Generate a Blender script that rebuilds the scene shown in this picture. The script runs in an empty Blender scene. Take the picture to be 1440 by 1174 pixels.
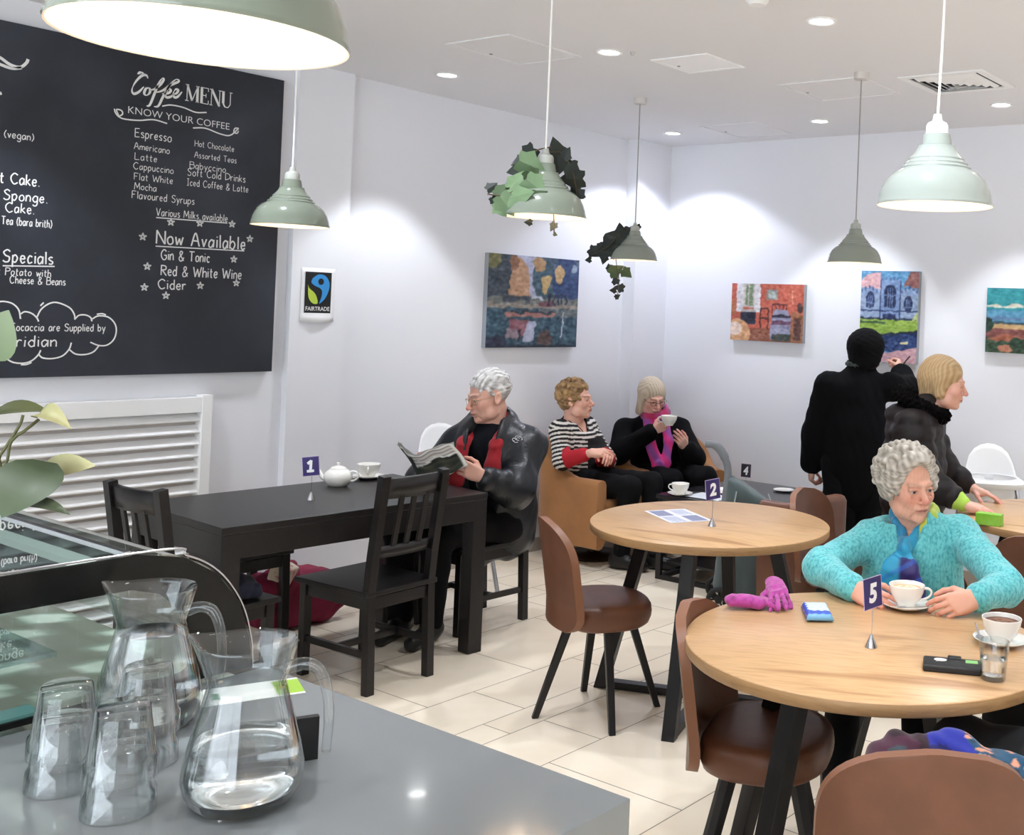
import bpy, bmesh, math, random, os
import numpy as np
from mathutils import Vector, Matrix, Euler

random.seed(7)
RNG = np.random.RandomState(11)
SC = bpy.context.scene
COL = SC.collection
PI = math.pi
def R(d): return math.radians(d)

# ------------------------------------------------------------------ camera
cam_d = bpy.data.cameras.new('camera')
cam = bpy.data.objects.new('camera', cam_d)
COL.objects.link(cam)
cam_d.sensor_width = 36.0
cam_d.sensor_fit = 'HORIZONTAL'
cam_d.lens = 1549.75 / 1440 * 36.0
cam_d.shift_x = -(1055.63 - 720) / 1440
cam_d.shift_y = -(587 - 422.6) / 1440
cam_d.clip_start = 0.02
_r = Vector((0.8294, 0.5573, 0.03898)); _u = Vector((-0.02678, -0.03003, 0.99919)); _f = Vector((-0.55802, 0.82977, 0.00998))
cam.matrix_world = Matrix(((_r.x, _u.x, -_f.x, 0), (_r.y, _u.y, -_f.y, 0), (_r.z, _u.z, -_f.z, 1.6), (0, 0, 0, 1)))
SC.camera = cam

# ------------------------------------------------------------------ world and exposure
wd = bpy.data.worlds.new('world'); SC.world = wd; wd.use_nodes = True
wd.node_tree.nodes['Background'].inputs[0].default_value = (0.82, 0.91, 1.0, 1)
wd.node_tree.nodes['Background'].inputs[1].default_value = 7.5
vs = SC.view_settings
vs.view_transform = 'Standard'; vs.look = 'None'; vs.gamma = 1.0; vs.use_curve_mapping = False
vs.exposure = 0.2
SC.display_settings.display_device = 'sRGB'
DOWN_W = 54.0        # watts of each recessed spot
PEND_W = 0.7         # watts of each pendant bulb
SC.cycles.max_bounces = 14; SC.cycles.transmission_bounces = 14; SC.cycles.glossy_bounces = 5; SC.cycles.diffuse_bounces = 5
SC.cycles.transparent_max_bounces = 12
SC.cycles.caustics_refractive = False; SC.cycles.caustics_reflective = False
SC.cycles.sample_clamp_indirect = 6.0
# ------------------------------------------------------------------ materials
MATS = {}
def srgb(*c):
    if len(c) == 1: c = c[0]
    return tuple((v / 12.92 if v <= 0.04045 else ((v + 0.055) / 1.055) ** 2.4) for v in [x / 255 for x in c])
def mat(name, col=None, rough=0.5, metal=0.0, attr=False, emit=0.0, trans=0.0, ior=1.45, spec=0.5, noise=None, bump=None, coat=0.0, sheen=0.0, stretch=None, alpha=1.0):
    """noise=(scale, colour2, lo, hi); bump=(scale, strength, distance)"""
    if name in MATS: return MATS[name]
    m = bpy.data.materials.new(name); m.use_nodes = True
    nt = m.node_tree; N = nt.nodes; L = nt.links
    b = N['Principled BSDF']
    b.inputs['Roughness'].default_value = rough; b.inputs['Metallic'].default_value = metal
    b.inputs['IOR'].default_value = ior; b.inputs['Specular IOR Level'].default_value = spec
    b.inputs['Transmission Weight'].default_value = trans; b.inputs['Coat Weight'].default_value = coat
    b.inputs['Sheen Weight'].default_value = sheen
    c = (*srgb(col), 1) if col else (0.8, 0.8, 0.8, 1)
    b.inputs['Base Color'].default_value = c
    tc = None
    def coords():
        nonlocal tc
        if tc is None:
            t = N.new('ShaderNodeTexCoord'); mp = N.new('ShaderNodeMapping')
            L.new(t.outputs['Object'], mp.inputs['Vector'])
            if stretch: mp.inputs['Scale'].default_value = stretch
            tc = mp
        return tc.outputs['Vector']
    src = None
    if attr:
        a = N.new('ShaderNodeAttribute'); a.attribute_name = 'Col'; src = a.outputs['Color']
    if noise:
        nz = N.new('ShaderNodeTexNoise'); nz.inputs['Scale'].default_value = noise[0]; nz.inputs['Detail'].default_value = 6
        L.new(coords(), nz.inputs['Vector'])
        mr = N.new('ShaderNodeMapRange'); mr.inputs[1].default_value = noise[2]; mr.inputs[2].default_value = noise[3]
        L.new(nz.outputs['Fac'], mr.inputs[0])
        mx = N.new('ShaderNodeMix'); mx.data_type = 'RGBA'
        L.new(mr.outputs[0], mx.inputs[0])
        if src is not None: L.new(src, mx.inputs[6])
        else: mx.inputs[6].default_value = c
        mx.inputs[7].default_value = (*srgb(noise[1]), 1)
        src = mx.outputs[2]
    if src is not None: L.new(src, b.inputs['Base Color'])
    if emit:
        b.inputs['Emission Strength'].default_value = emit
        if src is not None: L.new(src, b.inputs['Emission Color'])
        else: b.inputs['Emission Color'].default_value = c
    if bump:
        nz = N.new('ShaderNodeTexNoise'); nz.inputs['Scale'].default_value = bump[0]; nz.inputs['Detail'].default_value = 4
        L.new(coords(), nz.inputs['Vector'])
        bp = N.new('ShaderNodeBump'); bp.inputs['Strength'].default_value = bump[1]; bp.inputs['Distance'].default_value = bump[2]
        L.new(nz.outputs['Fac'], bp.inputs['Height']); L.new(bp.outputs['Normal'], b.inputs['Normal'])
    MATS[name] = m
    return m

def wood_mat(name, base, dark, scale=(2.2, 14, 14), rough=0.35):
    if name in MATS: return MATS[name]
    m = mat(name, base, rough); nt = m.node_tree; N = nt.nodes; L = nt.links; b = N['Principled BSDF']
    t = N.new('ShaderNodeTexCoord'); mp = N.new('ShaderNodeMapping'); mp.inputs['Scale'].default_value = scale
    L.new(t.outputs['Object'], mp.inputs['Vector'])
    n1 = N.new('ShaderNodeTexNoise'); n1.inputs['Scale'].default_value = 1.3; n1.inputs['Detail'].default_value = 8; n1.inputs['Distortion'].default_value = 1.0
    n2 = N.new('ShaderNodeTexNoise'); n2.inputs['Scale'].default_value = 9; n2.inputs['Detail'].default_value = 5
    L.new(mp.outputs[0], n1.inputs['Vector']); L.new(mp.outputs[0], n2.inputs['Vector'])
    r1 = N.new('ShaderNodeMapRange'); r1.inputs[1].default_value = 0.56; r1.inputs[2].default_value = 0.72; r1.inputs[4].default_value = 0.75
    r2 = N.new('ShaderNodeMapRange'); r2.inputs[1].default_value = 0.45; r2.inputs[2].default_value = 0.8; r2.inputs[4].default_value = 0.45
    L.new(n1.outputs['Fac'], r1.inputs[0]); L.new(n2.outputs['Fac'], r2.inputs[0])
    ad = N.new('ShaderNodeMath'); ad.operation = 'MAXIMUM'; L.new(r1.outputs[0], ad.inputs[0]); L.new(r2.outputs[0], ad.inputs[1])
    mx = N.new('ShaderNodeMix'); mx.data_type = 'RGBA'; L.new(ad.outputs[0], mx.inputs[0])
    mx.inputs[6].default_value = (*srgb(base), 1); mx.inputs[7].default_value = (*srgb(dark), 1)
    L.new(mx.outputs[2], b.inputs['Base Color'])
    return m

def glass_mat(name, tint=(1, 1, 1), ior=1.45, rough=0.0, thin=0.0):
    """clear glass: refracting body mixed with a straight-through share, as thin blown walls behave"""
    if name in MATS: return MATS[name]
    m = bpy.data.materials.new(name); m.use_nodes = True
    b = m.node_tree.nodes['Principled BSDF']
    b.inputs['Base Color'].default_value = (*tint, 1); b.inputs['Transmission Weight'].default_value = 1.0
    b.inputs['Roughness'].default_value = rough; b.inputs['IOR'].default_value = ior
    if thin:
        nt = m.node_tree; tr = nt.nodes.new('ShaderNodeBsdfTransparent'); mx = nt.nodes.new('ShaderNodeMixShader'); mx.inputs[0].default_value = thin
        nt.links.new(b.outputs[0], mx.inputs[1]); nt.links.new(tr.outputs[0], mx.inputs[2]); nt.links.new(mx.outputs[0], nt.nodes['Material Output'].inputs[0])
    MATS[name] = m
    return m
def pane_mat(name, tint=(0.9, 0.97, 0.95), refl=0.12, power=4.0, edge=None):
    """thin flat pane: mostly see-through, a little mirror"""
    if name in MATS: return MATS[name]
    m = bpy.data.materials.new(name); m.use_nodes = True
    nt = m.node_tree; N = nt.nodes; L = nt.links
    N.remove(N['Principled BSDF'])
    tr = N.new('ShaderNodeBsdfTransparent'); tr.inputs[0].default_value = (*tint, 1)
    gl = N.new('ShaderNodeBsdfGlossy'); gl.inputs['Roughness'].default_value = 0.0
    lw = N.new('ShaderNodeLayerWeight'); lw.inputs[0].default_value = .5
    pw = N.new('ShaderNodeMath'); pw.operation = 'POWER'; pw.inputs[1].default_value = power; L.new(lw.outputs['Facing'], pw.inputs[0])
    ml = N.new('ShaderNodeMath'); ml.operation = 'MULTIPLY_ADD'; ml.inputs[1].default_value = .85; ml.inputs[2].default_value = refl; ml.use_clamp = True
    L.new(pw.outputs[0], ml.inputs[0])
    if edge:
        mc = N.new('ShaderNodeMix'); mc.data_type = 'RGBA'; L.new(pw.outputs[0], mc.inputs[0]); mc.inputs[6].default_value = (*tint, 1); mc.inputs[7].default_value = (*edge, 1); L.new(mc.outputs[2], tr.inputs[0])
    mx = N.new('ShaderNodeMixShader'); L.new(ml.outputs[0], mx.inputs[0]); L.new(tr.outputs[0], mx.inputs[1]); L.new(gl.outputs[0], mx.inputs[2])
    L.new(mx.outputs[0], N['Material Output'].inputs[0])
    MATS[name] = m
    return m

# ------------------------------------------------------------------ object helpers
def tag(o, label=None, cat=None, group=None, kind=None):
    if label: o['label'] = label
    if cat: o['category'] = cat
    if group: o['group'] = group
    if kind: o['kind'] = kind
    return o
def empty(name, loc=(0, 0, 0), rz=0.0, label=None, cat=None, group=None):
    o = bpy.data.objects.new(name, None); COL.objects.link(o)
    o.location = loc; o.rotation_euler = (0, 0, rz); o.empty_display_size = 0.1
    return tag(o, label, cat, group)
def link(name, me, mats, parent=None):
    o = bpy.data.objects.new(name, me); COL.objects.link(o)
    for m in (mats if isinstance(mats, (list, tuple)) else [mats]): me.materials.append(m)
    if parent is not None: o.parent = parent
    return o
def copy_tree(o, parent=None):
    c = o.copy(); COL.objects.link(c)
    if parent is not None: c.parent = parent
    for ch in list(o.children): copy_tree(ch, c)
    return c
def rot_to(d, up=(0, 0, 1)):
    """3x3 with columns: side, up2, d"""
    d = np.array(d, float); d /= np.linalg.norm(d); u = np.array(up, float)
    if abs(d @ u) > 0.98: u = np.array((0, 1.0, 0))
    s = np.cross(u, d); s /= np.linalg.norm(s); u = np.cross(d, s)
    return np.stack([s, u, d], 1)

class MB:
    def __init__(s): s.v = []; s.f = []; s.m = []
    def add(s, verts, faces, mi=0, M=None):
        b = len(s.v)
        for p in verts:
            if M is not None: p = M @ Vector(p)
            s.v.append((p[0], p[1], p[2]))
        for f in faces: s.f.append([i + b for i in f]); s.m.append(mi)
        return s
    def box(s, c, d, mi=0, rz=0.0, M=None):
        x, y, z = d[0] / 2, d[1] / 2, d[2] / 2
        vs_ = [(-x, -y, -z), (x, -y, -z), (x, y, -z), (-x, y, -z), (-x, -y, z), (x, -y, z), (x, y, z), (-x, y, z)]
        T = Matrix.Translation(c) @ Matrix.Rotation(rz, 4, 'Z')
        if M is not None: T = M @ T
        return s.add(vs_, [(0, 3, 2, 1), (4, 5, 6, 7), (0, 1, 5, 4), (1, 2, 6, 5), (2, 3, 7, 6), (3, 0, 4, 7)], mi, T)
    def bar(s, p, q, w, h=None, mi=0, w2=None, h2=None, up=(0, 0, 1), rz=None):
        p = np.array(p, float); q = np.array(q, float); h = h or w; w2 = w2 or w; h2 = h2 or h
        A = rot_to(q - p, up)
        vs_ = []
        for c, ww, hh in ((p, w, h), (q, w2, h2)):
            for a, b in ((-1, -1), (1, -1), (1, 1), (-1, 1)): vs_.append(c + A[:, 0] * a * ww / 2 + A[:, 1] * b * hh / 2)
        return s.add(vs_, [(3, 2, 1, 0), (4, 5, 6, 7), (0, 1, 5, 4), (1, 2, 6, 5), (2, 3, 7, 6), (3, 0, 4, 7)], mi)
    def leg(s, top, bot, w, w2=None, mi=0, rz=0.0):
        """square leg with horizontal ends"""
        w2 = w2 or w; vs_ = []; c, n = math.cos(rz), math.sin(rz)
        for P, ww in ((bot, w2), (top, w)):
            for a, b in ((-1, -1), (1, -1), (1, 1), (-1, 1)):
                x, y = a * ww / 2, b * ww / 2
                vs_.append((P[0] + x * c - y * n, P[1] + x * n + y * c, P[2]))
        return s.add(vs_, [(3, 2, 1, 0), (4, 5, 6, 7), (0, 1, 5, 4), (1, 2, 6, 5), (2, 3, 7, 6), (3, 0, 4, 7)], mi)
    def tube(s, pts, r, segs=8, mi=0, closed=False, caps=True):
        pts = [np.array(p, float) for p in pts]; n = len(pts); rs = r if hasattr(r, '__len__') else [r] * n
        rings = []; prev = None
        for i in range(n):
            if closed: d = pts[(i + 1) % n] - pts[i - 1]
            else: d = pts[min(i + 1, n - 1)] - pts[max(i - 1, 0)]
            d = d / (np.linalg.norm(d) + 1e-12)
            if prev is None:
                a = np.array((0, 0, 1.0)) if abs(d[2]) < 0.9 else np.array((1.0, 0, 0))
            else: a = prev
            u = a - d * (a @ d); u /= np.linalg.norm(u) + 1e-12; prev = u; w = np.cross(d, u)
            rings.append([pts[i] + (u * math.cos(t) + w * math.sin(t)) * rs[i] for t in [2 * PI * k / segs for k in range(segs)]])
        vs_ = [p for ring in rings for p in ring]; fs = []
        for i in range(n if closed else n - 1):
            j = (i + 1) % n
            for k in range(segs):
                k2 = (k + 1) % segs
                fs.append((i * segs + k, i * segs + k2, j * segs + k2, j * segs + k))
        if caps and not closed:
            fs.append(tuple(range(segs - 1, -1, -1))); fs.append(tuple((n - 1) * segs + k for k in range(segs)))
        return s.add(vs_, fs, mi)
    def lathe(s, prof, segs=32, c=(0, 0, 0), mi=0, mis=None, sx=1, sy=1, M=None):
        """prof: list of (r, z); r=0 ends close to a point"""
        vs_ = []; fs = []; ms = []; idx = []
        for r, z in prof:
            if r < 1e-6: idx.append([len(vs_)] * segs); vs_.append((c[0], c[1], c[2] + z))
            else:
                idx.append(list(range(len(vs_), len(vs_) + segs)))
                for k in range(segs):
                    t = 2 * PI * k / segs; vs_.append((c[0] + r * math.cos(t) * sx, c[1] + r * math.sin(t) * sy, c[2] + z))
        for i in range(len(prof) - 1):
            for k in range(segs):
                k2 = (k + 1) % segs
                q = [idx[i][k], idx[i][k2], idx[i + 1][k2], idx[i + 1][k]]
                o = []
                for a in q:
                    if a not in o: o.append(a)
                if len(o) > 2: fs.append(tuple(o)); ms.append(mis[i] if mis else mi)
        b = len(s.v); s.add(vs_, fs, 0, M); s.m[-len(ms):] = ms
        return s
    def prism(s, poly, z0, z1, mi=0, M=None):
        n = len(poly); vs_ = [(x, y, z0) for x, y in poly] + [(x, y, z1) for x, y in poly]
        fs = [tuple(range(n - 1, -1, -1)), tuple(range(n, 2 * n))] + [(i, (i + 1) % n, n + (i + 1) % n, n + i) for i in range(n)]
        return s.add(vs_, fs, mi, M)
    def grid(s, fn, nu, nv, mi=0, flip=False, wrap_u=False):
        vs_ = [fn(i / (nu if wrap_u else nu - 1), j / (nv - 1)) for j in range(nv) for i in range(nu)]; fs = []
        for j in range(nv - 1):
            for i in range(nu if wrap_u else nu - 1):
                i2 = (i + 1) % nu
                q = (j * nu + i, j * nu + i2, (j + 1) * nu + i2, (j + 1) * nu + i)
                fs.append(q[::-1] if flip else q)
        return s.add(vs_, fs, mi)
    def sphere(s, c, r, segs=16, rings=10, mi=0):
        rx, ry, rz = r if hasattr(r, '__len__') else (r, r, r)
        return s.lathe([(math.sin(PI * k / rings), -math.cos(PI * k / rings)) for k in range(rings + 1)], segs, (0, 0, 0), mi,
                       M=Matrix.Translation(c) @ Matrix.Diagonal((rx, ry, rz, 1)))
    def build(s, name, mats, parent=None, smooth=35, bevel=0, solid=0, subd=0, recalc=True, bseg=2, soff=-1):
        me = bpy.data.meshes.new(name); me.from_pydata([tuple(map(float, p)) for p in s.v], [], s.f); me.update()
        if any(s.m): me.polygons.foreach_set('material_index', s.m)
        if recalc:
            bm = bmesh.new(); bm.from_mesh(me); bmesh.ops.recalc_face_normals(bm, faces=bm.faces); bm.to_mesh(me); bm.free()
        o = link(name, me, mats, parent)
        if solid:
            md = o.modifiers.new('solid', 'SOLIDIFY'); md.thickness = solid; md.offset = soff
        if bevel:
            md = o.modifiers.new('bevel', 'BEVEL'); md.width = bevel; md.segments = bseg; md.limit_method = 'ANGLE'; md.angle_limit = R(40)
        if subd:
            md = o.modifiers.new('subd', 'SUBSURF'); md.levels = subd; md.render_levels = subd
        if smooth: shade(me, smooth)
        return o
def shade(me, ang=35):
    me.polygons.foreach_set('use_smooth', [True] * len(me.polygons))
    bm = bmesh.new(); bm.from_mesh(me); a = R(ang)
    for e in bm.edges:
        e.smooth = not (len(e.link_faces) == 2 and e.calc_face_angle(0) > a)
    bm.to_mesh(me); bm.free()
def set_col(me, cols):
    a = me.color_attributes.new('Col', 'FLOAT_COLOR', 'POINT')
    c = np.ones((len(cols), 4), np.float32); c[:, :3] = cols
    a.data.foreach_set('color', c.ravel())
def lin(c):
    c = np.asarray(c, float) / 255
    return np.where(c <= 0.04045, c / 12.92, ((c + 0.055) / 1.055) ** 2.4)
def bez(p0, p1, p2, p3, n=12):
    t = np.linspace(0, 1, n)[:, None]; p0, p1, p2, p3 = [np.array(p, float) for p in (p0, p1, p2, p3)]
    return list((1 - t) ** 3 * p0 + 3 * (1 - t) ** 2 * t * p1 + 3 * (1 - t) * t * t * p2 + t ** 3 * p3)
def spline(pts, n=8):
    """Catmull-Rom through pts"""
    P = [np.array(p, float) for p in pts]; P = [2 * P[0] - P[1]] + P + [2 * P[-1] - P[-2]]; out = []
    for i in range(1, len(P) - 2):
        for k in range(n):
            t = k / n
            out.append(0.5 * ((2 * P[i]) + (-P[i - 1] + P[i + 1]) * t + (2 * P[i - 1] - 5 * P[i] + 4 * P[i + 1] - P[i + 2]) * t * t + (-P[i - 1] + 3 * P[i] - 3 * P[i + 1] + P[i + 2]) * t ** 3))
    out.append(P[-2]); return out

# flat strokes (ribbons) on a plane: used for chalk, print and logos
def ribbon(mb, pts, w, z=0.0, mi=0, M=None):
    pts = [np.array(p[:2], float) for p in pts]; n = len(pts); vs_ = []
    ws = w if hasattr(w, '__len__') else [w] * n
    for i in range(n):
        d = pts[min(i + 1, n - 1)] - pts[max(i - 1, 0)]; d /= np.linalg.norm(d) + 1e-12; q = np.array((-d[1], d[0])) * ws[i] / 2
        vs_ += [(*(pts[i] + q), z), (*(pts[i] - q), z)]
    mb.add(vs_, [(2 * i, 2 * i + 1, 2 * i + 3, 2 * i + 2) for i in range(n - 1)], mi, M)
FONT_CACHE = {}
def text_mesh(mb, s, size, M, mi=0, shear=0.0, offset=0.0, space=1.0, width=None, align='LEFT', sx=1.0):
    """lettering as flat mesh in the plane of M (x right, y up)"""
    key = (s, shear, offset, space)
    if key not in FONT_CACHE:
        cu = bpy.data.curves.new('t', 'FONT'); cu.body = s; cu.size = 1.0; cu.shear = shear; cu.offset = offset; cu.space_character = space; cu.resolution_u = 4
        o = bpy.data.objects.new('t', cu); COL.objects.link(o)
        dg = bpy.context.evaluated_depsgraph_get(); me = bpy.data.meshes.new_from_object(o.evaluated_get(dg))
        FONT_CACHE[key] = ([tuple(v.co) for v in me.vertices], [tuple(p.vertices) for p in me.polygons])
        bpy.data.objects.remove(o); bpy.data.curves.remove(cu); bpy.data.meshes.remove(me)
    V, F = FONT_CACHE[key]
    if not V: return
    x0 = min(v[0] for v in V); x1 = max(v[0] for v in V)
    k = size * sx
    if width: k = width / (x1 - x0)
    dx = {'LEFT': -x0, 'CENTER': -(x0 + x1) / 2, 'RIGHT': -x1}[align]
    mb.add([((x + dx) * k, y * size, 0) for x, y, _ in V], F, mi, M)
# ------------------------------------------------------------------ the room
X0, Y1, H = -5.096, 6.3156, 2.7785
XR, YF = 4.2, -3.6
M_WALL = mat('wall_paint', (234, 235, 240), 0.75, spec=0.2, bump=(60, 0.03, 0.004))
M_CEIL = mat('ceiling_paint', (233, 233, 236), 0.9, spec=0.1)
M_TRIM = mat('white_satin', (240, 240, 240), 0.35)
M_WHITE = mat('white_plastic', (238, 238, 238), 0.4)
def struct(name, mb, m, **k):
    return tag(mb.build(name, m, **k), kind='structure')
def boxo(name, lo, hi, m, bevel=0):
    c = [(a + b) / 2 for a, b in zip(lo, hi)]; d = [b - a for a, b in zip(lo, hi)]
    return struct(name, MB().box(c, d), m, smooth=0, bevel=bevel)
boxo('wall_left', (X0 - .15, YF - .15, 0), (X0, Y1 + .15, H), M_WALL)
boxo('wall_back', (X0, Y1, 0), (XR, Y1 + .15, H), M_WALL)
boxo('trim_1', (X0, 3.335, 0), (X0 + .045, 3.66, H), M_WALL)          # flat pilaster beside the chalkboard
boxo('trim_2', (X0, 5.953, 0), (X0 + .105, Y1, H), M_WALL)           # boxed pier in the corner
boxo('ceiling', (X0 - .15, YF - .15, H), (XR + .15, Y1 + .15, H + .12), M_CEIL)
boxo('wall_right', (XR, YF, 0), (XR + .15, Y1 + .15, H), M_WALL)
wf = MB()
wf.box(((X0 + XR) / 2, YF - .075, .2), (XR - X0, .15, .4)); wf.box(((X0 + XR) / 2, YF - .075, H - .15), (XR - X0, .15, .3))
wf.box((X0 + .5, YF - .075, 1.4), (1.0, .15, 2.2)); wf.box((XR - .5, YF - .075, 1.4), (1.0, .15, 2.2))
struct('wall_front', wf, M_WALL, smooth=0)
win = empty('fill_window_1', ((X0 + XR) / 2, YF - .075, 0)); win['kind'] = 'structure'  # unseen glazing behind the viewer, added so sky light fills the room
wm = MB(); WW = XR - X0 - 2.0
for x in (-WW / 2 + .03, -WW / 6, WW / 6, WW / 2 - .03): wm.box((x, 0, 1.44), (.06, .08, 2.09))
wm.box((0, 0, .43), (WW, .08, .06)); wm.box((0, 0, 2.45), (WW, .08, .06))
wm.build('frame', M_TRIM, win, smooth=0)
MB().box((0, 0, 1.44), (WW - .1, .006, 2.0)).build('pane', pane_mat('fill_window_pane', (1, 1, 1)), win, smooth=0)
M_SKIRT = mat('skirting_tile', (168, 160, 150), 0.4)
boxo('baseboard_left', (X0, 3.66, 0), (X0 + .012, 5.953, .085), M_SKIRT)
boxo('baseboard_back', (X0 + .105, Y1 - .012, 0), (XR, Y1, .085), M_SKIRT)

# floor: cream porcelain planks in bands of three widths
fl = MB(); cols = []
x = -4.003 - 1.317; strips = []
while x < XR:
    for w, off in ((.585, 2.927), (.293, 3.161), (.145, 2.945), (.292, 3.12)):
        if abs(x + 2.69) < .02: off = 2.848
        strips.append((x, x + w, off + (0 if -4.1 < x < -2.6 else random.choice((0, .13, .29, .4))))); x += w
x_sh = min(strips, key=lambda s: abs(s[0] + 4.003))[0] + 4.003
G = .0018
for a, b, off in strips:
    a -= x_sh; b -= x_sh
    if b < X0 or a > XR: continue
    y = off - .5825 * 14
    while y < Y1 + .2:
        lo = (max(a + G, X0 - .1), max(y + G, YF - .1)); hi = (min(b - G, XR + .1), min(y + .5825 - G, Y1 + .1)); y += .5825
        if hi[0] - lo[0] < .01 or hi[1] - lo[1] < .01: continue
        t = random.uniform(-1, 1)
        fl.add([(lo[0], lo[1], 0), (hi[0], lo[1], 0), (hi[0], hi[1], 0), (lo[0], hi[1], 0)], [(0, 1, 2, 3)], 0)
        cols += [lin((238 + 4 * t, 225 + 5 * t, 204 + 6 * t))] * 4
fl.box(((X0 + XR) / 2, (YF + Y1) / 2, -.051), (XR - X0 + .3, Y1 - YF + .3, .1), 1)
cols += [lin((150, 138, 124))] * 8
M_TILE = mat('porcelain_tile', None, 0.28, attr=True, noise=(3.0, (224, 208, 184), 0.45, 0.85))
M_GROUT = mat('grout', (128, 116, 102), 0.9)
fo = struct('floor', fl, [M_TILE, M_GROUT], smooth=0, recalc=False); set_col(fo.data, np.array(cols))

# ------------------------------------------------------------------ ceiling fittings
M_LED = mat('led_lens', (255, 255, 255), 0.5, emit=14.0)
def downlight(x, y, label, size=83, col=(0.885, 0.93, 1.0), k=1.0):
    o = empty('ceiling_downlight', (x, y, H), 0, label, 'downlight', 'recessed ceiling downlights')
    MB().lathe([(.062, 0), (.062, -.004), (.056, -.007), (.047, -.004), (.045, .001)], 32).build('trim_ring', M_TRIM, o)
    MB().lathe([(0, -.0015), (.046, -.0015), (.046, .001)], 32).build('lens', M_LED, o)
    ld = bpy.data.lights.new('downlight_beam', 'SPOT'); ld.energy = DOWN_W * k; ld.color = col; ld.spot_size = R(size); ld.spot_blend = 0.3; ld.shadow_soft_size = 0.045
    lo = bpy.data.objects.new('downlight_beam', ld); COL.objects.link(lo); lo.parent = o; lo.location = (0, 0, -.02)
DL = {(-4.574, 3.871): 'round downlight nearest the left wall, above the square ceiling hatch line',
      (-3.43, 3.845): 'round downlight between the plain hatch and the bright-edged white hatch',
      (-2.265, 3.80): 'round downlight nearest the viewer on the right, top of the photo',
      (-4.598, 5.82): 'small round downlight farthest back, near the corner pier',
      (-3.431, 5.781): 'round downlight on the back row beside the grey pendant cord',
      (-2.244, 5.704): 'round downlight on the back row beyond the square vent'}
for (x, y), l in DL.items():
    if x < -4.59: downlight(x, y, l, 118, (.80, .84, 1.0), 0.85)
    else: downlight(x, y, l)
for x in (-4.58, -3.43, -2.265, -1.1, .06, 1.22, 2.4):
    for y in (5.74, 3.83, 1.92, 0.0, -1.9):
        if (round(x, 1), round(y, 0)) in {(round(a, 1), round(b, 0)) for a, b in DL}: continue
        if any(abs(x - a) < .1 and abs(y - b) < .2 for a, b in DL): continue
        downlight(x, y, 'round recessed downlight of the ceiling grid outside the view')
M_HATCH = mat('hatch_paint', (240, 240, 242), 0.7)
M_HATCHB = mat('bright_hatch', (252, 252, 253), 0.5)
M_DARK = mat('vent_dark', (40, 38, 36), 0.8)
def hatch(x0, y0, x1, y1, label, m, fr=.018):
    o = empty('ceiling_hatch', ((x0 + x1) / 2, (y0 + y1) / 2, H), 0, label, 'access hatch', 'square ceiling access hatches')
    w, d = (x1 - x0), (y1 - y0)
    f = MB()
    for s in (-1, 1):
        f.box((s * (w / 2 - fr / 2), 0, -.003), (fr, d, .006)); f.box((0, s * (d / 2 - fr / 2), -.003), (w - 2 * fr, fr, .006))
    f.build('frame', m, o, smooth=0, bevel=.001)
    MB().box((0, 0, -.001), (w - 2 * fr - .008, d - 2 * fr - .008, .004)).build('panel', m, o, smooth=0)
    MB().lathe([(0, -.006), (.008, -.006), (.008, 0)], 12, (-w / 2 + .05, 0, 0)).build('lock', mat('lock_grey', (120, 120, 120), .4), o)
hatch(-4.03, 3.39, -3.61, 3.86, 'large plain ceiling hatch flush with the paint, above the chalkboard end', M_CEIL)
hatch(-3.351, 4.05, -3.02, 4.36, 'small bright white ceiling hatch with a raised border', M_HATCHB, .022)
hatch(-3.10, 4.77, -2.61, 5.23, 'plain ceiling hatch behind the rose of the darkest green pendant', M_CEIL)
hatch(-4.26, 5.66, -3.83, 6.12, 'plain ceiling hatch farthest back near the corner', M_CEIL)
v = empty('ceiling_vent', (-2.231, 5.075, H), 0, 'square white four-way air vent with angled louvres', 'air vent')
f = MB(); w = .44
for s in (-1, 1): f.box((s * (w / 2 - .02), 0, -.004), (.04, w, .008)); f.box((0, s * (w / 2 - .02), -.004), (w - .08, .04, .008))
f.build('frame', M_TRIM, v, smooth=0, bevel=.002)
MB().box((0, 0, .0005), (w - .08, w - .08, .003)).build('backing', M_DARK, v, smooth=0)
f = MB()
for k in range(5):
    a = .16 - k * .032
    for i in range(4):
        T = Matrix.Rotation(i * PI / 2, 4, 'Z')
        f.add([(-a, -a, -.002), (a, -a, -.002), (a - .018, -a + .018, -.016), (-a + .018, -a + .018, -.016)], [(0, 1, 2, 3)], 0, T)
f.build('louvres', M_TRIM, v, smooth=0, solid=.002)
sm = empty('smoke_detector', (-2.285, 3.365, H), 0, 'small white smoke detector at the top edge of the photo', 'smoke detector')
MB().lathe([(0, -.045), (.03, -.045), (.042, -.03), (.045, -.02), (.052, -.015), (.052, 0)], 24).build('housing', M_WHITE, sm)
sp = MB().lathe([(0, -.012), (.008, -.012), (.011, -.004), (.014, 0)], 12).build('ceiling_sensor', mat('sensor', (190, 188, 186), .4)); sp.location = (-3.335, 3.9, H); tag(sp, 'tiny ceiling sensor beside the centre downlight', 'sensor')

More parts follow.
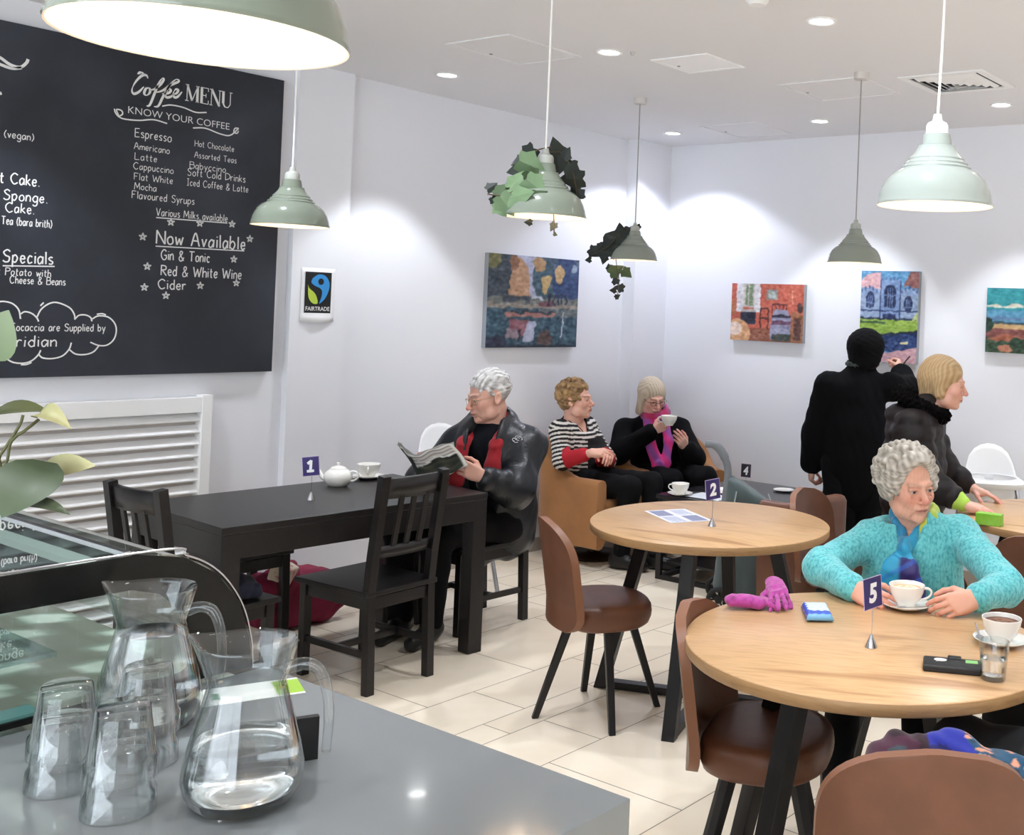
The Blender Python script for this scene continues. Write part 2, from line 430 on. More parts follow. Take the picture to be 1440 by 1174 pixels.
# ------------------------------------------------------------------ pendant lamps
M_SAGE = mat('sage_enamel', (120, 129, 116), 0.16, coat=.4)
M_SAGED = mat('grey_green_enamel', (136, 142, 132), 0.16, coat=.4)
M_SAGEP = mat('pale_sage_enamel', (160, 168, 162), 0.16, coat=.4)
M_INNER = mat('shade_inside', (244, 228, 210), 0.55)
M_BULB = mat('bulb_glow', (255, 226, 186), .4, emit=4.0)
M_CORDW = mat('white_cord', (232, 230, 226), .5); M_CORDG = mat('grey_cord', (150, 146, 142), .5)
OUT = [(.1325, 0), (.1335, .003), (.1325, .006), (.1305, .012), (.128, .024), (.122, .042), (.112, .060), (.098, .074), (.082, .083), (.080, .0845), (.0805, .088), (.074, .092), (.0725, .094), (.073, .097), (.065, .103), (.0635, .105), (.064, .108), (.054, .118), (.046, .128), (.0425, .135), (.042, .139), (.0345, .141), (.033, .152), (.030, .166), (.0, .167)]
INN = [(.1305, .001), (.128, .012), (.1255, .024), (.1195, .041), (.110, .058), (.096, .0715), (.078, .081), (.062, .1), (.05, .118), (.04, .132), (.03, .145), (0, .146)]
def pendant(x, y, z, m, label, cord, holder, kink=0.0):
    o = empty('pendant_lamp', (x, y, z), 0, label, 'pendant lamp', 'enamel pendant lamps over the tables')
    s = MB(); s.lathe(OUT, 48, mi=0); s.lathe(INN, 48, mi=1); s.lathe([(.1325, 0), (.1305, .001)], 48, mi=1)
    s.build('shade', [m, M_INNER], o, recalc=False, smooth=50)
    MB().lathe([(0, .167), (.026, .167), (.0255, .185), (.022, .192), (.012, .197), (.009, .212), (0, .213)], 24).build('lamp_holder', holder, o)
    top = H - z - .03
    MB().tube(spline([(0, 0, .205), (kink, 0, .205 + (top - .205) * .35), (kink * .4, 0, .205 + (top - .205) * .7), (0, 0, top)], 6), .0032, 8).build('cord', cord, o)
    MB().lathe([(0, top - .005), (.034, top - .005), (.037, top), (.037, top + .03), (0, top + .03)], 32).build('ceiling_rose', mat('rose_grey', (205, 200, 196), .5), o)
    MB().lathe([(0, .048), (.014, .05), (.024, .058), (.029, .072), (.027, .088), (.016, .108), (.013, .125), (.013, .146)], 24).build('bulb', M_BULB, o)
    ld = bpy.data.lights.new('bulb_light', 'POINT'); ld.energy = PEND_W; ld.color = (1.0, .84, .66); ld.shadow_soft_size = .02
    lo = bpy.data.objects.new('bulb_light', ld); COL.objects.link(lo); lo.parent = o; lo.location = (0, 0, .035)
    return o
M_HOLDG = mat('grey_holder', (168, 170, 164), .4)
pendant(-1.04, .582, 1.842, M_SAGE, 'large sage pendant lamp closest to the viewer, cut off by the top edge', M_CORDW, M_WHITE)
pendant(-3.579, 2.349, 1.841, M_SAGE, 'sage green pendant lamp in front of the chalkboard end', M_CORDW, M_HOLDG)
pendant(-2.451, 2.473, 1.868, M_SAGE, 'sage pendant lamp with ivy wrapped around its neck and rim', M_CORDW, M_HOLDG)
pendant(-4.014, 4.775, 1.862, M_SAGED, 'smallest grey-green pendant lamp with ivy trailing below it', M_CORDG, M_HOLDG)
pendant(-2.565, 4.70, 1.853, M_SAGED, 'bare grey-green pendant lamp left of the church painting', M_CORDG, M_HOLDG)
pendant(-1.07, 2.333, 1.858, M_SAGEP, 'pale sage pendant lamp on a white cord at upper right', M_CORDW, M_WHITE, kink=.006)
# ------------------------------------------------------------------ chalkboard, radiator cover, wall sign
GLY = {  # x-height .6, cap 1; strokes as x,y lists
'A': '.6|0 0,.3 1,.6 0|.12 .4,.5 .4', 'B': '.55|0 0,0 1|0 1,.45 .95,.45 .6,0 .55|0 .55,.55 .5,.5 .05,0 0', 'C': '.6|.58 .85,.3 1,.03 .7,.03 .3,.28 0,.58 .15', 'D': '.6|0 0,0 1|0 1,.55 .8,.58 .3,0 0',
'E': '.5|.5 1,0 .97|0 1,0 0|0 0,.52 .02|0 .52,.4 .54', 'F': '.5|0 0,0 1|0 1,.5 .97|0 .52,.36 .54', 'G': '.62|.58 .85,.3 1,.03 .7,.03 .3,.3 0,.58 .15,.58 .45|.34 .45,.62 .45', 'H': '.6|0 0,0 1|.58 0,.58 1|0 .5,.58 .52', 'I': '.34|.17 0,.17 1|0 1,.34 1|0 0,.34 0', 'J': '.45|.1 1,.5 1|.34 1,.34 .2,.2 0,0 .15',
'K': '.55|0 0,0 1|.5 1,.03 .5|.03 .5,.54 0', 'L': '.5|0 1,0 0|0 0,.5 .03', 'M': '.75|0 0,.08 1|.08 1,.38 .25|.38 .25,.66 1|.66 1,.75 0', 'N': '.6|0 0,0 1|0 1,.58 0|.58 0,.58 1', 'P': '.5|0 0,0 1|0 1,.46 .93,.48 .6,0 .5', 'R': '.55|0 0,0 1|0 1,.46 .93,.46 .6,0 .52|.1 .52,.54 0', 'S': '.52|.5 .85,.28 1,.04 .8,.2 .55,.45 .4,.42 .08,.2 0,0 .12', 'T': '.6|.3 0,.3 1|0 .98,.6 1', 'V': '.6|0 1,.28 0|.28 0,.58 1', 'W': '.9|0 1,.2 0|.2 0,.45 .8|.45 .8,.66 0|.66 0,.9 1', '&': '.6|.55 0,.15 .65,.2 .95,.4 .9,.35 .65,.05 .3,.1 0,.35 0,.58 .35',
'a': '.5|.44 .5,.25 .6,.03 .4,.06 .06,.25 0,.45 .3|.46 .6,.46 0', 'b': '.5|0 1,0 0|0 .4,.25 .6,.47 .35,.28 0,0 .1', 'c': '.44|.43 .5,.2 .6,.02 .3,.18 0,.43 .1', 'd': '.5|.46 1,.46 0|.46 .45,.22 .6,.02 .3,.2 0,.46 .12', 'e': '.46|.03 .3,.43 .33|.43 .33,.36 .57,.12 .55,.02 .25,.2 0,.44 .12', 'f': '.36|.36 .92,.2 .98,.14 .8,.14 0|0 .58,.34 .6', 'g': '.5|.46 .55,.2 .6,.02 .3,.2 0,.46 .15|.47 .6,.46 -.2,.25 -.38,.04 -.26', 'h': '.48|0 1,0 0|0 .4,.25 .6,.44 .45,.45 0', 'i': '.1|.05 .6,.05 0|.05 .82,.06 .88', 'k': '.45|0 1,0 0|.4 .6,.03 .28|.1 .34,.44 0', 'l': '.1|.05 1,.05 0', 'm': '.75|0 .6,0 0|0 .4,.2 .6,.36 .45,.36 0|.36 .4,.56 .6,.73 .45,.73 0', 'n': '.46|0 .6,0 0|0 .4,.23 .6,.42 .45,.43 0', 'o': '.48|.24 .6,.03 .42,.05 .1,.24 0,.45 .15,.44 .48,.24 .6', 'p': '.48|0 .6,0 -.36|0 .45,.25 .6,.46 .35,.25 0,0 .12', 'r': '.34|0 .6,0 0|0 .35,.15 .58,.34 .56', 's': '.4|.38 .52,.2 .6,.04 .46,.2 .32,.37 .2,.3 .02,.02 .04', 't': '.36|.15 .9,.15 .1,.34 .02|0 .6,.34 .61', 'u': '.46|0 .6,.02 .12,.2 0,.42 .2|.43 .6,.44 0', 'v': '.44|0 .6,.2 0|.2 0,.43 .6', 'w': '.66|0 .6,.15 0|.15 0,.33 .5|.33 .5,.48 0|.48 0,.66 .6', 'y': '.46|0 .6,.22 .06|.45 .6,.12 -.36', 'z': '.4|0 .6,.4 .58|.4 .58,0 .02|0 .02,.4 0', '.': '.1|.03 .02,.08 .04', '(': '.22|.2 1,.03 .6,.03 .3,.2 -.1', ')': '.22|.02 1,.19 .6,.19 .3,.02 -.1', ' ': '.3|'}
def handwrite(mb, s, x0, x1, y0, cap, M, wt=.1, jit=.02):
    rng = random.Random(s); glyphs = []; x = 0
    for ch in s:
        w, *st = GLY[ch].split('|'); w = float(w); kk = .82 if ch.islower() else 1.0
        for t in st:
            if not t: continue
            P = [tuple(map(float, q.split())) for q in t.split(',')]
            P = [(x + a * kk + rng.uniform(-jit, jit), b + rng.uniform(-jit, jit)) for a, b in P]
            glyphs.append(spline(P, 5) if len(P) > 2 else P)
        x += w * kk + .17
    k = (x1 - x0) / max(x - .17, .1)
    for P in glyphs: ribbon(mb, [(x0 + a * k, y0 + b * cap) for a, b in P], cap * wt, rng.uniform(0, .0004), 0, M)
def plane_x(x):   # viewer-right = +y, up = z, facing +x
    return Matrix(((0, 0, 1, x), (1, 0, 0, 0), (0, 1, 0, 0), (0, 0, 0, 1)))
BX = X0 + .044
bd = MB().box((X0 + .023, 2.0, 1.937), (.04, 2.5, 1.458)).build('chalkboard', mat('chalkboard_black', (33, 37, 46), .5, noise=(2.2, (56, 61, 73), .42, .8)), smooth=0, bevel=.002)
tag(bd, 'large black chalkboard hung on the left wall with white handwritten menus', 'chalkboard')
LINES = [('MENU', 2.753, 2.982, 2.476, 0.077),('KNOW YOUR COFFEE', 2.498, 2.972, 2.374, 0.033),('Espresso', 2.532, 2.695, 2.274, 0.045),('Americano', 2.531, 2.689, 2.219, 0.035),('Latte', 2.536, 2.634, 2.173, 0.035),('Cappuccino', 2.532, 2.711, 2.130, 0.035),('Flat White', 2.537, 2.710, 2.083, 0.035),('Mocha', 2.539, 2.637, 2.040, 0.035),('Flavoured Syrups', 2.531, 2.816, 1.999, 0.039),('Hot Chocolate', 2.806, 2.999, 2.272, 0.037),('Assorted Teas', 2.807, 3.014, 2.219, 0.037),('Babyccino', 2.787, 2.962, 2.167, 0.040),('Soft Cold Drinks', 2.778, 3.064, 2.132, 0.044),('Iced Coffee & Latte', 2.777, 3.081, 2.085, 0.041),('Various Milks available', 2.642, 2.982, 1.932, 0.040),('Now Available', 2.649, 3.079, 1.805, 0.070),('Gin & Tonic', 2.673, 2.902, 1.733, 0.053),('Red & White Wine', 2.676, 3.065, 1.661, 0.054),('Cider', 2.665, 2.792, 1.598, 0.052),('a (vegan)', 1.979, 2.123, 2.193, 0.035),('Carrot Cake.', 1.887, 2.152, 2.006, 0.052),('Victoria Sponge.', 1.824, 2.185, 1.939, 0.049),('Lemon Cake.', 1.881, 2.137, 1.889, 0.046),('Tea (bara brith)', 2.017, 2.207, 1.838, 0.038),('Specials', 2.029, 2.217, 1.684, 0.059),('Jacket Potato with', 1.926, 2.212, 1.631, 0.035),('Cheese & Beans', 2.058, 2.270, 1.598, 0.036),('Bread & Focaccia are Supplied by', 1.930, 2.441, 1.403, 0.036),('Meridian', 2.004, 2.247, 1.337, 0.053),]
STARS = [(2.71,1.907),(2.847,1.914),(3.006,1.924),(2.586,1.83),(3.101,1.86),(3.023,1.755),(2.612,1.698),(2.603,1.603),(2.702,1.569),(2.862,1.621),(3.041,1.641)]
cloud= [[(1.982,1.463),(2.015,1.517),(2.063,1.518),(2.094,1.492),(2.104,1.452)],[(2.103,1.472),(2.119,1.482),(2.144,1.476),(2.164,1.459),(2.173,1.442)],[(2.165,1.459),(2.181,1.494),(2.212,1.519),(2.244,1.523),(2.29,1.504),(2.311,1.476),(2.315,1.452)],[(2.315,1.455),(2.331,1.471),(2.357,1.473),(2.378,1.463),(2.385,1.446)],[(2.385,1.456),(2.411,1.47),(2.453,1.465),(2.482,1.436),(2.489,1.4),(2.478,1.364),(2.451,1.342),(2.417,1.341),(2.382,1.355)],[(2.42,1.342),(2.398,1.314),(2.365,1.302),(2.325,1.304),(2.296,1.325)],[(2.305,1.353),(2.297,1.325),(2.272,1.297),(2.234,1.286),(2.196,1.289),(2.18,1.302)],[(2.186,1.322),(2.177,1.302),(2.153,1.278),(2.122,1.268),(2.085,1.272),(2.06,1.286)],[(2.113,1.262),(2.135,1.263),(2.153,1.271)],[(2.177,1.508),(2.189,1.522)],[(2.404,1.477),(2.425,1.48),(2.442,1.475)]]
swash= [[(1.933,2.534),(1.987,2.511),(2.023,2.491),(2.06,2.488),(2.082,2.51),(2.088,2.527)],[(1.952,2.493),(1.988,2.484),(2.029,2.477),(2.065,2.486)],[(1.966,2.359),(1.997,2.369)]]
coffee= [[(2.578,2.544),(2.569,2.557),(2.548,2.549),(2.522,2.514),(2.51,2.479),(2.519,2.464),(2.54,2.476),(2.561,2.503)],[(2.531,2.555),(2.547,2.566),(2.558,2.557)],[(2.582,2.503),(2.57,2.495),(2.564,2.474),(2.575,2.467),(2.588,2.481),(2.589,2.497),(2.582,2.503)],[(2.587,2.492),(2.61,2.503),(2.637,2.531),(2.649,2.554),(2.641,2.556),(2.626,2.529),(2.608,2.475),(2.591,2.427),(2.577,2.419)],[(2.611,2.486),(2.644,2.501),(2.682,2.534),(2.718,2.558),(2.706,2.565),(2.682,2.539),(2.65,2.477),(2.63,2.43),(2.61,2.422)],[(2.644,2.487),(2.672,2.495),(2.683,2.51),(2.671,2.515),(2.659,2.494),(2.664,2.475),(2.684,2.481),(2.697,2.497)],[(2.695,2.494),(2.709,2.501),(2.717,2.517),(2.705,2.519),(2.695,2.499),(2.7,2.482),(2.716,2.487),(2.735,2.513)],[(2.647,2.431),(2.686,2.443),(2.744,2.442),(2.803,2.43),(2.856,2.438)],[(2.459,2.354),(2.448,2.38),(2.469,2.38),(2.474,2.365),(2.457,2.354),(2.443,2.368),(2.439,2.383)],[(2.454,2.353),(2.481,2.345),(2.545,2.349),(2.611,2.363),(2.673,2.356)],[(2.794,2.355),(2.853,2.363),(2.927,2.348),(2.977,2.349),(3.019,2.389)],[(3.019,2.389),(3.0,2.386),(2.995,2.367),(3.011,2.364),(3.019,2.377)]]
und= [[(2.642,1.922),(2.982,1.927)],[(2.645,1.792),(3.075,1.799)],[(2.029,1.668),(2.225,1.676)]]
SEC = {k: MB() for k in ('heading', 'drinks', 'offers', 'cakes', 'supplier')}; cb = SEC['heading']
def sec(y, z): return SEC['heading' if z > 2.3 and y > 2.3 else 'drinks' if y > 2.3 and z > 1.9 and y > 2.45 else 'offers' if y > 2.5 else 'cakes' if z > 1.55 else 'supplier']
PM = plane_x(BX); HM = plane_x(BX + .0004)
for s, a, b, z, cap in LINES:
    cb = sec(b, z)
    if s == 'MENU':
        k = cap; X = a
        def serif(segs, x, w):
            for (p, q, t) in segs: ribbon(cb, [(x + p[0] * w, z + p[1] * k), (x + q[0] * w, z + q[1] * k)], t * k, 0, 0, PM)
        G_ = {'M': [((.1, 0), (.1, 1), .05), ((.1, 1), (.5, .05), .13), ((.5, .05), (.9, 1), .05), ((.9, 1), (.9, 0), .15)], 'E': [((.2, 0), (.2, 1), .16), ((.1, .98), (.9, .98), .05), ((.1, .02), (.9, .02), .05), ((.2, .52), (.65, .52), .05), ((.88, .98), (.88, .78), .05), ((.9, .02), (.9, .24), .05), ((.65, .4), (.65, .64), .04)],
              'N': [((.12, 0), (.12, 1), .05), ((.12, 1), (.88, .02), .15), ((.88, 0), (.88, 1), .05)], 'U': [((.15, 1), (.15, .25), .16), ((.15, .25), (.35, .04), .1), ((.35, .04), (.65, .04), .06), ((.65, .04), (.85, .25), .05), ((.85, .25), (.85, 1), .05)]}
        for ch, ws in (('M', .29), ('E', .22), ('N', .25), ('U', .24)):
            w = (b - a) * ws; serif(G_[ch], X, w * .93)
            for fx in ((.1, .9) if ch != 'E' else ()):
                for fy in ((0.02, .98) if ch != 'U' else (.98,)):
                    if ch == 'N' and (fx, fy) == (.9, .02): continue
                    ribbon(cb, [(X + (fx - .14) * w * .93, z + fy * k), (X + (fx + .14) * w * .93, z + fy * k)], .05 * k, 0, 0, PM)
            X += w
    elif s.isupper(): text_mesh(cb, s, cap / .72, Matrix.Translation((0, a, z)) @ PM if 0 else PM @ Matrix.Translation((a, z, 0)), width=b - a, offset=-.008)
    else: handwrite(cb, s, a, b, z, cap * (.76 if b > 2.8 and z > 2.05 else .86), PM, wt=.115 if cap > .05 or a < 2.3 else .095)
for y, z in STARS:
    cb = SEC['offers']
    for k in range(5):
        t0 = PI / 2 + k * 4 * PI / 5; t1 = t0 + 4 * PI / 5
        ribbon(cb, [(y + .018 * math.cos(t0), z + .018 * math.sin(t0)), (y + .018 * math.cos(t1), z + .018 * math.sin(t1))], .005, 0, 0, HM)
for P in cloud: ribbon(SEC['supplier'], spline(P, 6), .006, 0, 0, PM)
for P in swash: ribbon(SEC['cakes'], spline(P, 6), .012, 0, 0, PM)
for i, P in enumerate(coffee):
    S = spline(P, 7); n = len(S); ribbon(SEC['heading'], S, [.0035 + .008 * abs(math.sin(PI * j / n * (2 if i < 7 else 1))) for j in range(n)] if i < 7 else .006, 0, 0, PM)
for P in und: ribbon(sec(P[1][0], P[0][1] + .005), P, .005, 0, 0, HM)
for k, b_ in SEC.items(): b_.build('%s_lettering' % k, mat('chalk', (226, 226, 224), .9), bd, smooth=0, recalc=False)

rc = empty('radiator_cover', (X0, 2.0, 0), 0, 'white slatted radiator cover on the left wall below the chalkboard', 'radiator cover')
f = MB(); Y2 = .935
f.box((.03, Y2 - .022, .555), (.066, .05, 1.1)); f.box((.03, -1.4, .555), (.066, .05, 1.1)); f.box((.033, -.23, 1.06), (.055, 2.3, .072)); f.box((.033, -.23, .06), (.055, 2.3, .1))
f.build('frame', M_TRIM, rc, smooth=0, bevel=.002)
f = MB()
for k in range(16):
    z = 1.0 - k * .0565
    f.bar((.03, -1.38, z), (.03, Y2 - .045, z), .05, .009, up=(.62, 0, .78))
f.build('slats', M_TRIM, rc, smooth=0)
MB().box((.004, -.23, .55), (.006, 2.3, 1.0)).build('slat_shade_panel', mat('radiator_shadow', (206, 198, 192), .7), rc, smooth=0)  # sheet added behind the slats, its beige stands in for gap shade

# Fairtrade sheet on the pilaster
sg = empty('wall_sign', (X0 + .046, 3.487, 1.6), 0, 'white paper sheet with a black fair trade emblem taped to the pilaster', 'sign')
def sheet(u, v): return (.002 + .016 * max(0, .17 - v) / .17 * (.5 + .5 * math.cos(PI * (u - .5) * 1.6)), (u - .5) * .196, -.137 + .274 * v - (.012 * math.sin(PI * u) if v < .01 else 0))
MB().grid(sheet, 9, 12).build('paper', mat('paper_white', (240, 240, 242), .7), sg, solid=.0008)
lg = MB(); SM = Matrix(((0, 0, 1, .0045), (1, 0, 0, 0), (0, 1, 0, 0), (0, 0, 0, 1)))
W2 = .077
lg.add([(-W2, -.095, 0), (W2, -.095, 0), (W2, .117, 0), (-W2, .117, 0)], [(0, 1, 2, 3)], 0, SM)
bl = [(-.035, .085), (0, .105), (.04, .098), (.064, .065), (.062, .025), (.04, -.02), (.008, -.047), (.02, -.012), (.022, .018), (.008, .035), (-.02, .045), (-.042, .062), (-.035, .085)]
lg.add([(a, b, .0012) for a, b in spline(bl, 4)[:-1]], [tuple(range(4 * (len(bl) - 1)))], 1, SM)
gr = [(-.062, .052), (-.05, .03), (-.025, .012), (-.008, -.012), (-.002, -.045), (-.03, -.045), (-.055, -.015), (-.062, .052)]
lg.add([(a, b, .0012) for a, b in spline(gr, 4)[:-1]], [tuple(range(4 * (len(gr) - 1)))], 2, SM)
lg.add([(.014 + .017 * math.cos(t), .068 + .017 * math.sin(t), .0018) for t in [2 * PI * k / 16 for k in range(16)]], [tuple(range(16))], 0, SM)
text_mesh(lg, 'FAIRTRADE', .03, SM @ Matrix.Translation((0, -.083, .0016)), 3, width=.14, align='CENTER', offset=.012)
lg.build('emblem', [mat('print_black', (18, 18, 20), .6), mat('print_blue', (50, 140, 205), .6), mat('print_green', (178, 200, 70), .6), mat('print_white', (235, 235, 235), .6)], sg, smooth=0, recalc=False)
# ------------------------------------------------------------------ furniture
M_BLK = wood_mat('black_stain', (24, 22, 23), (40, 36, 36), (3, 20, 20), .36)
M_BLKM = mat('black_metal', (24, 23, 25), .42)
# --- black dining table
t1 = empty('dining_table', (-4.187, 2.948, 0), R(-3.2), 'rectangular black wooden table along the left wall, set with number 1', 'table')
LX, LY, HT = .724, 1.235, .725
MB().box((0, 0, HT - .014), (LX, LY, .028)).build('tabletop', M_BLK, t1, smooth=0, bevel=.003)
f = MB()
for s in (-1, 1): f.box((s * (LX / 2 - .012), 0, HT - .075), (.022, LY - .14, .093)); f.box((0, s * (LY / 2 - .012), HT - .075), (LX - .14, .022, .093))
f.build('apron', M_BLK, t1, smooth=0, bevel=.002)
for sx in (-1, 1):
    for sy in (-1, 1): MB().box((sx * (LX / 2 - .0385), sy * (LY / 2 - .0385), (HT - .028) / 2), (.075, .075, HT - .028)).build('leg', M_BLK, t1, smooth=0, bevel=.003)
# --- black wooden chairs
def black_chair(loc, rz, label, proto=[None]):
    if proto[0] is None:
        o = empty('dining_chair', (0, 0, 0)); w = .155
        for s in (-1, 1):
            m = MB(); P = [(s * w, -.205, 0), (s * w, -.19, .40), (s * w, -.205, .55), (s * w, -.255, .885)]
            for a, b in zip(P[:-1], P[1:]): m.bar(a, b, .036, .036, up=(0, 1, 0))
            m.build('leg', M_BLK, o, smooth=0)
        for s in (-1, 1): MB().leg((s * w, .205, .39), (s * w, .205, 0), .036).build('leg', M_BLK, o, smooth=0, bevel=.002)
        MB().add([(-.185, -.21, 0), (.185, -.21, 0), (.195, .235, 0), (-.195, .235, 0), (-.185, -.21, .022), (.185, -.21, .022), (.195, .235, .022), (-.195, .235, .022)], [(3, 2, 1, 0), (4, 5, 6, 7), (0, 1, 5, 4), (1, 2, 6, 5), (2, 3, 7, 6), (3, 0, 4, 7)], 0, Matrix.Translation((0, 0, .392))).build('seat', M_BLK, o, smooth=0, bevel=.004)
        m = MB(); m.box((0, .205, .362), (.29, .02, .05)); m.box((0, -.19, .362), (.29, .02, .05))
        for s in (-1, 1): m.box((s * w, .01, .362), (.02, .38, .05))
        m.build('seat_frame', M_BLK, o, smooth=0, bevel=.002)
        m = MB()
        for s in (-1, 1): m.box((s * w, .0, .155), (.018, .39, .028))
        m.box((0, 0, .155), (.30, .018, .028)); m.build('stretcher', M_BLK, o, smooth=0, bevel=.002)
        def rail(z0, z1, b):
            m = MB(); m.grid(lambda u, v: ((u - .5) * .285, -.2 - .05 * (z0 + (z1 - z0) * v - .55) / .335 - b * (1 - (2 * u - 1) ** 2), z0 + (z1 - z0) * v), 9, 2); return m
        rail(.79, .872, .018).build('top_rail', M_BLK, o, solid=.02, soff=0)
        rail(.545, .588, .012).build('lower_rail', M_BLK, o, solid=.018, soff=0)
        for x in (-.065, 0, .065): MB().bar((x, -.213, .575), (x, -.257, .80), .024, .012, up=(0, 1, 0)).build('slat', M_BLK, o, smooth=0, bevel=.002)
        proto[0] = o
    else: o = copy_tree(proto[0])
    o.location = (*loc, 0); o.rotation_euler = (0, 0, rz); tag(o, label, 'chair', 'black slatted dining chairs'); return o
black_chair((-3.915, 3.01), R(92), 'black wooden chair with its slatted back towards the viewer, front side of black table')
black_chair((-4.08, 2.345), R(4), 'black wooden chair at the near left end of the black table, before the radiator cover')
black_chair((-4.19, 3.835), R(178), 'black wooden chair under the man reading a newspaper')
st = empty('stool', (-4.79, 2.96, 0), R(-3), 'black stool tucked in at the wall side of the black table beside the red bag', 'stool')
MB().box((0, 0, .4), (.34, .34, .024)).build('seat', M_BLK, st, smooth=0, bevel=.004)
for sx in (-1, 1):
    for sy in (-1, 1): MB().leg((sx * .14, sy * .14, .388), (sx * .145, sy * .145, 0), .036).build('leg', M_BLK, st, smooth=0, bevel=.002)
m = MB()
for s in (-1, 1): m.box((s * .14, 0, .355), (.02, .26, .05)); m.box((0, s * .14, .355), (.26, .02, .05)); MB().box((0, s * .143, .12), (.26, .018, .026)).build('stretcher', M_BLK, st, smooth=0)
m.build('seat_frame', M_BLK, st, smooth=0)

# --- round oak tables
M_OAK = wood_mat('oak_laminate', (209, 169, 124), (156, 112, 72), (1.3, 9, 9), .33)
M_OAKE = wood_mat('oak_edge', (172, 134, 92), (140, 104, 68), (4, 4, 30), .45)
def round_table(loc, ang, grain, label, r=.491, proto=[None]):
    if proto[0] is None:
        o = empty('round_table'); z = .73
        MB().lathe([(0, z - .034), (r - .004, z - .034), (r, z - .030), (r, z - .003), (r - .003, z), (0, z)], 96, mis=[1, 1, 1, 0, 0]).build('tabletop', [M_OAK, M_OAKE], o, smooth=50)
        for k in range(4):
            a = k * PI / 2; c, s = math.cos(a), math.sin(a)
            MB().leg((c * .27, s * .27, z - .045), (c * .45, s * .45, .0), .052, .05, rz=a).build('leg', M_BLKM, o, smooth=0, bevel=.002)
        m = MB(); mf = MB()
        for a in (0, PI / 2): mf.box((0, 0, .018), (.86, .045, .03), rz=a); m.box((0, 0, z - .042), (.60, .05, .015), rz=a)
        m.build('top_bracket', M_BLKM, o, smooth=0); mf.build('floor_bar', M_BLKM, o, smooth=0)
        proto[0] = o
    else: o = copy_tree(proto[0])
    o.location = (*loc, 0); o.rotation_euler = (0, 0, ang)
    for ch in o.children:
        if ch.name.startswith('tabletop'): ch.rotation_euler = (0, 0, grain - ang)
    return tag(o, label, 'table', 'round oak tables')
round_table((-2.645, 3.70), R(20), R(8), 'round oak table with number 2 in the middle of the room')
round_table((-1.374, 2.67), R(-100), R(25), 'round oak table nearest the viewer with number 5')
round_table((-1.55, 4.93), R(40), R(10), 'round oak table at the right edge under the hands of the brown-coated woman')

# --- brown leather shell chairs
M_LEA = mat('brown_leather', (108, 68, 48), .42, noise=(9, (92, 57, 40), .4, .75), bump=(240, .12, .002))
M_LEAE = mat('brown_leather_edge', (136, 92, 68), .42, bump=(240, .12, .002))
def shell_back(mb, W=.215, z0=.368, z1=.775, th=.030):
    # arch outline swept into a curved, slightly reclined panel with its own thickness
    nv, nu = 30, 13; F = []; Bk = []
    for j in range(nv):
        v = j / (nv - 1); z = z0 + (z1 - z0) * v
        hw = W
        if v > .58: q = (v - .58) / .42; hw = W * max(1 - q ** 2.7, 0.0) ** .46 if q < 1 else 0.0
        if v < .12: hw = W * (.72 + .28 * math.sqrt(v / .12))
        hw = max(hw, .012)
        for i in range(nu):
            x = (2 * i / (nu - 1) - 1) * hw; y = -.168 - .06 * max(v - .2, 0) + .05 * (x / W) ** 2 - .01
            F.append((x, y, z)); Bk.append((x * 1.0, y - th, z))
    n = nv * nu; fs = []; ms = []
    for j in range(nv - 1):
        for i in range(nu - 1):
            a = j * nu + i; fs.append((a, a + 1, a + nu + 1, a + nu)); ms.append(0); fs.append((n + a, n + a + nu, n + a + nu + 1, n + a + 1)); ms.append(0)
    rim = [i for i in range(nu)] + [j * nu + nu - 1 for j in range(1, nv)] + [(nv - 1) * nu + i for i in range(nu - 2, -1, -1)] + [j * nu for j in range(nv - 2, 0, -1)]
    for a, b in zip(rim, rim[1:] + rim[:1]): fs.append((a, n + a, n + b, b)); ms.append(1)
    b0 = len(mb.v); mb.v += F + Bk
    for f_, m_ in zip(fs, ms): mb.f.append([i + b0 for i in f_]); mb.m.append(m_)
def seat_outline(k=1.0, n=40):
    P = []
    for i in range(n):
        t = 2 * PI * i / n; c, s = math.cos(t), math.sin(t); e = .62 if s < 0 else .85
        P.append((.208 * k * math.copysign(abs(c) ** e, c), .012 + .178 * k * math.copysign(abs(s) ** e, s)))
    return P
def shell_chair(loc, face, legrot, label, proto=[None], sc=1.0):
    if proto[0] is None:
        o = empty('shell_chair'); m = MB(); n = 40
        levels = [(.55, .352), (.86, .362), (.95, .375), (.99, .395), (1.0, .42), (.985, .44), (.94, .452), (.8, .458), (.4, .455), (.1, .454)]
        vs_ = [(x, y, z - (.02 * max(0, y) if z > .4 else 0)) for k, z in levels for x, y in seat_outline(k, n)]
        fs = [(j * n + i, j * n + (i + 1) % n, (j + 1) * n + (i + 1) % n, (j + 1) * n + i) for j in range(len(levels) - 1) for i in range(n)]
        fs += [tuple(range(n - 1, -1, -1)), tuple((len(levels) - 1) * n + i for i in range(n))]
        m.add(vs_, fs); m.build('seat', M_LEA, o, smooth=60)
        m = MB(); shell_back(m); m.build('backrest', [M_LEA, M_LEAE], o, smooth=50, bevel=.006, bseg=3)
        for k in range(4):
            a = R(45) + k * PI / 2; c, s = math.cos(a), math.sin(a)
            lo = MB().leg((c * .12, s * .12, .365), (c * .245, s * .245, 0), .032, .024, rz=a).build('leg', M_BLKM, o, smooth=0, bevel=.002)
        MB().box((0, 0, .355), (.2, .2, .014)).build('seat_plate', M_BLKM, o, smooth=0)
        proto[0] = o
    else: o = copy_tree(proto[0])
    o.location = (*loc, 0); o.rotation_euler = (0, 0, math.atan2(-face[0], face[1])); o.scale = (sc, sc, 1)
    for ch in o.children:
        if ch.name.startswith(('leg', 'seat_plate')): ch.rotation_euler = (0, 0, legrot)
    return tag(o, label, 'chair', 'brown leather shell chairs')
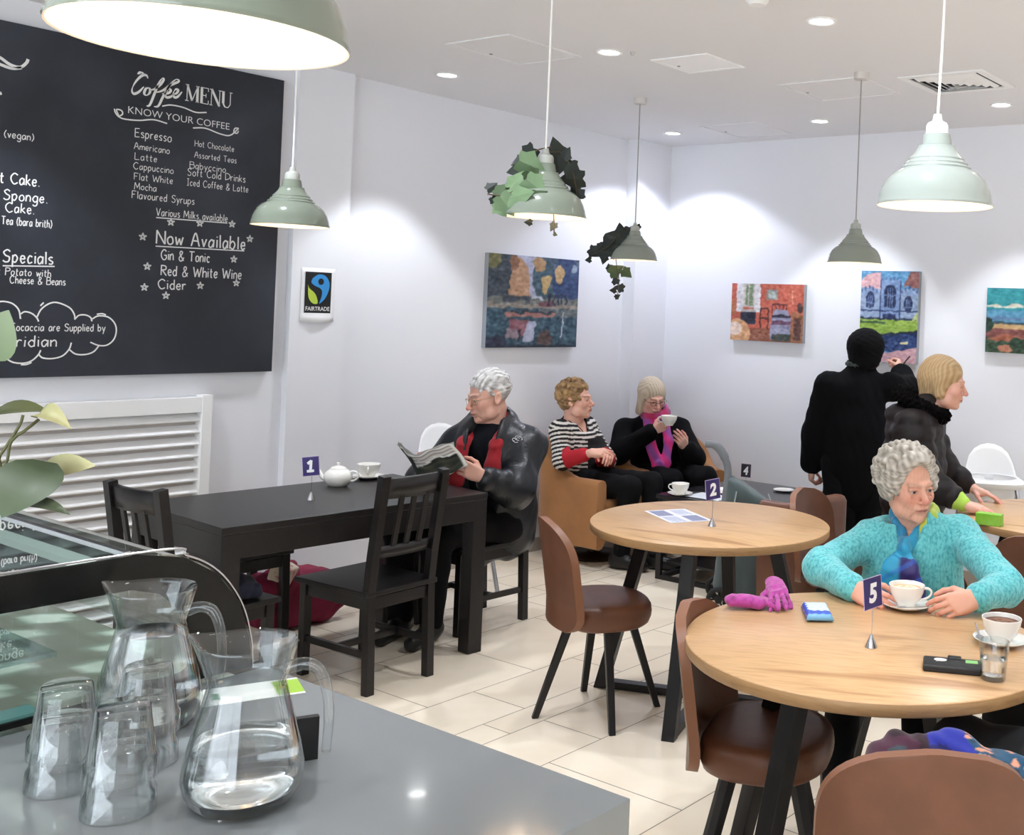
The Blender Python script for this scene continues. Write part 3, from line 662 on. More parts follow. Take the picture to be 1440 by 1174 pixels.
shell_chair((-2.883, 3.316), (.54, .86), R(42), 'brown leather chair standing free at the left of the middle round table')
shell_chair((-1.64, 2.595), (.93, .36), R(10), 'brown leather chair pushed under the left side of the nearest round table')
shell_chair((-1.00, 2.16), (-.58, .81), R(0), 'brown leather chair in the bottom right corner with its back to the viewer')
shell_chair((-1.63, 3.40), (.28, -.96), R(0), 'brown leather chair under the woman in the turquoise jumper')
shell_chair((-1.45, 4.43), (-.12, .99), R(0), 'dark brown leather chair back close behind the turquoise jumper, at the right edge')
shell_chair((-2.46, 4.53), (.97, .12), R(10), 'brown leather chair behind the middle round table, turned to the right')

shell_chair((-.62, 2.72), (-1, .08), R(0), 'brown leather chair at the right of the nearest round table, outside the photo')

# --- tan tub armchairs
M_TAN = mat('tan_suede', (168, 116, 68), .75, noise=(5, (146, 98, 56), .4, .75), bump=(90, .08, .003), sheen=.2)
def tub_chair(loc, face, label, mm, w=.62, d=.58, ha=.54, hb=.78, base='swivel', proto={}):
    o = empty('tub_armchair')
    r = min(.2, w * .32); path = []
    for k in range(6): path.append((-w / 2, d / 2 - k * (d - r) / 6))
    for k in range(9): a = PI + k * PI / 16; path.append((-w / 2 + r + r * math.cos(a), -d / 2 + r + r * math.sin(a)))
    for k in range(1, 8): path.append((-w / 2 + r + k * (w - 2 * r) / 8, -d / 2))
    path += [(-x, y) for x, y in path[14::-1]]
    n = len(path); th = .085; m = MB(); vs_ = []; NP = 12
    for i, (x, y) in enumerate(path):
        a = np.array(path[max(i - 1, 0)]); b = np.array(path[min(i + 1, n - 1)]); t = b - a; t /= np.linalg.norm(t); inn = np.array((-t[1], t[0]))
        if np.dot(inn, -np.array((x, y))) < 0 and abs(x) < w / 2 - .01: inn = -inn
        if abs(x) > w / 2 - .01: inn = np.array((-np.sign(x), 0))
        q = (d / 2 - y) / d; hh = ha + (hb - ha) * (max(0, (q - .35) / .65) ** 1.3)
        prof = [(0.012, .13), (0, .3), (0, hh - .03), (.012, hh - .008), (.03, hh), (th - .03, hh), (th - .012, hh - .008), (th, hh - .03), (th + .01, .3), (th + .01, .16), (th - .02, .125), (.035, .12)]
        for o_, z in prof:
            p = np.array((x, y)) + inn * o_; vs_.append((p[0], p[1], z))
    fs = [(i * NP + k, i * NP + (k + 1) % NP, (i + 1) * NP + (k + 1) % NP, (i + 1) * NP + k) for i in range(n - 1) for k in range(NP)]
    fs += [tuple(range(NP)), tuple((n - 1) * NP + k for k in range(NP - 1, -1, -1))]
    m.add(vs_, fs); m.build('shell', mm, o, smooth=45, bevel=.008)
    m = MB(); iw = w / 2 - th + .004
    c = [(-iw, d / 2 - .02), (-iw, -d / 2 + th + .06), (-iw + .08, -d / 2 + th), (iw - .08, -d / 2 + th), (iw, -d / 2 + th + .06), (iw, d / 2 - .02), (iw - .03, d / 2 + .01), (-iw + .03, d / 2 + .01)]
    m.prism(c, .16, .415); m.build('seat_cushion', mm, o, smooth=0, bevel=.025, bseg=4)
    if base == 'swivel':
        MB().lathe([(0, 0), (.2, 0), (.205, .006), (.2, .012), (.05, .022), (.035, .03), (.035, .13), (0, .13)], 40).build('swivel_base', mat('dark_bronze', (62, 52, 44), .35, .6), o)
    else:
        for sx in (-1, 1):
            for sy in (-1, 1): MB().leg((sx * (w / 2 - .07), sy * (d / 2 - .07), .13), (sx * (w / 2 - .07), sy * (d / 2 - .07), 0), .055, .045).build('leg', mat('dark_walnut', (52, 38, 30), .4), o, smooth=0, bevel=.003)
    o.location = (*loc, 0); o.rotation_euler = (0, 0, math.atan2(-face[0], face[1]))
    return tag(o, label, 'armchair', 'tub armchairs around the low table')
tub_chair((-4.74, 5.355), (1, .03), 'tan suede tub armchair under the woman in the striped top', M_TAN, w=.67, hb=.76)
tub_chair((-4.60, 5.97), (.80, -.60), 'tan suede tub armchair in the corner under the woman drinking', M_TAN, w=.58, d=.54, hb=.74)
tub_chair((-2.88, 4.87), (-1, .1), 'dark brown square-armed armchair half hidden behind the middle round table', M_LEA, w=.34, d=.36, ha=.64, hb=.69, base='legs')

# --- low black table with number 4
ct = empty('coffee_table', (-3.62, 5.56, 0), 0, 'low black table with sled legs in the far corner, set with number 4', 'table')
MB().box((0, 0, .487), (.92, .84, .026)).build('tabletop', mat('black_gloss', (30, 28, 32), .18), ct, smooth=0, bevel=.002)
for sx in (-1, 1):
    m = MB(); x = sx * .43
    m.box((x, -.40, .237), (.035, .025, .474)); m.box((x, .40, .237), (.035, .025, .474)); m.box((x, 0, .0125), (.035, .8, .025)); m.box((x, 0, .46), (.035, .78, .02))
    m.build('sled_leg', M_BLKM, ct, smooth=0)
m = MB(); m.box((0, -.4, .0125), (.83, .025, .025)); m.box((0, .4, .0125), (.83, .025, .025)); m.box((0, 0, .1), (.8, .74, .014)); m.build('lower_panel', M_BLKM, ct, smooth=0)  # floor bars and a flat black sheet low between the sled legs

# --- white high chairs
M_CHR = mat('silver_tube', (190, 192, 196), .25, 1.0)
def high_chair(loc, rz, label, proto=[None]):
    if proto[0] is None:
        o = empty('high_chair')
        def shell(u, v):
            # v 0 front rim .. 1 top of back; one moulded bucket
            a = (u - .5) * PI
            return None
        m = MB(); nu, nv = 25, 16; vs_ = []
        for j in range(nv):
            v = j / (nv - 1)
            for i in range(nu):
                a = 2 * PI * i / nu; c, s = math.cos(a), math.sin(a)
                if v < .25: r = .115 * v / .25; z = .56
                else:
                    q = (v - .25) / .75; r = .115 + .04 * q; back = max(0.0, (-s - .5) / .5) ** .5
                    z = .56 + q * (.175 + .165 * back)
                x, y = r * c, r * s * .9 - (.05 * max(0, -s) * (max(v - .25, 0)))
                vs_.append((x, y, z))
        fs = [(j * nu + i, j * nu + (i + 1) % nu, (j + 1) * nu + (i + 1) % nu, (j + 1) * nu + i) for j in range(nv - 1) for i in range(nu)]
        m.add(vs_, fs); m.build('seat_shell', M_WHITE, o, solid=.006, smooth=50)
        m = MB(); N = 40
        out = [(.20 * math.copysign(abs(math.cos(t)) ** .6, math.cos(t)), .02 + .17 * math.copysign(abs(math.sin(t)) ** .6, math.sin(t))) for t in [2 * PI * k / N for k in range(N)]]
        inn = [(.145 * math.cos(t), .135 * math.sin(t)) for t in [2 * PI * k / N for k in range(N)]]
        vs_ = [(x * .92, y * .92, .718) for x, y in out] + [(x, y, .735) for x, y in inn] + [(x * .9, y * .9, .69) for x, y in out]
        fs = [(k, (k + 1) % N, N + (k + 1) % N, N + k) for k in range(N)] + [(2 * N + k, 2 * N + (k + 1) % N, (k + 1) % N, k) for k in range(N)]
        m.add(vs_, fs); m.build('rim', M_WHITE, o, solid=.004, smooth=50)
        for sx in (-1, 1):
            for sy in (-1, 1): MB().tube([(sx * .135, sy * .12, .69), (sx * .24, sy * .24, .003)], .0125, 10).build('leg', M_CHR, o)
        proto[0] = o
    else: o = copy_tree(proto[0])
    o.location = (*loc, 0); o.rotation_euler = (0, 0, rz); return tag(o, label, 'high chair', 'white high chairs by the walls')
high_chair((-4.785, 4.16), R(-115), 'white plastic high chair behind the newspaper reader, only its rounded back showing')
high_chair((-2.29, 5.86), R(205), 'white plastic high chair against the back wall beside the brown-coated woman')
# ------------------------------------------------------------------ crockery, signs and table things
M_CHINA = mat('white_china', (240, 238, 232), .18, coat=.3)
M_STEEL = mat('brushed_steel', (186, 186, 190), .25, 1.0)
CUPO = [(0, .006), (.022, .006), (.024, 0), (.027, .0), (.030, .008), (.042, .022), (.050, .042), (.0535, .062), (.0525, .063), (.0505, .062), (.047, .042), (.039, .024), (.026, .013), (0, .012)]
def cup(loc, rz, label, fill=None, saucer=True, z=0.0, tilt=0.0, group='white coffee cups'):
    o = empty('coffee_cup', (loc[0], loc[1], loc[2] + (.009 if saucer else 0)), rz, label, 'cup', group)
    if tilt: o.rotation_euler = (tilt, 0, rz)
    MB().lathe(CUPO, 40).build('bowl', M_CHINA, o, smooth=50)
    P = bez((.047, 0, .05), (.085, 0, .06), (.088, 0, .018), (.037, 0, .016), 12)
    MB().tube(P, [.0042] * 3 + [.0036] * 6 + [.0042] * 3, 8).build('handle', M_CHINA, o, smooth=60)
    if fill:
        MB().lathe([(0, .052), (.035, .052), (.0487, .0515)], 32, mis=[0, 1]).build('coffee', [mat('foam_' + fill[0], fill[1], .6, noise=(60, fill[2], .42, .62)), mat('crema_' + fill[0], fill[2], .5)], o)
    if saucer:
        s = MB().lathe([(0, .003), (.024, .003), (.026, 0), (.036, 0), (.052, .006), (.074, .016), (.075, .0175), (.073, .018), (.05, .0095), (.03, .0075), (.028, .009), (0, .0085)], 48).build('saucer', M_CHINA, smooth=50)
        s.location = loc; tag(s, label.replace('cup', 'saucer', 1) if 'saucer' not in label else label, 'saucer', 'white saucers')
        return o, s
    return o, None
def sauc_label(c, txt): c[1]['label'] = txt; return c
sauc_label(cup((-4.462, 3.401, .725), R(-40), 'white coffee cup at the wall end of the black table', None), 'white saucer at the wall end of the black table')
sauc_label(cup((-1.432, 3.028, .73), R(38), 'white coffee cup full of milky foam, in front of the woman in turquoise', ('milk', (238, 226, 204), (206, 172, 128))), 'white saucer held by the woman in the turquoise jumper')
sauc_label(cup((-1.075, 2.873, .73), R(80), 'white coffee cup with brown cocoa foam at the right edge of the photo', ('cocoa', (150, 108, 84), (96, 60, 44))), 'white saucer with a spoon at the right edge, behind the water tumbler')
sauc_label(cup((-3.945, 5.20, .5), R(195), 'cream coffee cup at the front of the low black table', None), 'white saucer at the front of the low black table')
def spoon(loc, rz, label):
    m = MB(); m.bar((0, 0, 0), (.085, 0, .003), .005, .0016); m.lathe([(0, -.0015), (.008, -.001), (.011, .001), (0, .0005)], 16, (-.008, 0, .001), sx=1.5)
    s = m.build('teaspoon', M_STEEL); s.location = loc; s.rotation_euler = (0, R(-6), rz); return tag(s, label, 'spoon', 'steel teaspoons')
spoon((-1.412, 2.968, .7475), R(18), 'steel teaspoon on the saucer in front of the woman in turquoise')
spoon((-1.125, 2.843, .7475), R(120), 'steel teaspoon on the saucer at the right edge of the photo')
# teapot
tp = empty('teapot', (-4.384, 3.175, .725), R(35), 'squat white china teapot on the black table', 'teapot')
MB().lathe([(0, .003), (.035, .003), (.037, 0), (.041, .002), (.058, .022), (.064, .042), (.058, .062), (.04, .076), (.034, .079), (.0, .079)], 40).build('pot', M_CHINA, tp, smooth=60)
MB().lathe([(.036, .079), (.033, .085), (.018, .091), (.006, .093), (.005, .097), (.009, .102), (.008, .107), (0, .109)], 32).build('lid', M_CHINA, tp, smooth=60)
MB().tube(bez((-.052, 0, .032), (-.08, 0, .03), (-.078, 0, .06), (-.098, 0, .078), 10), list(np.linspace(.013, .0065, 10)), 12).build('spout', M_CHINA, tp, smooth=60)
MB().tube(bez((.05, 0, .064), (.1, 0, .085), (.11, 0, .025), (.058, 0, .024), 14), .005, 8).build('handle', M_CHINA, tp, smooth=60)
# number signs on wire clips
def number_sign(loc, rz, n, label, h=.115, col=(46, 33, 98), tip=0.0):
    o = empty('number_sign', loc, rz, label, 'number sign', 'table number signs on wire stands')
    MB().lathe([(0, 0), (.0165, 0), (.0165, .002), (.003, .034), (0, .035)], 24).build('cone_base', M_STEEL, o, smooth=40)
    m = MB(); m.tube([(0, 0, .03), (.001, .0, h)], .0012, 6); m.tube([(.001 + .004 * math.cos(t), 0, h + .004 + .004 * math.sin(t)) for t in np.linspace(-PI / 2, 1.4 * PI, 12)], .001, 5); m.build('wire', M_STEEL, o)
    m = MB(); T = Matrix.Translation((0, -.003, h - .002)) @ Matrix.Rotation(tip, 4, 'Y') @ Matrix.Rotation(R(-4), 4, 'X')
    m.box((0, 0, .041), (.078, .0012, .082), 0, M=T); m.box((0, -.0002, .041), (.0745, .0012, .0785), 1, M=T)
    N = T @ Matrix(((1, 0, 0, 0), (0, 0, -1, -.0012), (0, 1, 0, .018), (0, 0, 0, 1)))
    text_mesh(m, n, .066, N, 2, shear=.12, offset=.045, align='CENTER')
    if n == '1': ribbon(m, [(-.019, .003), (.014, .003)], .011, .0002, 2, N); ribbon(m, [(-.014, .034), (.004, .046)], .012, .0002, 2, N)
    m.build('card', [mat('card_edge', (196, 176, 210), .5), mat('card_%d' % col[0], col, .45), mat('print_white', (235, 235, 235), .6)], o, smooth=0, recalc=False)
    return o
number_sign((-4.152, 2.877, .725), R(26), '1', 'purple number 1 card on a wire stand on the black table', h=.105, tip=R(-8))
number_sign((-2.582, 3.623, .73), R(78), '2', 'purple number 2 card on a wire stand on the middle round table', h=.11, tip=R(-4))
number_sign((-1.331, 2.610, .73), R(80), '5', 'purple number 5 card on a wire stand on the nearest round table', h=.105, tip=R(-3))
number_sign((-3.75, 5.60, .5), R(-5), '4', 'dark number 4 card on a wire stand behind the grey shopping trolley', h=.09, col=(26, 22, 38), tip=R(-2))
# printed sheet on the middle table
sh = MB(); T = Matrix.Translation((-2.815, 3.70, .7305)) @ Matrix.Rotation(R(-28), 4, 'Z')
sh.box((0, 0, .0005), (.275, .19, .001), 0, M=T)
for x, y, c in ((-.066, .045, 2), (.068, .045, 1), (-.066, -.047, 1), (.068, -.047, 2)):
    sh.add([(x - .058, y - .036, .0012), (x + .058, y - .036, .0012), (x + .058, y + .036, .0012), (x - .058, y + .036, .0012)], [(0, 1, 2, 3)], c, T)
    for k in range(6): sh.add([(x - .05, y - .028 + k * .01, .0014), (x + .02 + .02 * (k % 3), y - .028 + k * .01, .0014), (x + .02 + .02 * (k % 3), y - .0255 + k * .01, .0014), (x - .05, y - .0255 + k * .01, .0014)], [(0, 1, 2, 3)], 3, T)
tag(sh.build('printed_sheet', [mat('sheet_white', (236, 236, 244), .5), mat('sheet_blue', (140, 146, 178), .5), mat('sheet_pale', (214, 219, 236), .5), mat('sheet_line', (112, 118, 152), .5)], smooth=0, recalc=False), 'white printed sheet with blue boxes on the middle round table', 'leaflet')
# tumbler of water on the nearest table
M_GLASS = pane_mat('clear_glass', (.965, .975, .975), .05, 2.4, (.66, .72, .72))
M_WATER = glass_mat('water', (1, 1, 1), 1.33)
def tumbler_profile(h=.098, r0=.033, r1=.046, t=.0024):
    return [(0, .0), (r0 - .003, .0), (r0, .003), (r0 + (r1 - r0) * .62, h * .66), (r1 - .001, h * .72), (r1, h - .001), (r1 - t / 2, h), (r1 - t, h - .001), (r1 - t - .001, h * .72), (r0 + (r1 - r0) * .62 - t, h * .66), (r0 - t + .001, .012), (r0 * .5, .0095), (0, .009)]
def facet(mb_, n, lo, hi, depth=.0012, segs=None):
    return mb_
wt = empty('water_tumbler', (-.982, 2.579, .73), 0, 'faceted glass tumbler half full of water beside the black phone case', 'glass')
MB().lathe(tumbler_profile(.095, .030, .037, .003), 40).build('tumbler', M_GLASS, wt, smooth=45)
MB().lathe([(0, .0105), (.0265, .013), (.0315, .052), (0, .052)], 40).build('water', M_WATER, wt, smooth=45)
# phone wallet
ph = empty('phone_case', (-1.085, 2.585, .73), R(24), 'black folding phone case with a white speech bubble and a green patch', 'phone case')
MB().box((0, 0, .009), (.155, .078, .018)).build('cover', mat('black_leather', (26, 25, 26), .45, bump=(200, .1, .001)), ph, smooth=0, bevel=.005, bseg=3)
MB().box((.0, .036, .0105), (.034, .026, .0205)).build('clasp', mat('black_leather', (26, 25, 26), .45), ph, smooth=0, bevel=.003)
m = MB(); m.lathe([(0, .0004), (.016, .0004), (.016, 0)], 24, (-.035, .012, .0181), sx=1.0, sy=.75); m.add([(-.042, .003, .0185), (-.034, .003, .0185), (-.047, -.006, .0185)], [(0, 1, 2)]); m.build('speech_bubble_sticker', mat('print_white', (235, 235, 235), .6), ph, smooth=0)
MB().box((.042, .014, .0183), (.03, .024, .0006)).build('green_patch', mat('mint_green', (150, 214, 130), .5), ph, smooth=0, bevel=.0)
# tissue packet, blue and white
def paintgrid(name, w, d, fn, nx, ny, T, mm, th=0.0):
    V = []; C = []
    for j in range(ny):
        for i in range(nx):
            u, v = i / (nx - 1), j / (ny - 1); V.append(T @ Vector(((u - .5) * w, (v - .5) * d, 0))); C.append(fn(u, v))
    m = MB(); m.v = [tuple(p) for p in V]; m.f = [[j * nx + i, j * nx + i + 1, (j + 1) * nx + i + 1, (j + 1) * nx + i] for j in range(ny - 1) for i in range(nx - 1)]; m.m = [0] * len(m.f)
    return m, np.array(C)
ts = MB(); cols = []
nx, ny = 22, 26
for j in range(ny):
    for i in range(nx):
        u, v = i / (nx - 1), j / (ny - 1)
        ex = min(u, 1 - u); ey = min(v, 1 - v); z = .017 * min(1, (ex / .1)) ** .5 * min(1, (ey / .05)) ** .5 + .001 * math.sin(u * 23) * math.sin(v * 17)
        ts.v.append(((u - .5) * .078, (v - .5) * .14, .003 + z))
        e = .24 + .05 * math.sin(v * 31) + .04 * math.sin(v * 67 + 1)
        cols.append(lin((30, 70, 190)) if (v < e or u < .14 + .04 * math.sin(v * 40) or v > .97) and not (v < .05) else lin((206, 224, 244)) if v > .05 else lin((120, 180, 220)))
ts.f = [[j * nx + i, j * nx + i + 1, (j + 1) * nx + i + 1, (j + 1) * nx + i] for j in range(ny - 1) for i in range(nx - 1)]; ts.m = [0] * len(ts.f)
tso = ts.build('tissue_packet', mat('tissue_plastic', None, .22, attr=True), recalc=False, solid=.003, smooth=60); set_col(tso.data, np.array(cols))
tso.location = (-1.592, 2.773, .7335); tso.rotation_euler = (0, 0, R(38)); tag(tso, 'blue and white tissue packet on the nearest round table beside the pink gloves', 'tissue packet')
# plates and cutlery on the low table
PL = [(0, .004), (.05, .003), (.055, 0), (.06, .002), (.085, .008), (.105, .016), (.104, .018), (.083, .011), (.055, .007), (0, .007)]
for x, y, z, l, k in ((-3.82, 5.46, .5, 'white plate beneath the number 4 card on the low black table', 1.0), (-3.60, 5.80, .5, 'white side plate beyond the shopping trolley on the low black table', .62)):
    p = MB().lathe(PL, 40).build('plate', M_CHINA, smooth=50); p.location = (x, y, z); p.scale = (k, k, k); tag(p, l, 'plate', 'white plates on the low table')
tray = MB(); tray.box((0, 0, .006), (.24, .17, .006)); tag(tray.build('napkin_tray', mat('pale_grey', (206, 210, 216), .4), bevel=.003, smooth=0), 'pale flat tray in front of the white plate on the low black table', 'tray').location = (-3.78, 5.27, .498)
m = MB(); m.bar((0, -.08, 0), (0, .09, 0), .008, .002); m.box((0, .12, 0), (.012, .07, .0015)); kn = m.build('table_knife', M_STEEL, smooth=0); kn.location = (-3.93, 5.36, .502); kn.rotation_euler = (0, 0, R(-60)); tag(kn, 'steel table knife beside the cream cup on the low black table', 'knife')
# lime box near the far right table
bx = MB().box((0, 0, .025), (.11, .05, .05)).build('lime_box', mat('lime_card', (126, 186, 44), .5, noise=(14, (150, 204, 80), .4, .7)), smooth=0, bevel=.003); bx.location = (-1.755, 4.50, .73); bx.rotation_euler = (0, 0, R(6)); tag(bx, 'lime green box at the edge of the right hand round table', 'box')

# ------------------------------------------------------------------ serving counter with jugs and glasses
M_CTR = mat('grey_quartz', (118, 122, 123), .10, coat=.25)
ctr = empty('serving_counter', (0, 0, 0), 0, 'grey stone serving counter in the lower left foreground', 'counter')
MB().box((-1.445, .22, .87), (.89, 2.02, .06)).build('worktop', M_CTR, ctr, smooth=0, bevel=.002)
MB().box((-1.455, .21, .42), (.85, 1.98, .84)).build('base_cabinet', mat('counter_grey', (126, 126, 116), .5), ctr, smooth=0, bevel=.002)
JUG = [(0, 0), (.052, 0), (.064, .006), (.074, .022), (.0785, .040), (.0775, .052), (.071, .085), (.060, .125), (.0515, .158), (.0495, .168), (.0525, .176), (.058, .196), (.0625, .214), (.064, .219), (.0625, .222), (.0600, .219), (.0545, .196), (.0485, .177), (.0455, .168), (.0475, .158), (.056, .125), (.067, .085), (.0735, .052), (.0742, .040), (.069, .022), (.055, .014), (0, .013)]
def jug(loc, rz, label, level):
    o = empty('water_jug', loc, rz, label, 'jug', 'glass water jugs on the counter')
    m = MB().lathe(JUG, 64)
    for i, (x, y, z) in enumerate(m.v):        # pouring lip at -x, raised a little
        if z > .165:
            a = math.atan2(y, -x); q = ((z - .165) / .055); k = math.exp(-(a / .42) ** 2) * q ** 1.5
            r = math.hypot(x, y) or 1; m.v[i] = (x * (1 + .30 * k), y * (1 - .25 * k), z + .006 * k + .004 * q * (1 + math.cos(a - PI)) * .0)
    m.build('jug_body', M_GLASS, o, smooth=60)
    P = spline([(.0535, 0, .186), (.078, 0, .194), (.098, 0, .186), (.110, 0, .158), (.114, 0, .12), (.112, 0, .075)], 6)
    n = len(P); m = MB(); m.tube(P, [.0095 - .0035 * i / n for i in range(n)], 12); m.build('handle', M_GLASS, o, smooth=60)
    k = [(r, z) for r, z in JUG[15:] if z <= level]
    r_at = np.interp(level, [z for r, z in JUG[:16:-1]][::1], [r for r, z in JUG[:16:-1]]) if 0 else None
    inner = sorted([(z, r) for r, z in JUG[15:]]); rl = np.interp(level, [z for z, _ in inner], [r for _, r in inner])
    prof = [(0, .0135), (.0545, .0145)] + [(r - .0004, z) for z, r in inner if .016 < z < level] + [(rl - .0004, level), (0, level)]
    MB().lathe(prof, 64).build('water', M_WATER, o, smooth=50)
    return o
jug((-1.402, .885, .9), R(34), 'glass jug of water at the front, nearest the black slate block', .088)
jug((-1.765, .945, .9), R(34), 'glass jug of water behind the stacked tumblers, beside the display case', .152)
def tumbler_up(loc, label):
    P = tumbler_profile(); h = .098
    prof = [(r, h - z) for r, z in P]
    m = MB().lathe(prof, 48)
    for i, (x, y, z) in enumerate(m.v):        # moulded facets low on the body
        r = math.hypot(x, y)
        if r > .02 and z > h * .36: a = math.atan2(y, x); m.v[i] = (x * (1 - .018 * abs(math.sin(5 * a))), y * (1 - .018 * abs(math.sin(5 * a))), z)
    o = m.build('drinking_glass', M_GLASS, smooth=50); o.location = loc; return tag(o, label, 'glass', 'upturned tumblers stacked on the counter')
for (x, y), w in (((-1.64, .762), 'leftmost'), ((-1.505, .772), 'frontmost'), ((-1.635, .872), 'rearmost')):
    tumbler_up((x, y, .9), 'lower upturned tumbler of the %s pair on the grey counter' % w)
    tumbler_up((x + .001, y, .9452), 'upper upturned tumbler of the %s pair on the grey counter' % w)
sb = MB().box((0, 0, .0325), (.105, .012, .065)).build('slate_block', mat('slate_black', (24, 24, 26), .6), smooth=0, bevel=.001); sb.location = (-1.479, .992, .9); sb.rotation_euler = (0, 0, R(64)); tag(sb, 'small black slate block standing behind the front water jug', 'sign block')
lf, lc = paintgrid('leaflet', .088, .165, lambda u, v: lin((150, 190, 60)) if v > .72 and abs(u - .5) < .4 else lin((236, 238, 234)) if not (.32 < u < .7 and .12 < v < .2) else lin((40, 120, 70)), 20, 40, Matrix.Identity(4), None)
lo = lf.build('leaflet', mat('leaflet_print', None, .4, attr=True), smooth=0, recalc=False, solid=.0008); set_col(lo.data, lc); lo.location = (-1.784, 1.134, .9012); lo.rotation_euler = (0, 0, R(-24)); tag(lo, 'white leaflet with green print lying behind the front jug', 'leaflet')

# ------------------------------------------------------------------ glass display case
dc = empty('display_case', (-1.9, 0, 0), 0, 'glass display case with a black-bordered side panel at the lower left', 'display case')
M_PANE = pane_mat('case_glass', (.86, .93, .91), .10)
M_PANET = pane_mat('case_top_glass', (.55, .66, .64), .34)
M_PRT = mat('black_glass_print', (9, 10, 10), .22, spec=.35)
OUTL = [(-.75, .905), (1.205, .905), (1.198, .96), (1.175, 1.03), (1.13, 1.09), (1.07, 1.128), (.99, 1.146), (-.75, 1.146)]
INL = [(-.66, .915), (1.097, .915), (1.095, .95), (1.083, 1.0), (1.058, 1.045), (1.025, 1.073), (.98, 1.088), (-.66, 1.090)]
m = MB(); vs_ = [(0, y, z) for y, z in OUTL] + [(0, y, z) for y, z in INL]; n = len(OUTL)
m.add(vs_, [(i, (i + 1) % n, n + (i + 1) % n, n + i) for i in range(n)]); m.build('side_border', M_PRT, dc, smooth=0, solid=.006, soff=0)
MB().add([(0, y, z) for y, z in INL], [tuple(range(n))]).build('side_pane', M_PANE, dc, smooth=0)
m = MB(); m.tube([(.001, y, z) for y, z in spline([(.3, 1.148), (.99, 1.149), (1.072, 1.131), (1.133, 1.093), (1.179, 1.03), (1.202, .96), (1.208, .905)], 6)], .0022, 6); m.build('edge_trim', M_STEEL, dc)
MB().add([(-.0, -.75, 1.15), (-1.6, -.75, 1.15), (-1.6, .965, 1.15), (-.0, .965, 1.15)], [(0, 1, 2, 3)]).build('top_pane', M_PANET, dc, smooth=0)
MB().box((-.8, .970, 1.15), (1.6, .012, .008)).build('top_trim', M_STEEL, dc, smooth=0)
F_ = [(.975, 1.148), (1.065, 1.13), (1.13, 1.09), (1.175, 1.03), (1.198, .96), (1.205, .905)]
m = MB(); Q = spline([(y, z) for y, z in F_], 5); m.grid(lambda u, v: (-.004 - 1.59 * u, *Q[min(int(round(v * (len(Q) - 1))), len(Q) - 1)]), 2, len(Q)); m.build('front_pane', M_PANE, dc)
MB().box((-.8, .22, .44), (1.6, 1.95, .88)).build('base_cabinet', mat('case_black', (22, 22, 24), .4), dc, smooth=0)
def reflect_dapple(u, v):  # green and cream dapples stand in for reflections inside the case
    q = math.sin(u * 47 + 3 * math.sin(v * 9)) * math.sin(v * 61 + 2 * math.sin(u * 13)); return lin((196, 204, 192)) if q > .38 else lin((128, 138, 124)) if q > 0.1 else lin((118, 117, 104))
mt, mc = paintgrid('t', 1.59, 1.93, reflect_dapple, 90, 100, Matrix.Translation((-.80, .225, .886)), None)
tr = mt.build('reflection_liner', mat('liner', None, .5, attr=True), dc, smooth=0, recalc=False); set_col(tr.data, mc)
MB().box((-.42, .45, 1.0), (.8, .85, .008)).build('glass_shelf', pane_mat('shelf_glass', (.80, .92, .90), .25), dc, smooth=0)
MB().box((-.03, .30, .912), (.045, 1.1, .012)).build('glass_ledge', mat('teal_glass_edge', (104, 158, 156), .1, coat=.3), dc, smooth=0)
MB().box((-.8, -.72, 1.02), (1.58, .02, .24)).build('rear_door', mat('case_steel', (170, 176, 172), .3, .8), dc, smooth=0)
MB().box((-.8, .93, 1.132), (1.5, .03, .012)).build('led_strip', mat('case_led', (240, 248, 240), .4, emit=1.2), dc, smooth=0)

# ------------------------------------------------------------------ plants
def leaf_mesh(mb, base, tip, nrm, w, fold=.25, curl=.15, mi=0, n=9, shape=1.0, cols=None, c0=None, c1=None):
    base = np.array(base, float); tip = np.array(tip, float); d = tip - base; L = np.linalg.norm(d); d /= L
    nr = np.array(nrm, float); nr -= d * (nr @ d); nr /= np.linalg.norm(nr); s = np.cross(d, nr)
    vs_ = []
    for j in range(n):
        t = j / (n - 1); hw = w / 2 * (math.sin(PI * min(1, t ** shape)) ** .8 if 0 < t < 1 else .02)
        c = base + d * L * t + nr * (-curl * L * (2 * t - 1) ** 2 + curl * L)
        for k in (-1, -.5, 0, .5, 1):
            vs_.append(c + s * hw * k + nr * abs(k) * hw * fold)
            if cols is not None: cols.append(np.array(c0) * (1 - abs(k) * .15) if c1 is None else np.array(c0) * (1 - t) + np.array(c1) * t)
    mb.add(vs_, [(j * 5 + k, j * 5 + k + 1, (j + 1) * 5 + k + 1, (j + 1) * 5 + k) for j in range(n - 1) for k in range(4)], mi)
CR = np.array((.8294, .5573, .039)); CU = np.array((-.027, -.030, .999)); CT = np.array((.558, -.830, -.01))
def lp(px, py, d):   # point of the plant at a given distance from the viewer's station
    return np.array((0, 0, 1.6)) - CT * d + CR * (px - 1055.63) / 1549.75 * d - CU * (py - 422.6) / 1549.75 * d
pl = empty('potted_plant', (-1.98, .52, 1.151), 0, 'broad-leaved green plant in a pot at the left edge, standing on the display case', 'plant')
O = np.array((-1.98, .52, 1.151))
MB().lathe([(0, 0), (.05, 0), (.066, .10), (.068, .11), (.062, .11), (.055, .09), (0, .09)], 32).build('pot', mat('grey_pot', (150, 148, 142), .6), pl, smooth=40)
lc = []; m = MB(); D0 = 1.56
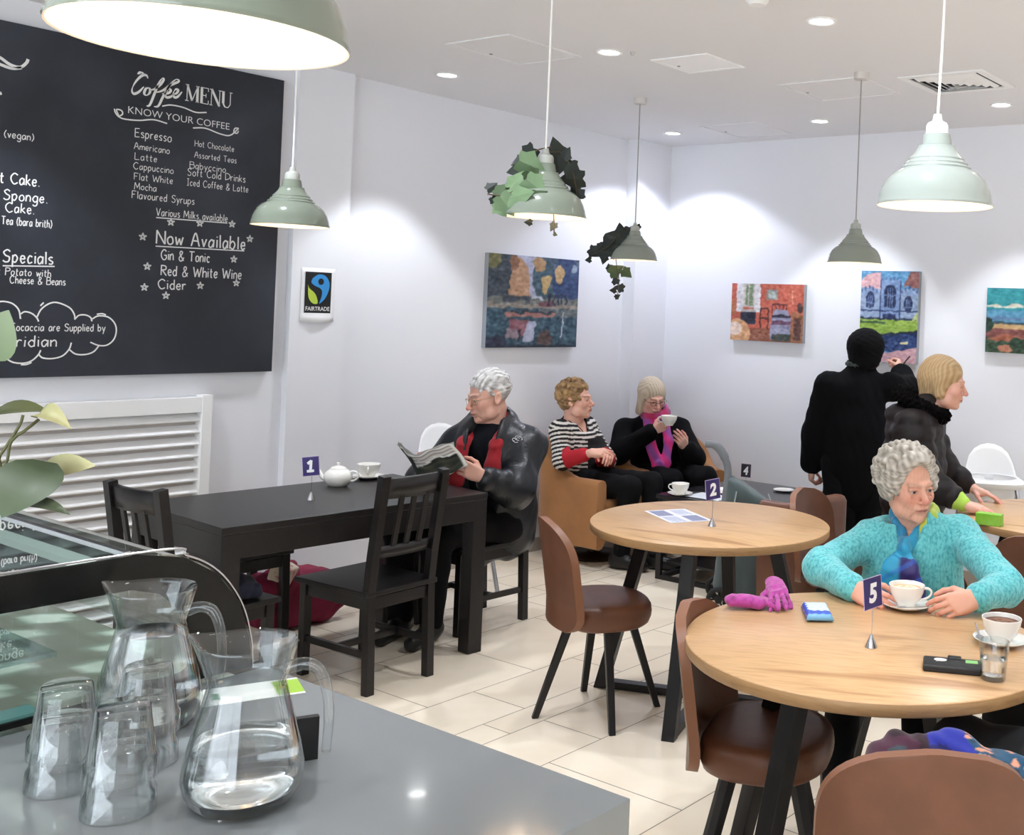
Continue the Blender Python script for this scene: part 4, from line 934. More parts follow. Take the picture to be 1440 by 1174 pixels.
for (b, t, nr, w, c0, c1, fo, cu) in [
    ((-8, 508, D0), (12, 436, D0 - .02), CT + .3 * CU, .062, (118, 136, 98), (136, 152, 116), .08, .02),
    ((-14, 584, D0), (68, 579, D0 + .03), CU * .9 + CT * .35, .046, (70, 78, 40), (92, 98, 52), .2, .1),
    ((52, 588, D0 + .02), (100, 603, D0 - .02), CU * .5 + CT * .6 + CR * .3, .030, (150, 150, 100), (178, 172, 124), .45, .22),
    ((80, 652, D0 + .03), (2, 728, D0 - .04), CT * .9 + CU * .3, .090, (62, 76, 50), (80, 94, 66), .22, .12),
    ((-22, 690, D0), (62, 652, D0 + .04), CT * .5 + CU * .7, .05, (96, 110, 82), (112, 126, 94), .2, .1),
    ((56, 660, D0 + .06), (134, 655, D0 + .05), CT * .8 + CU * .5, .036, (172, 170, 120), (190, 186, 138), .2, .08),
    ((22, 712, D0), (98, 724, D0 - .03), CU * .8 + CT * .4, .024, (86, 96, 72), (74, 84, 60), .2, .12),
    ((-60, 560, D0), (-20, 500, D0), CT, .05, (80, 96, 60), (90, 104, 66), .2, .1), ((-80, 640, D0), (-40, 700, D0), CT, .06, (80, 96, 60), (90, 104, 66), .2, .1), ((-120, 600, D0 + .1), (-70, 560, D0 + .08), CU, .06, (80, 96, 60), (90, 104, 66), .2, .1)]:
    leaf_mesh(m, lp(*b) - O, lp(*t) - O, nr, w, fo, cu, cols=lc, c0=lin(c0) * .78, c1=lin(c1) * .78, shape=.85)
fo_ = m.build('foliage', mat('leaf_matte', None, .45, attr=True), pl, smooth=80, recalc=False); set_col(fo_.data, np.array(lc))
m = MB(); root = np.array((0, 0, .09))
for tgt in [[(-30, 680, D0), (0, 640, D0), (26, 600, D0), (32, 584, D0)], [(-30, 680, D0), (16, 620, D0), (34, 606, D0), (54, 590, D0 + .02)], [(-60, 720, D0), (-10, 560, D0), (-8, 508, D0)], [(-90, 740, D0), (40, 690, D0 + .05), (78, 655, D0 + .03)], [(-90, 740, D0), (0, 700, D0), (24, 712, D0)]]:
    P = [root] + [lp(*q) - O for q in tgt]; m.tube(spline(P, 6), .0022, 6)
m.build('stem', mat('stem_brown', (84, 84, 50), .6), pl)
IVY = [(0, 0), (.16, -.10), (.34, -.10), (.36, .08), (.54, .30), (.36, .46), (.22, .70), (0, 1.0), (-.22, .70), (-.36, .46), (-.54, .30), (-.36, .08), (-.34, -.10), (-.16, -.10)]
def ivy(lamp_px, lamp, mpp, leaves, stems, label):
    o = empty('ivy_garland', lamp, 0, label, 'ivy', 'artificial ivy on the pendant lamps')
    rng = random.Random(len(leaves)); m = MB(); cols = []
    def P(px, py, t): return CR * 1.0 * (px - lamp_px[0]) * mpp + np.array((0, 0, 1.0)) * -(py - lamp_px[1] - .039 * (px - lamp_px[0])) * mpp + CT * t
    for px, py, s, tone, t in leaves:
        c = P(px, py, t); a = rng.uniform(-2.6, -.6) if tone else rng.uniform(0, 6.28); sz = s * mpp * 1.05; ca, sa = math.cos(a), math.sin(a)
        tl, tw = rng.uniform(-.5, .5), rng.uniform(-.5, .5)
        vs_ = []
        for x, y in IVY + [(0, .35)]:
            y -= .35; X, Y = (x * ca - y * sa) * sz, (x * sa + y * ca) * sz
            vs_.append(c + CR * X + np.array((0, 0, 1.0)) * Y + CT * (X * tl + Y * tw - .25 * abs(x) * sz))
            k = rng.uniform(.85, 1.15); cols.append(lin([(26, 36, 30), (100, 124, 90), (62, 82, 52)][tone]) * k)
        n = len(IVY); m.add(vs_, [(i, (i + 1) % n, n) for i in range(n)])
    f = m.build('foliage', mat('ivy_leaf', None, .5, attr=True), o, smooth=0, recalc=False, solid=.0006); set_col(f.data, np.array(cols))
    m = MB()
    for S in stems: m.tube(spline([P(*q) for q in S], 6), .0022, 6)
    m.build('stem', mat('ivy_stem', (78, 66, 48), .7), o)
ivy((764, 305), (-2.451, 2.473, 1.868), .00221, [(737, 214, 30, 0, -.03), (748, 222, 18, 0, -.04), (776, 208, 26, 0, -.03), (781, 228, 26, 0, -.04), (794, 232, 24, 0, -.05), (800, 249, 32, 0, -.07), (803, 270, 24, 0, -.09), (725, 238, 22, 0, .02), (746, 234, 38, 1, .05), (729, 257, 28, 1, .07), (757, 264, 34, 1, .09), (738, 279, 36, 1, .11), (720, 288, 32, 1, .10), (765, 281, 22, 2, .11), (711, 292, 26, 1, .07), (693, 262, 16, 0, .04), (709, 268, 24, 2, .05), (700, 280, 16, 0, .04), (768, 216, 18, 0, -.03), (790, 216, 18, 0, -.03), (728, 225, 20, 0, .0), (752, 250, 24, 2, .07), (776, 317, 13, 0, -.03), (748, 313, 10, 0, .04), (779, 329, 6, 2, -.03)],
    [[(770, 205, -.02), (750, 214, .02), (748, 240, .05), (740, 262, .08), (718, 276, .09), (690, 272, .05)], [(765, 212, -.02), (785, 214, -.04), (798, 240, -.06), (804, 272, -.09)], [(776, 300, -.03), (778, 330, -.03)]], 'ivy wound round the neck of the middle pendant, half dark and half pale leaves')
ivy((892, 366), (-4.014, 4.775, 1.862), .00402, [(858, 343, 30, 0, .02), (869, 333, 28, 0, .02), (853, 352, 24, 0, .04), (871, 322, 16, 0, 0), (883, 326, 20, 0, -.02), (836, 352, 18, 0, .03), (830, 363, 9, 0, .03), (852, 363, 12, 0, .05), (862, 352, 22, 0, .05), (877, 340, 20, 0, .02), (868, 380, 20, 2, .06), (883, 383, 16, 2, .05), (859, 375, 9, 0, .05), (869, 394, 12, 0, .05), (876, 404, 13, 0, .05), (867, 407, 9, 0, .05), (872, 416, 8, 0, .05), (845, 346, 14, 0, .03), (894, 320, 12, 0, -.03)],
    [[(894, 318, -.02), (872, 328, .01), (856, 346, .04), (834, 356, .03)], [(866, 345, .05), (870, 372, .06), (874, 395, .05), (872, 420, .05)]], 'ivy trailing down the left of the smallest pendant lamp')
# ------------------------------------------------------------------ soft shapes: signed distance fields meshed with surface nets
def V3(*a): return np.array(a if len(a) > 1 else a[0], float)
def nrm(v): v = V3(v); return v / (np.linalg.norm(v) + 1e-12)
def smin(a, b, k):
    h = np.clip(.5 + .5 * (b - a) / k, 0, 1); return b + (a - b) * h - k * h * (1 - h)
def smax(a, b, k): return -smin(-a, -b, k)
def cap(a, b, ra, rb=None, n=None, f=1.0):
    a, b = V3(a), V3(b); rb = ra if rb is None else rb; ba = b - a; L2 = ba @ ba + 1e-12
    if n is not None:
        n = nrm(n); n = n - nrm(ba) * (n @ nrm(ba)) if L2 > 1e-9 else n; n = nrm(n)
    def fn(p):
        q = p - a
        if n is not None: q = q + np.outer(q @ n, n * (f - 1))
        h = np.clip(q @ ba / L2, 0, 1); return np.linalg.norm(q - np.outer(h, ba), axis=1) - (ra + (rb - ra) * h)
    return fn
def ell(c, r, A=None):
    c, r = V3(c), V3(r)
    def fn(p):
        q = p - c
        if A is not None: q = q @ A
        k0 = np.linalg.norm(q / r, axis=1); k1 = np.linalg.norm(q / (r * r), axis=1) + 1e-9; return k0 * (k0 - 1) / k1
    return fn
def rbox(c, h, r, A=None):
    c, h = V3(c), V3(h)
    def fn(p):
        q = p - c
        if A is not None: q = q @ A
        q = np.abs(q) - (h - r); return np.linalg.norm(np.maximum(q, 0), axis=1) + np.minimum(q.max(1), 0) - r
    return fn
def chain(P, r, k=.01, n=None, f=1.0):
    r = r if hasattr(r, '__len__') else [r] * len(P)
    return [('u', k, cap(P[i], P[i + 1], r[i], r[i + 1], n, f)) for i in range(len(P) - 1)]
class Sdf:
    def __init__(s, ops=()): s.ops = list(ops); s.disp = []
    def u(s, fn, k=.02): s.ops.append(('u', k, fn)); return s
    def cut(s, fn, k=.01): s.ops.append(('s', k, fn)); return s
    def both(s, fn, k=.01): s.ops.append(('i', k, fn)); return s
    def __call__(s, p):
        d = None
        for o, k, fn in s.ops:
            e = fn(p)
            d = e if d is None else smin(d, e, k) if o == 'u' else smax(d, -e, k) if o == 's' else smax(d, e, k)
        for fn in s.disp: d = d + fn(p)
        return d
def wrinkle(amp, freq, seed, aniso=(1, 1, 1), n=4):
    r = np.random.RandomState(seed); K = r.normal(size=(n, 3)); K /= np.linalg.norm(K, axis=1)[:, None]; K = K * np.array(aniso) * freq; ph = r.uniform(0, 6.28, n)
    def fn(p):
        w = np.sin(p @ (K[0] * .37) + ph[0]) * 1.5; d = 0
        for i in range(n): d = d + np.sin(p @ K[i] * (1 + .21 * i) + ph[i] + w)
        return amp * d / n
    return fn
def mesh_sdf(f, lo, hi, h):
    lo = np.array(lo, float); N = np.ceil((np.array(hi) - lo) / h).astype(int) + 1; s = 4; Nc = (N + s - 1) // s + 1
    g = [lo[i] + np.arange(Nc[i]) * s * h for i in range(3)]
    Pc = np.stack(np.meshgrid(*g, indexing='ij'), -1).reshape(-1, 3); dc = f(Pc).reshape(Nc)
    F = np.repeat(np.repeat(np.repeat(dc, s, 0), s, 1), s, 2); off = s // 2
    F = F[off:off + N[0], off:off + N[1], off:off + N[2]].astype(np.float32)
    act = np.argwhere(np.abs(F) < 2.6 * s * h)
    out = np.empty(len(act), np.float32)
    for i in range(0, len(act), 400000): out[i:i + 400000] = f(lo + act[i:i + 400000] * h)
    F[tuple(act.T)] = out
    S = F < 0; c = np.zeros([n - 1 for n in N], np.uint8)
    for dx in (0, 1):
        for dy in (0, 1):
            for dz in (0, 1): c += S[dx:N[0] - 1 + dx, dy:N[1] - 1 + dy, dz:N[2] - 1 + dz]
    A = np.argwhere((c > 0) & (c < 8)); idx = -np.ones(c.shape, np.int64); idx[tuple(A.T)] = np.arange(len(A))
    acc = np.zeros((len(A), 3)); cnt = np.zeros(len(A))
    for ax in range(3):
        o1, o2 = [i for i in range(3) if i != ax]
        for u in (0, 1):
            for v in (0, 1):
                q = A.copy(); q[:, o1] += u; q[:, o2] += v; q2 = q.copy(); q2[:, ax] += 1
                a = F[tuple(q.T)]; b = F[tuple(q2.T)]; m = (a < 0) != (b < 0); t = a[m] / (a[m] - b[m])
                P = (q[m] - A[m]).astype(float); P[:, ax] += t; acc[m] += P; cnt[m] += 1
    Vt = lo + (A + acc / cnt[:, None]) * h; Q = []
    for ax in range(3):
        o1, o2 = (ax + 1) % 3, (ax + 2) % 3
        sl0 = [slice(None)] * 3; sl1 = [slice(None)] * 3; sl0[ax] = slice(0, N[ax] - 1); sl1[ax] = slice(1, N[ax])
        for o in (o1, o2): sl0[o] = slice(1, N[o] - 1); sl1[o] = slice(1, N[o] - 1)
        a = S[tuple(sl0)]; b = S[tuple(sl1)]; E = np.argwhere(a != b); ins = a[tuple(E.T)]
        E[:, o1] += 1; E[:, o2] += 1
        def cell(d1, d2): q = E.copy(); q[:, o1] += d1; q[:, o2] += d2; return idx[tuple(q.T)]
        quad = np.stack([cell(-1, -1), cell(0, -1), cell(0, 0), cell(-1, 0)], 1); quad[~ins] = quad[~ins][:, ::-1]; Q.append(quad)
    return Vt, np.concatenate(Q)
def bounds(pts, pad):
    P = np.array(pts); return P.min(0) - pad, P.max(0) + pad
def mesh_from(name, parts, mats, parent=None, col=None):
    """parts: list of (V, Q, cols)"""
    V = []; Q = []; Cc = []; b = 0
    for v, q, c in parts: V.append(v); Q.append(q + b); b += len(v); Cc.append(c)
    V = np.concatenate(V); Q = np.concatenate(Q); me = bpy.data.meshes.new(name)
    me.vertices.add(len(V)); me.vertices.foreach_set('co', V.astype(np.float32).ravel())
    me.loops.add(Q.size); me.loops.foreach_set('vertex_index', Q.astype(np.int32).ravel())
    me.polygons.add(len(Q)); me.polygons.foreach_set('loop_start', (np.arange(len(Q)) * 4).astype(np.int32)); me.polygons.foreach_set('use_smooth', [True] * len(Q))
    me.update(calc_edges=True); me.validate()
    o = link(name, me, mats, parent)
    if Cc[0] is not None: set_col(me, np.concatenate(Cc))
    return o
def soft(name, f, lo, hi, h, m, parent=None, col=None):
    v, q = mesh_sdf(f, lo, hi, h); return mesh_from(name, [(v, q, col(v) if col else None)], m, parent)
def fib(v, seed=0):   # cheap hash noise per vertex
    return np.sin(v @ np.array((127.1, 311.7, 74.7)) + seed) * .5 + .5

# ------------------------------------------------------------------ people
def skin_mat(): return mat('skin', None, .5, attr=True, spec=.35)
M_HAIR = mat('hair', None, .55, attr=True, spec=.3, bump=(330, .7, .004))
def head_ops(age=1.0, wide=1.0, nose=1.0, smile=0.0, male=0):
    w = wide; O = []
    U = lambda fn, k=.012: O.append(('u', k, fn)); X = lambda fn, k=.008: O.append(('s', k, fn))
    U(ell((0, -.014, .030), (.074 * w, .094, .084))); U(ell((0, .026, -.03), (.061 * w, .066, .088)), .025)
    U(ell((0, .040, -.083), ((.045 + .006 * male) * w, .044, .034)), .025); U(ell((0, .076, -.104), (.018, .015, .014)), .02)
    for s in (-1, 1):
        U(ell((s * .036 * w, .062, -.030), (.025, .024, .026)), .022); U(ell((s * .052 * w, .022, -.078), (.014, .028, .022)), .025)
        U(cap((s * .012, .089, .016), (s * .042, .078, .017), .0085, .006), .012)
        X(ell((s * .0315, .1, -.004), (.0175, .016, .0125)), .012)
    U(cap((0, .088, .004), (0, .108 * 1 + .004 * nose, -.034), .007, .0108 * nose), .009); U(ell((0, .107 + .005 * nose, -.037), (.0105 * nose, .010, .009)), .006)
    for s in (-1, 1):
        U(ell((s * .0125 * nose, .098, -.040), (.0075, .010, .007)), .005); X(ell((s * .0065, .106, -.0485), (.0035, .006, .0035)), .003)
        U(ell((s * .0315, .0775, -.0045), (.0135, .0128, .0125)), .002)                    # eyeball
        U(cap((s * .019, .0865, .0015), (s * .044, .079, .0005), .0045, .004), .004)       # upper lid
        U(cap((s * .020, .086, -.0115), (s * .043, .0795, -.0105), .0035, .003), .005)     # lower lid
        if age > .4:
            X(cap((s * .017, .103, -.046), (s * (.034 + .004 * smile), .083, -.074), .0022 * age), .007)
            X(cap((s * .022, .0905, -.021), (s * .040, .083, -.024), .0016 * age), .005)
            X(cap((s * .026, .084, -.080), (s * .030, .072, -.098), .0018 * age), .006)
        A = np.array(((1, 0, 0), (0, .93, -.36), (0, .36, .93)))
        U(ell((s * .0765 * w, -.006, -.014), (.0085, .018, .031), A), .006); X(ell((s * .083 * w, -.002, -.012), (.006, .010, .019), A), .005)
    up = .003 * smile
    U(ell((0, .088, -.064), (.026, .014, .016)), .012)
    U(chain_fn([(-.023, .085, -.067 + up), (-.008, .0985, -.0635), (0, .0985, -.0645), (.008, .0985, -.0635), (.023, .085, -.067 + up)], [.002, .0042, .0036, .0042, .002]), .004)
    U(chain_fn([(-.021, .085, -.0705 + up), (0, .0975, -.0745), (.021, .085, -.0705 + up)], [.002, .0052, .002]), .004)
    X(chain_fn([(-.026, .087, -.0685 + up * 1.4), (0, .104, -.0688), (.026, .087, -.0685 + up * 1.4)], [.0012] * 3), .002)
    return O
def chain_fn(P, r):
    fs = [cap(P[i], P[i + 1], r[i], r[i + 1]) for i in range(len(P) - 1)]
    def fn(p):
        d = fs[0](p)
        for f in fs[1:]: d = np.minimum(d, f(p))
        return d
    return fn
def head_col(q, skin, lip, brow, iris, blush=.35, lids=0.0, wide=1.0):
    C = np.tile(lin(skin), (len(q), 1)); x, y, z = q.T
    def mix(c, a): C[:] = C * (1 - a[:, None]) + lin(c) * a[:, None]
    for s in (-1, 1):
        mix((200, 104, 88), blush * np.exp(-(((x - s * .042) / .022) ** 2 + ((z + .032) / .02) ** 2)) * (y > .02))
        mix((206, 110, 92), blush * .9 * np.exp(-((x / .014) ** 2 + ((z + .038) / .014) ** 2)) * (y > .08))
        mix((150, 96, 82), .35 * np.exp(-(((x - s * .0315) / .02) ** 2 + ((z + .004) / .012) ** 2)) * (y > .05))
    mix(lip, .75 * np.clip(1.3 - (np.abs(z + .0690) / .0075) ** 2 - (x / .0235) ** 2, 0, 1) * (y > .075))
    mix((96, 44, 40), .8 * np.exp(-((z + .0688) / .0016) ** 2) * (np.abs(x) < .023) * (y > .08))
    for s in (-1, 1):
        dx = x - s * .0315; e = np.sqrt(np.clip(1 - (dx / .0128) ** 2, 0, 1)) * (.0052 * (1 - lids)); dz = z + .0048
        ins = (np.abs(dz) < e + .0003) & (y > .07) & (np.abs(dx) < .0128)
        mix((190, 180, 174), ins * 1.0); mix(iris, (ins & (dx ** 2 + dz ** 2 < .0058 ** 2)) * 1.0); mix((14, 12, 12), (ins & (dx ** 2 + dz ** 2 < .003 ** 2)) * 1.0)
        mix((70, 46, 40), .75 * ((np.abs(dz - e) < .0014) & (y > .068) & (np.abs(dx) < .0135)))
        bz = .0205 - 9.0 * (dx - s * .002) ** 2
        mix(brow, .7 * np.exp(-((z - bz) / .0036) ** 2) * (np.abs(dx) < .019) * (y > .05))
    C *= (1 + .05 * np.sin(q @ np.array((310, 170, 240))) * np.sin(q @ np.array((-190, 260, 150))))[:, None]
    return C
def hand_ops(w, d, n, side, curl=(.3, .3, .35, .4), thumb=.35, sc=1.0, spread=.06):
    """w wrist, d fingers, n palm normal, side +1 right hand"""
    w = V3(w); d = nrm(d); n = V3(n); n = nrm(n - d * (n @ d)); t = nrm(np.cross(d, n)) * side; O = []; pts = [w]
    P = lambda a, b, c: w + (d * a + t * b + n * c) * sc
    offs = (.028, .0095, -.009, -.0265); kl = (.086, .089, .084, .076); rr = (.0092, .0095, .009, .0078)
    seg = ((.042, .026, .021), (.046, .029, .022), (.042, .027, .021), (.033, .021, .018))
    for i in range(4):
        O.append(('u', .010, cap(P(.0, offs[i] * .55, -.002), P(kl[i] - .004, offs[i] * .95, -.003), .0165 * sc, .0115 * sc)))
    O.append(('u', .012, ell(P(.045, .024, .012), V3(.026, .016, .012) * sc, np.stack([d, t, n], 1))))
    O.append(('u', .012, ell(P(.045, -.024, .010), V3(.030, .013, .011) * sc, np.stack([d, t, n], 1))))
    for i in range(4):
        a = 0.0; p = P(kl[i] - .004, offs[i], -.003); dd = nrm(d + t * spread * (1.2 - .8 * i))
        for j, (L, k) in enumerate(zip(seg[i], (1.05, 1.25, .75))):
            a += curl[i] * k; q = p + (dd * math.cos(a) + n * math.sin(a)) * L * sc
            r0 = rr[i] * (1 - .10 * j) * sc; O.append(('u', .0025 if j == 0 else .003, cap(p, q, r0, r0 * .9))); p = q; pts.append(q)
    p = P(.020, .022, .006); D = [nrm(d * .62 + t * .68 + n * (.25 + thumb * .5)), nrm(d * .85 + t * (.45 - thumb * .5) + n * (.25 + thumb)), nrm(d * .92 + t * (.2 - thumb * .8) + n * (.25 + thumb))]
    for L, r, q in zip((.040, .032, .027), (.0135, .0102, .0092), D):
        e = p + q * L * sc; O.append(('u', .004, cap(p, e, r * sc, r * .88 * sc))); p = e; pts.append(e)
    return O, pts
SPEC = {}
class Person:
    def __init__(s, L, F, label, J, hd, hands=None, size=1.0, skin=(214, 160, 138), voxel=.007, hvox=.003, bodyk=1.0):
        s.L = V3(L[0], L[1], 0); s.rz = math.atan2(-F[0], F[1]); c, n = math.cos(s.rz), math.sin(s.rz); s.Rm = np.array(((c, -n, 0), (n, c, 0), (0, 0, 1)))
        s.J = {k: s.loc(v) for k, v in J.items()}; s.skin = skin; s.size = size; s.vox = voxel; s.hands = hands or {}
        f = s.vec(hd['fwd']); u = s.vec(hd.get('up', (0, 0, 1))); f = nrm(f); u = nrm(u - f * (u @ f)); s.HA = np.stack([np.cross(f, u), f, u], 1); s.HC = s.J['head']; s.hs = hd.get('size', 1.0)
        s.hd = hd
        parts = [s._head(hvox), s._body(bodyk)]
        for side, key in ((1, 'R'), (-1, 'L')):
            if key in s.hands: parts.append(s._hand(side, key, hvox))
        s.o = mesh_from('person', parts, skin_mat()); s.o.location = s.L; s.o.rotation_euler = (0, 0, s.rz); tag(s.o, label, 'person')
    def loc(s, P): return (V3(P) - s.L) @ s.Rm
    def vec(s, v): return V3(v) @ s.Rm
    def toh(s, p): return (p - s.HC) @ s.HA / s.hs
    def hp(s, q): return s.HC + s.HA @ (V3(q) * s.hs)
    def headwrap(s, ops):
        S = Sdf(ops); return lambda p: S(s.toh(p)) * s.hs
    def _head(s, h):
        hd = s.hd; f = Sdf([('u', .01, s.headwrap(head_ops(hd.get('age', 1), hd.get('wide', 1), hd.get('nose', 1), hd.get('smile', 0), hd.get('male', 0))))])
        nb = s.J['neck']; f.u(cap(s.hp((0, -.03, -.07)), nb + (s.hp((0, -.03, -.07)) - nb) * .1, .047 * s.hs * hd.get('neckk', 1), .056 * s.hs * hd.get('neckk', 1)), .025)
        f.u(cap(nb, nb * .5 + s.J['chest'] * .5, .056 * s.hs, .05), .03)
        lo, hi = bounds([s.hp((x, y, z)) for x in (-.09, .09) for y in (-.115, .125) for z in (-.13, .12)] + [nb], .03)
        v, q = mesh_sdf(f, lo, hi, h)
        return v, q, head_col(s.toh(v), s.skin, hd.get('lip', (176, 98, 88)), hd.get('brow', (150, 130, 112)), hd.get('iris', (70, 84, 90)), hd.get('blush', .35), hd.get('lids', 0))
    def flat(s):
        lat = nrm(s.J['shR'] - s.J['shL']); sp = nrm(s.J['chest'] - s.J['pel']); return nrm(np.cross(lat, sp))
    def torso(s, infl, w=(.15, .145, .155), fl=1.35, k=.05):
        J = s.J; n = s.flat(); mid = J['pel'] * .5 + J['chest'] * .5 + s.J.get('belly', V3(0, 0, 0)) * 0
        O = [('u', k, cap(J['pel'], mid, w[0] + infl, w[1] + infl, n, fl)), ('u', k, cap(mid, J['chest'], w[1] + infl, w[2] + infl, n, fl * 1.02))]
        O.append(('u', k, cap(J['shR'] * .93 + J['chest'] * .07, J['shL'] * .93 + J['chest'] * .07, .055 + infl * .8)))
        O.append(('u', k, cap(J['chest'], J['neck'], .10 + infl, .062 + infl, n, 1.15))); return O
    def arm(s, key, infl, r=(.05, .04, .03), cut=0.0, k=.03):
        J = s.J; a, b, c = J['sh' + key], J['el' + key], J['wr' + key]; c = c + nrm(b - c) * cut
        return [('u', k, cap(a, b, r[0] + infl, r[1] + infl)), ('u', k, cap(b, c, r[1] + infl, r[2] + infl))]
    def leg(s, key, infl, r=(.085, .062, .045), k=.03):
        J = s.J; return [('u', k, cap(J['hip' + key], J['kn' + key], r[0] + infl, r[1] + infl)), ('u', k, cap(J['kn' + key], J['an' + key], r[1] + infl, r[2] + infl))]
    def _body(s, kk):
        J = s.J; f = Sdf(s.torso(-.02))
        for key in 'RL':
            f.ops += s.arm(key, -.008, (.045, .036, .026)); f.ops += s.leg(key, -.012)
            f.u(cap(J['an' + key], J['an' + key] + V3(0, .03, -.04), .03, .022), .02)
        lo, hi = bounds(list(J.values()), .2); lo[2] = max(lo[2], -.01)
        v, q = mesh_sdf(f, lo, hi, .012); return v, q, np.tile(lin(s.skin), (len(v), 1))
    def _hand(s, side, key, h):
        H_ = s.hands[key]; w = s.J['wr' + key]; O, pts = hand_ops(w, s.vec(H_['dir']), s.vec(H_['palm']), side, H_.get('curl', (.3, .3, .35, .4)), H_.get('thumb', .35), H_.get('sc', .95))
        f = Sdf(O); e = s.J['el' + key]; f.u(cap(w + nrm(e - w) * .07, w, .029, .0245), .015)
        lo, hi = bounds(pts + [w + nrm(e - w) * .07], .03); v, q = mesh_sdf(f, lo, hi, h)
        C = np.tile(lin(s.skin), (len(v), 1)); red = lin((206, 116, 100)); tips = np.array(pts[1:])
        dmin = np.min(np.linalg.norm(v[:, None, :] - tips[None], axis=2), 1) if len(v) < 60000 else np.ones(len(v)); a = .45 * np.exp(-(dmin / .014) ** 2)[:, None]
        return v, q, C * (1 - a) + red * a
    def wear(s, name, f, m, col=None, h=None, pad=.16, keys=None, lo=None, hi=None):
        if lo is None: lo, hi = bounds([s.J[k] for k in keys] if keys else list(s.J.values()), pad)
        return soft(name, f, lo, hi, h or s.vox, m, s.o, col)
    def hair(s, f, col, h=.0035, lo=(-.13, -.15, -.16), hi=(.13, .13, .15)):
        B, T = bounds([s.hp((x, y, z)) for x in (lo[0], hi[0]) for y in (lo[1], hi[1]) for z in (lo[2], hi[2])], .0)
        g = lambda p: f(s.toh(p)) * s.hs
        v, q = mesh_sdf(g, B, T, h); return mesh_from('hair', [(v, q, col(s.toh(v)))], M_HAIR, s.o)
    def glasses(s, rim=(150, 140, 120), r=.0009, half=False):
        m = MB()
        for sd in (-1, 1):
            ring = [s.hp((sd * .0325 + .0195 * math.cos(t), .1035 - .012 * abs(math.cos(t) * .5 + sd * .5 * 0) - .006 * max(0, sd * math.cos(t)), -.009 + .0145 * math.sin(t))) for t in np.linspace(0, 2 * PI, 24, endpoint=False)]
            m.tube(ring, r, 6, closed=True)
            m.tube([s.hp((sd * .052, .097, -.004)), s.hp((sd * .070, .085, .0)), s.hp((sd * .0785, .0, -.0))], r, 6)
        m.tube([s.hp((-.013, .1035, -.006)), s.hp((0, .1075, -.003)), s.hp((.013, .1035, -.006))], r, 6)
        return m.build('glasses', mat('glasses_%d' % rim[0], rim, .3, .6), s.o)
def hair_noise(c0, c1, f=260, seed=0, dirv=(1, .3, .1), cross=.25):
    c0, c1 = lin(c0), lin(c1); K = np.random.RandomState(seed).normal(size=(3, 3)); K /= np.linalg.norm(K, axis=1)[:, None]
    def fn(q):
        d = V3(dirv); w = np.sin(q @ K[0] * 60) * 1.2
        a = .5 + (.5 - cross) * np.sin(q @ nrm(d) * f + w * 2) + cross * np.sin(q @ K[1] * f * .6 + w); a = np.clip(a, 0, 1)[:, None]; return c0 * a + c1 * (1 - a)
    return fn
def shoes(P, m, r=.043, L=.15):
    for key in 'RL':
        a = P.J['an' + key]; d = P.J.get('toe' + key); dv = nrm((d - a) * V3(1, 1, 0)) if d is not None else V3(0, 1, 0)
        b = V3(a[0], a[1], .0)
        f = Sdf([('u', .02, cap(b - dv * .04 + V3(0, 0, .05), b + dv * L + V3(0, 0, .036), .045, .036)), ('u', .03, cap(b + V3(0, 0, .05), a + V3(0, 0, .04), .046, .05))]); f.both(lambda p: .002 - p[:, 2], .004)
        lo, hi = bounds([b - dv * .05, b + dv * L, a + V3(0, 0, .05)], .07); lo[2] = -.012
        soft('shoe', f, lo, hi, .006, m, P.o)
# ---- woman in turquoise
M_TEAL = mat('turquoise_knit', (104, 192, 194), .85, noise=(120, (62, 150, 158), .42, .66), bump=(150, .5, .004), sheen=.3, stretch=(1, 1, .55))
M_DTROU = mat('dark_trousers', (13, 13, 16), .9, bump=(60, .1, .003), spec=.2)
M_SHOE = mat('black_shoe', (18, 18, 19), .4)
tJ = dict(pel=(-1.61, 3.44, .55), chest=(-1.585, 3.40, .80), neck=(-1.58, 3.375, .925), head=(-1.588, 3.335, 1.052), shR=(-1.725, 3.345, .845), shL=(-1.445, 3.455, .885),
          elR=(-1.775, 3.10, .785), wrR=(-1.585, 2.985, .768), elL=(-1.205, 3.255, .79), wrL=(-1.243, 3.095, .778),
          hipR=(-1.69, 3.40, .52), hipL=(-1.53, 3.44, .52), knR=(-1.62, 3.02, .50), knL=(-1.40, 3.08, .50), anR=(-1.70, 3.12, .09), anL=(-1.42, 3.15, .09))
P = Person((-1.6, 3.42), (.22, -.975), 'elderly person with curly white hair in a turquoise jumper, seated at the nearest round table', tJ,
           dict(fwd=(.85, -.51, -.10), up=(-.16, .02, 1), size=.96, age=1.15, lip=(170, 92, 84), brow=(188, 152, 132), iris=(66, 68, 74), blush=.4, lids=.28, nose=1.1),
           dict(R=dict(dir=(.85, -.25, -.12), palm=(.25, .75, -.45), curl=(.55, .6, .65, .7), thumb=.4, sc=.92), L=dict(dir=(-.55, -.80, -.16), palm=(-.62, .55, -.5), curl=(.5, .55, .6, .65), thumb=.4, sc=.95)), skin=(220, 166, 143), hvox=.0025)
f = Sdf(P.torso(.012, (.158, .15, .15), 1.25)); f.ops += P.arm('R', .010, (.052, .044, .034), cut=.02) + P.arm('L', .010, (.052, .042, .034), cut=.02)
f.disp.append(wrinkle(.004, 70, 3)); nk = P.J['neck']
f.cut(cap(nk + V3(0, .03, .03), nk + V3(0, .14, -.085), .055, .02), .012); f.cut(cap(nk + V3(0, -.0, .02), P.hp((0, -.03, -.1)), .060, .07), .012)
P.wear('jumper', f, M_TEAL, keys=['pel', 'chest', 'neck', 'shR', 'shL', 'elR', 'elL', 'wrR', 'wrL'], pad=.15, h=.0055)
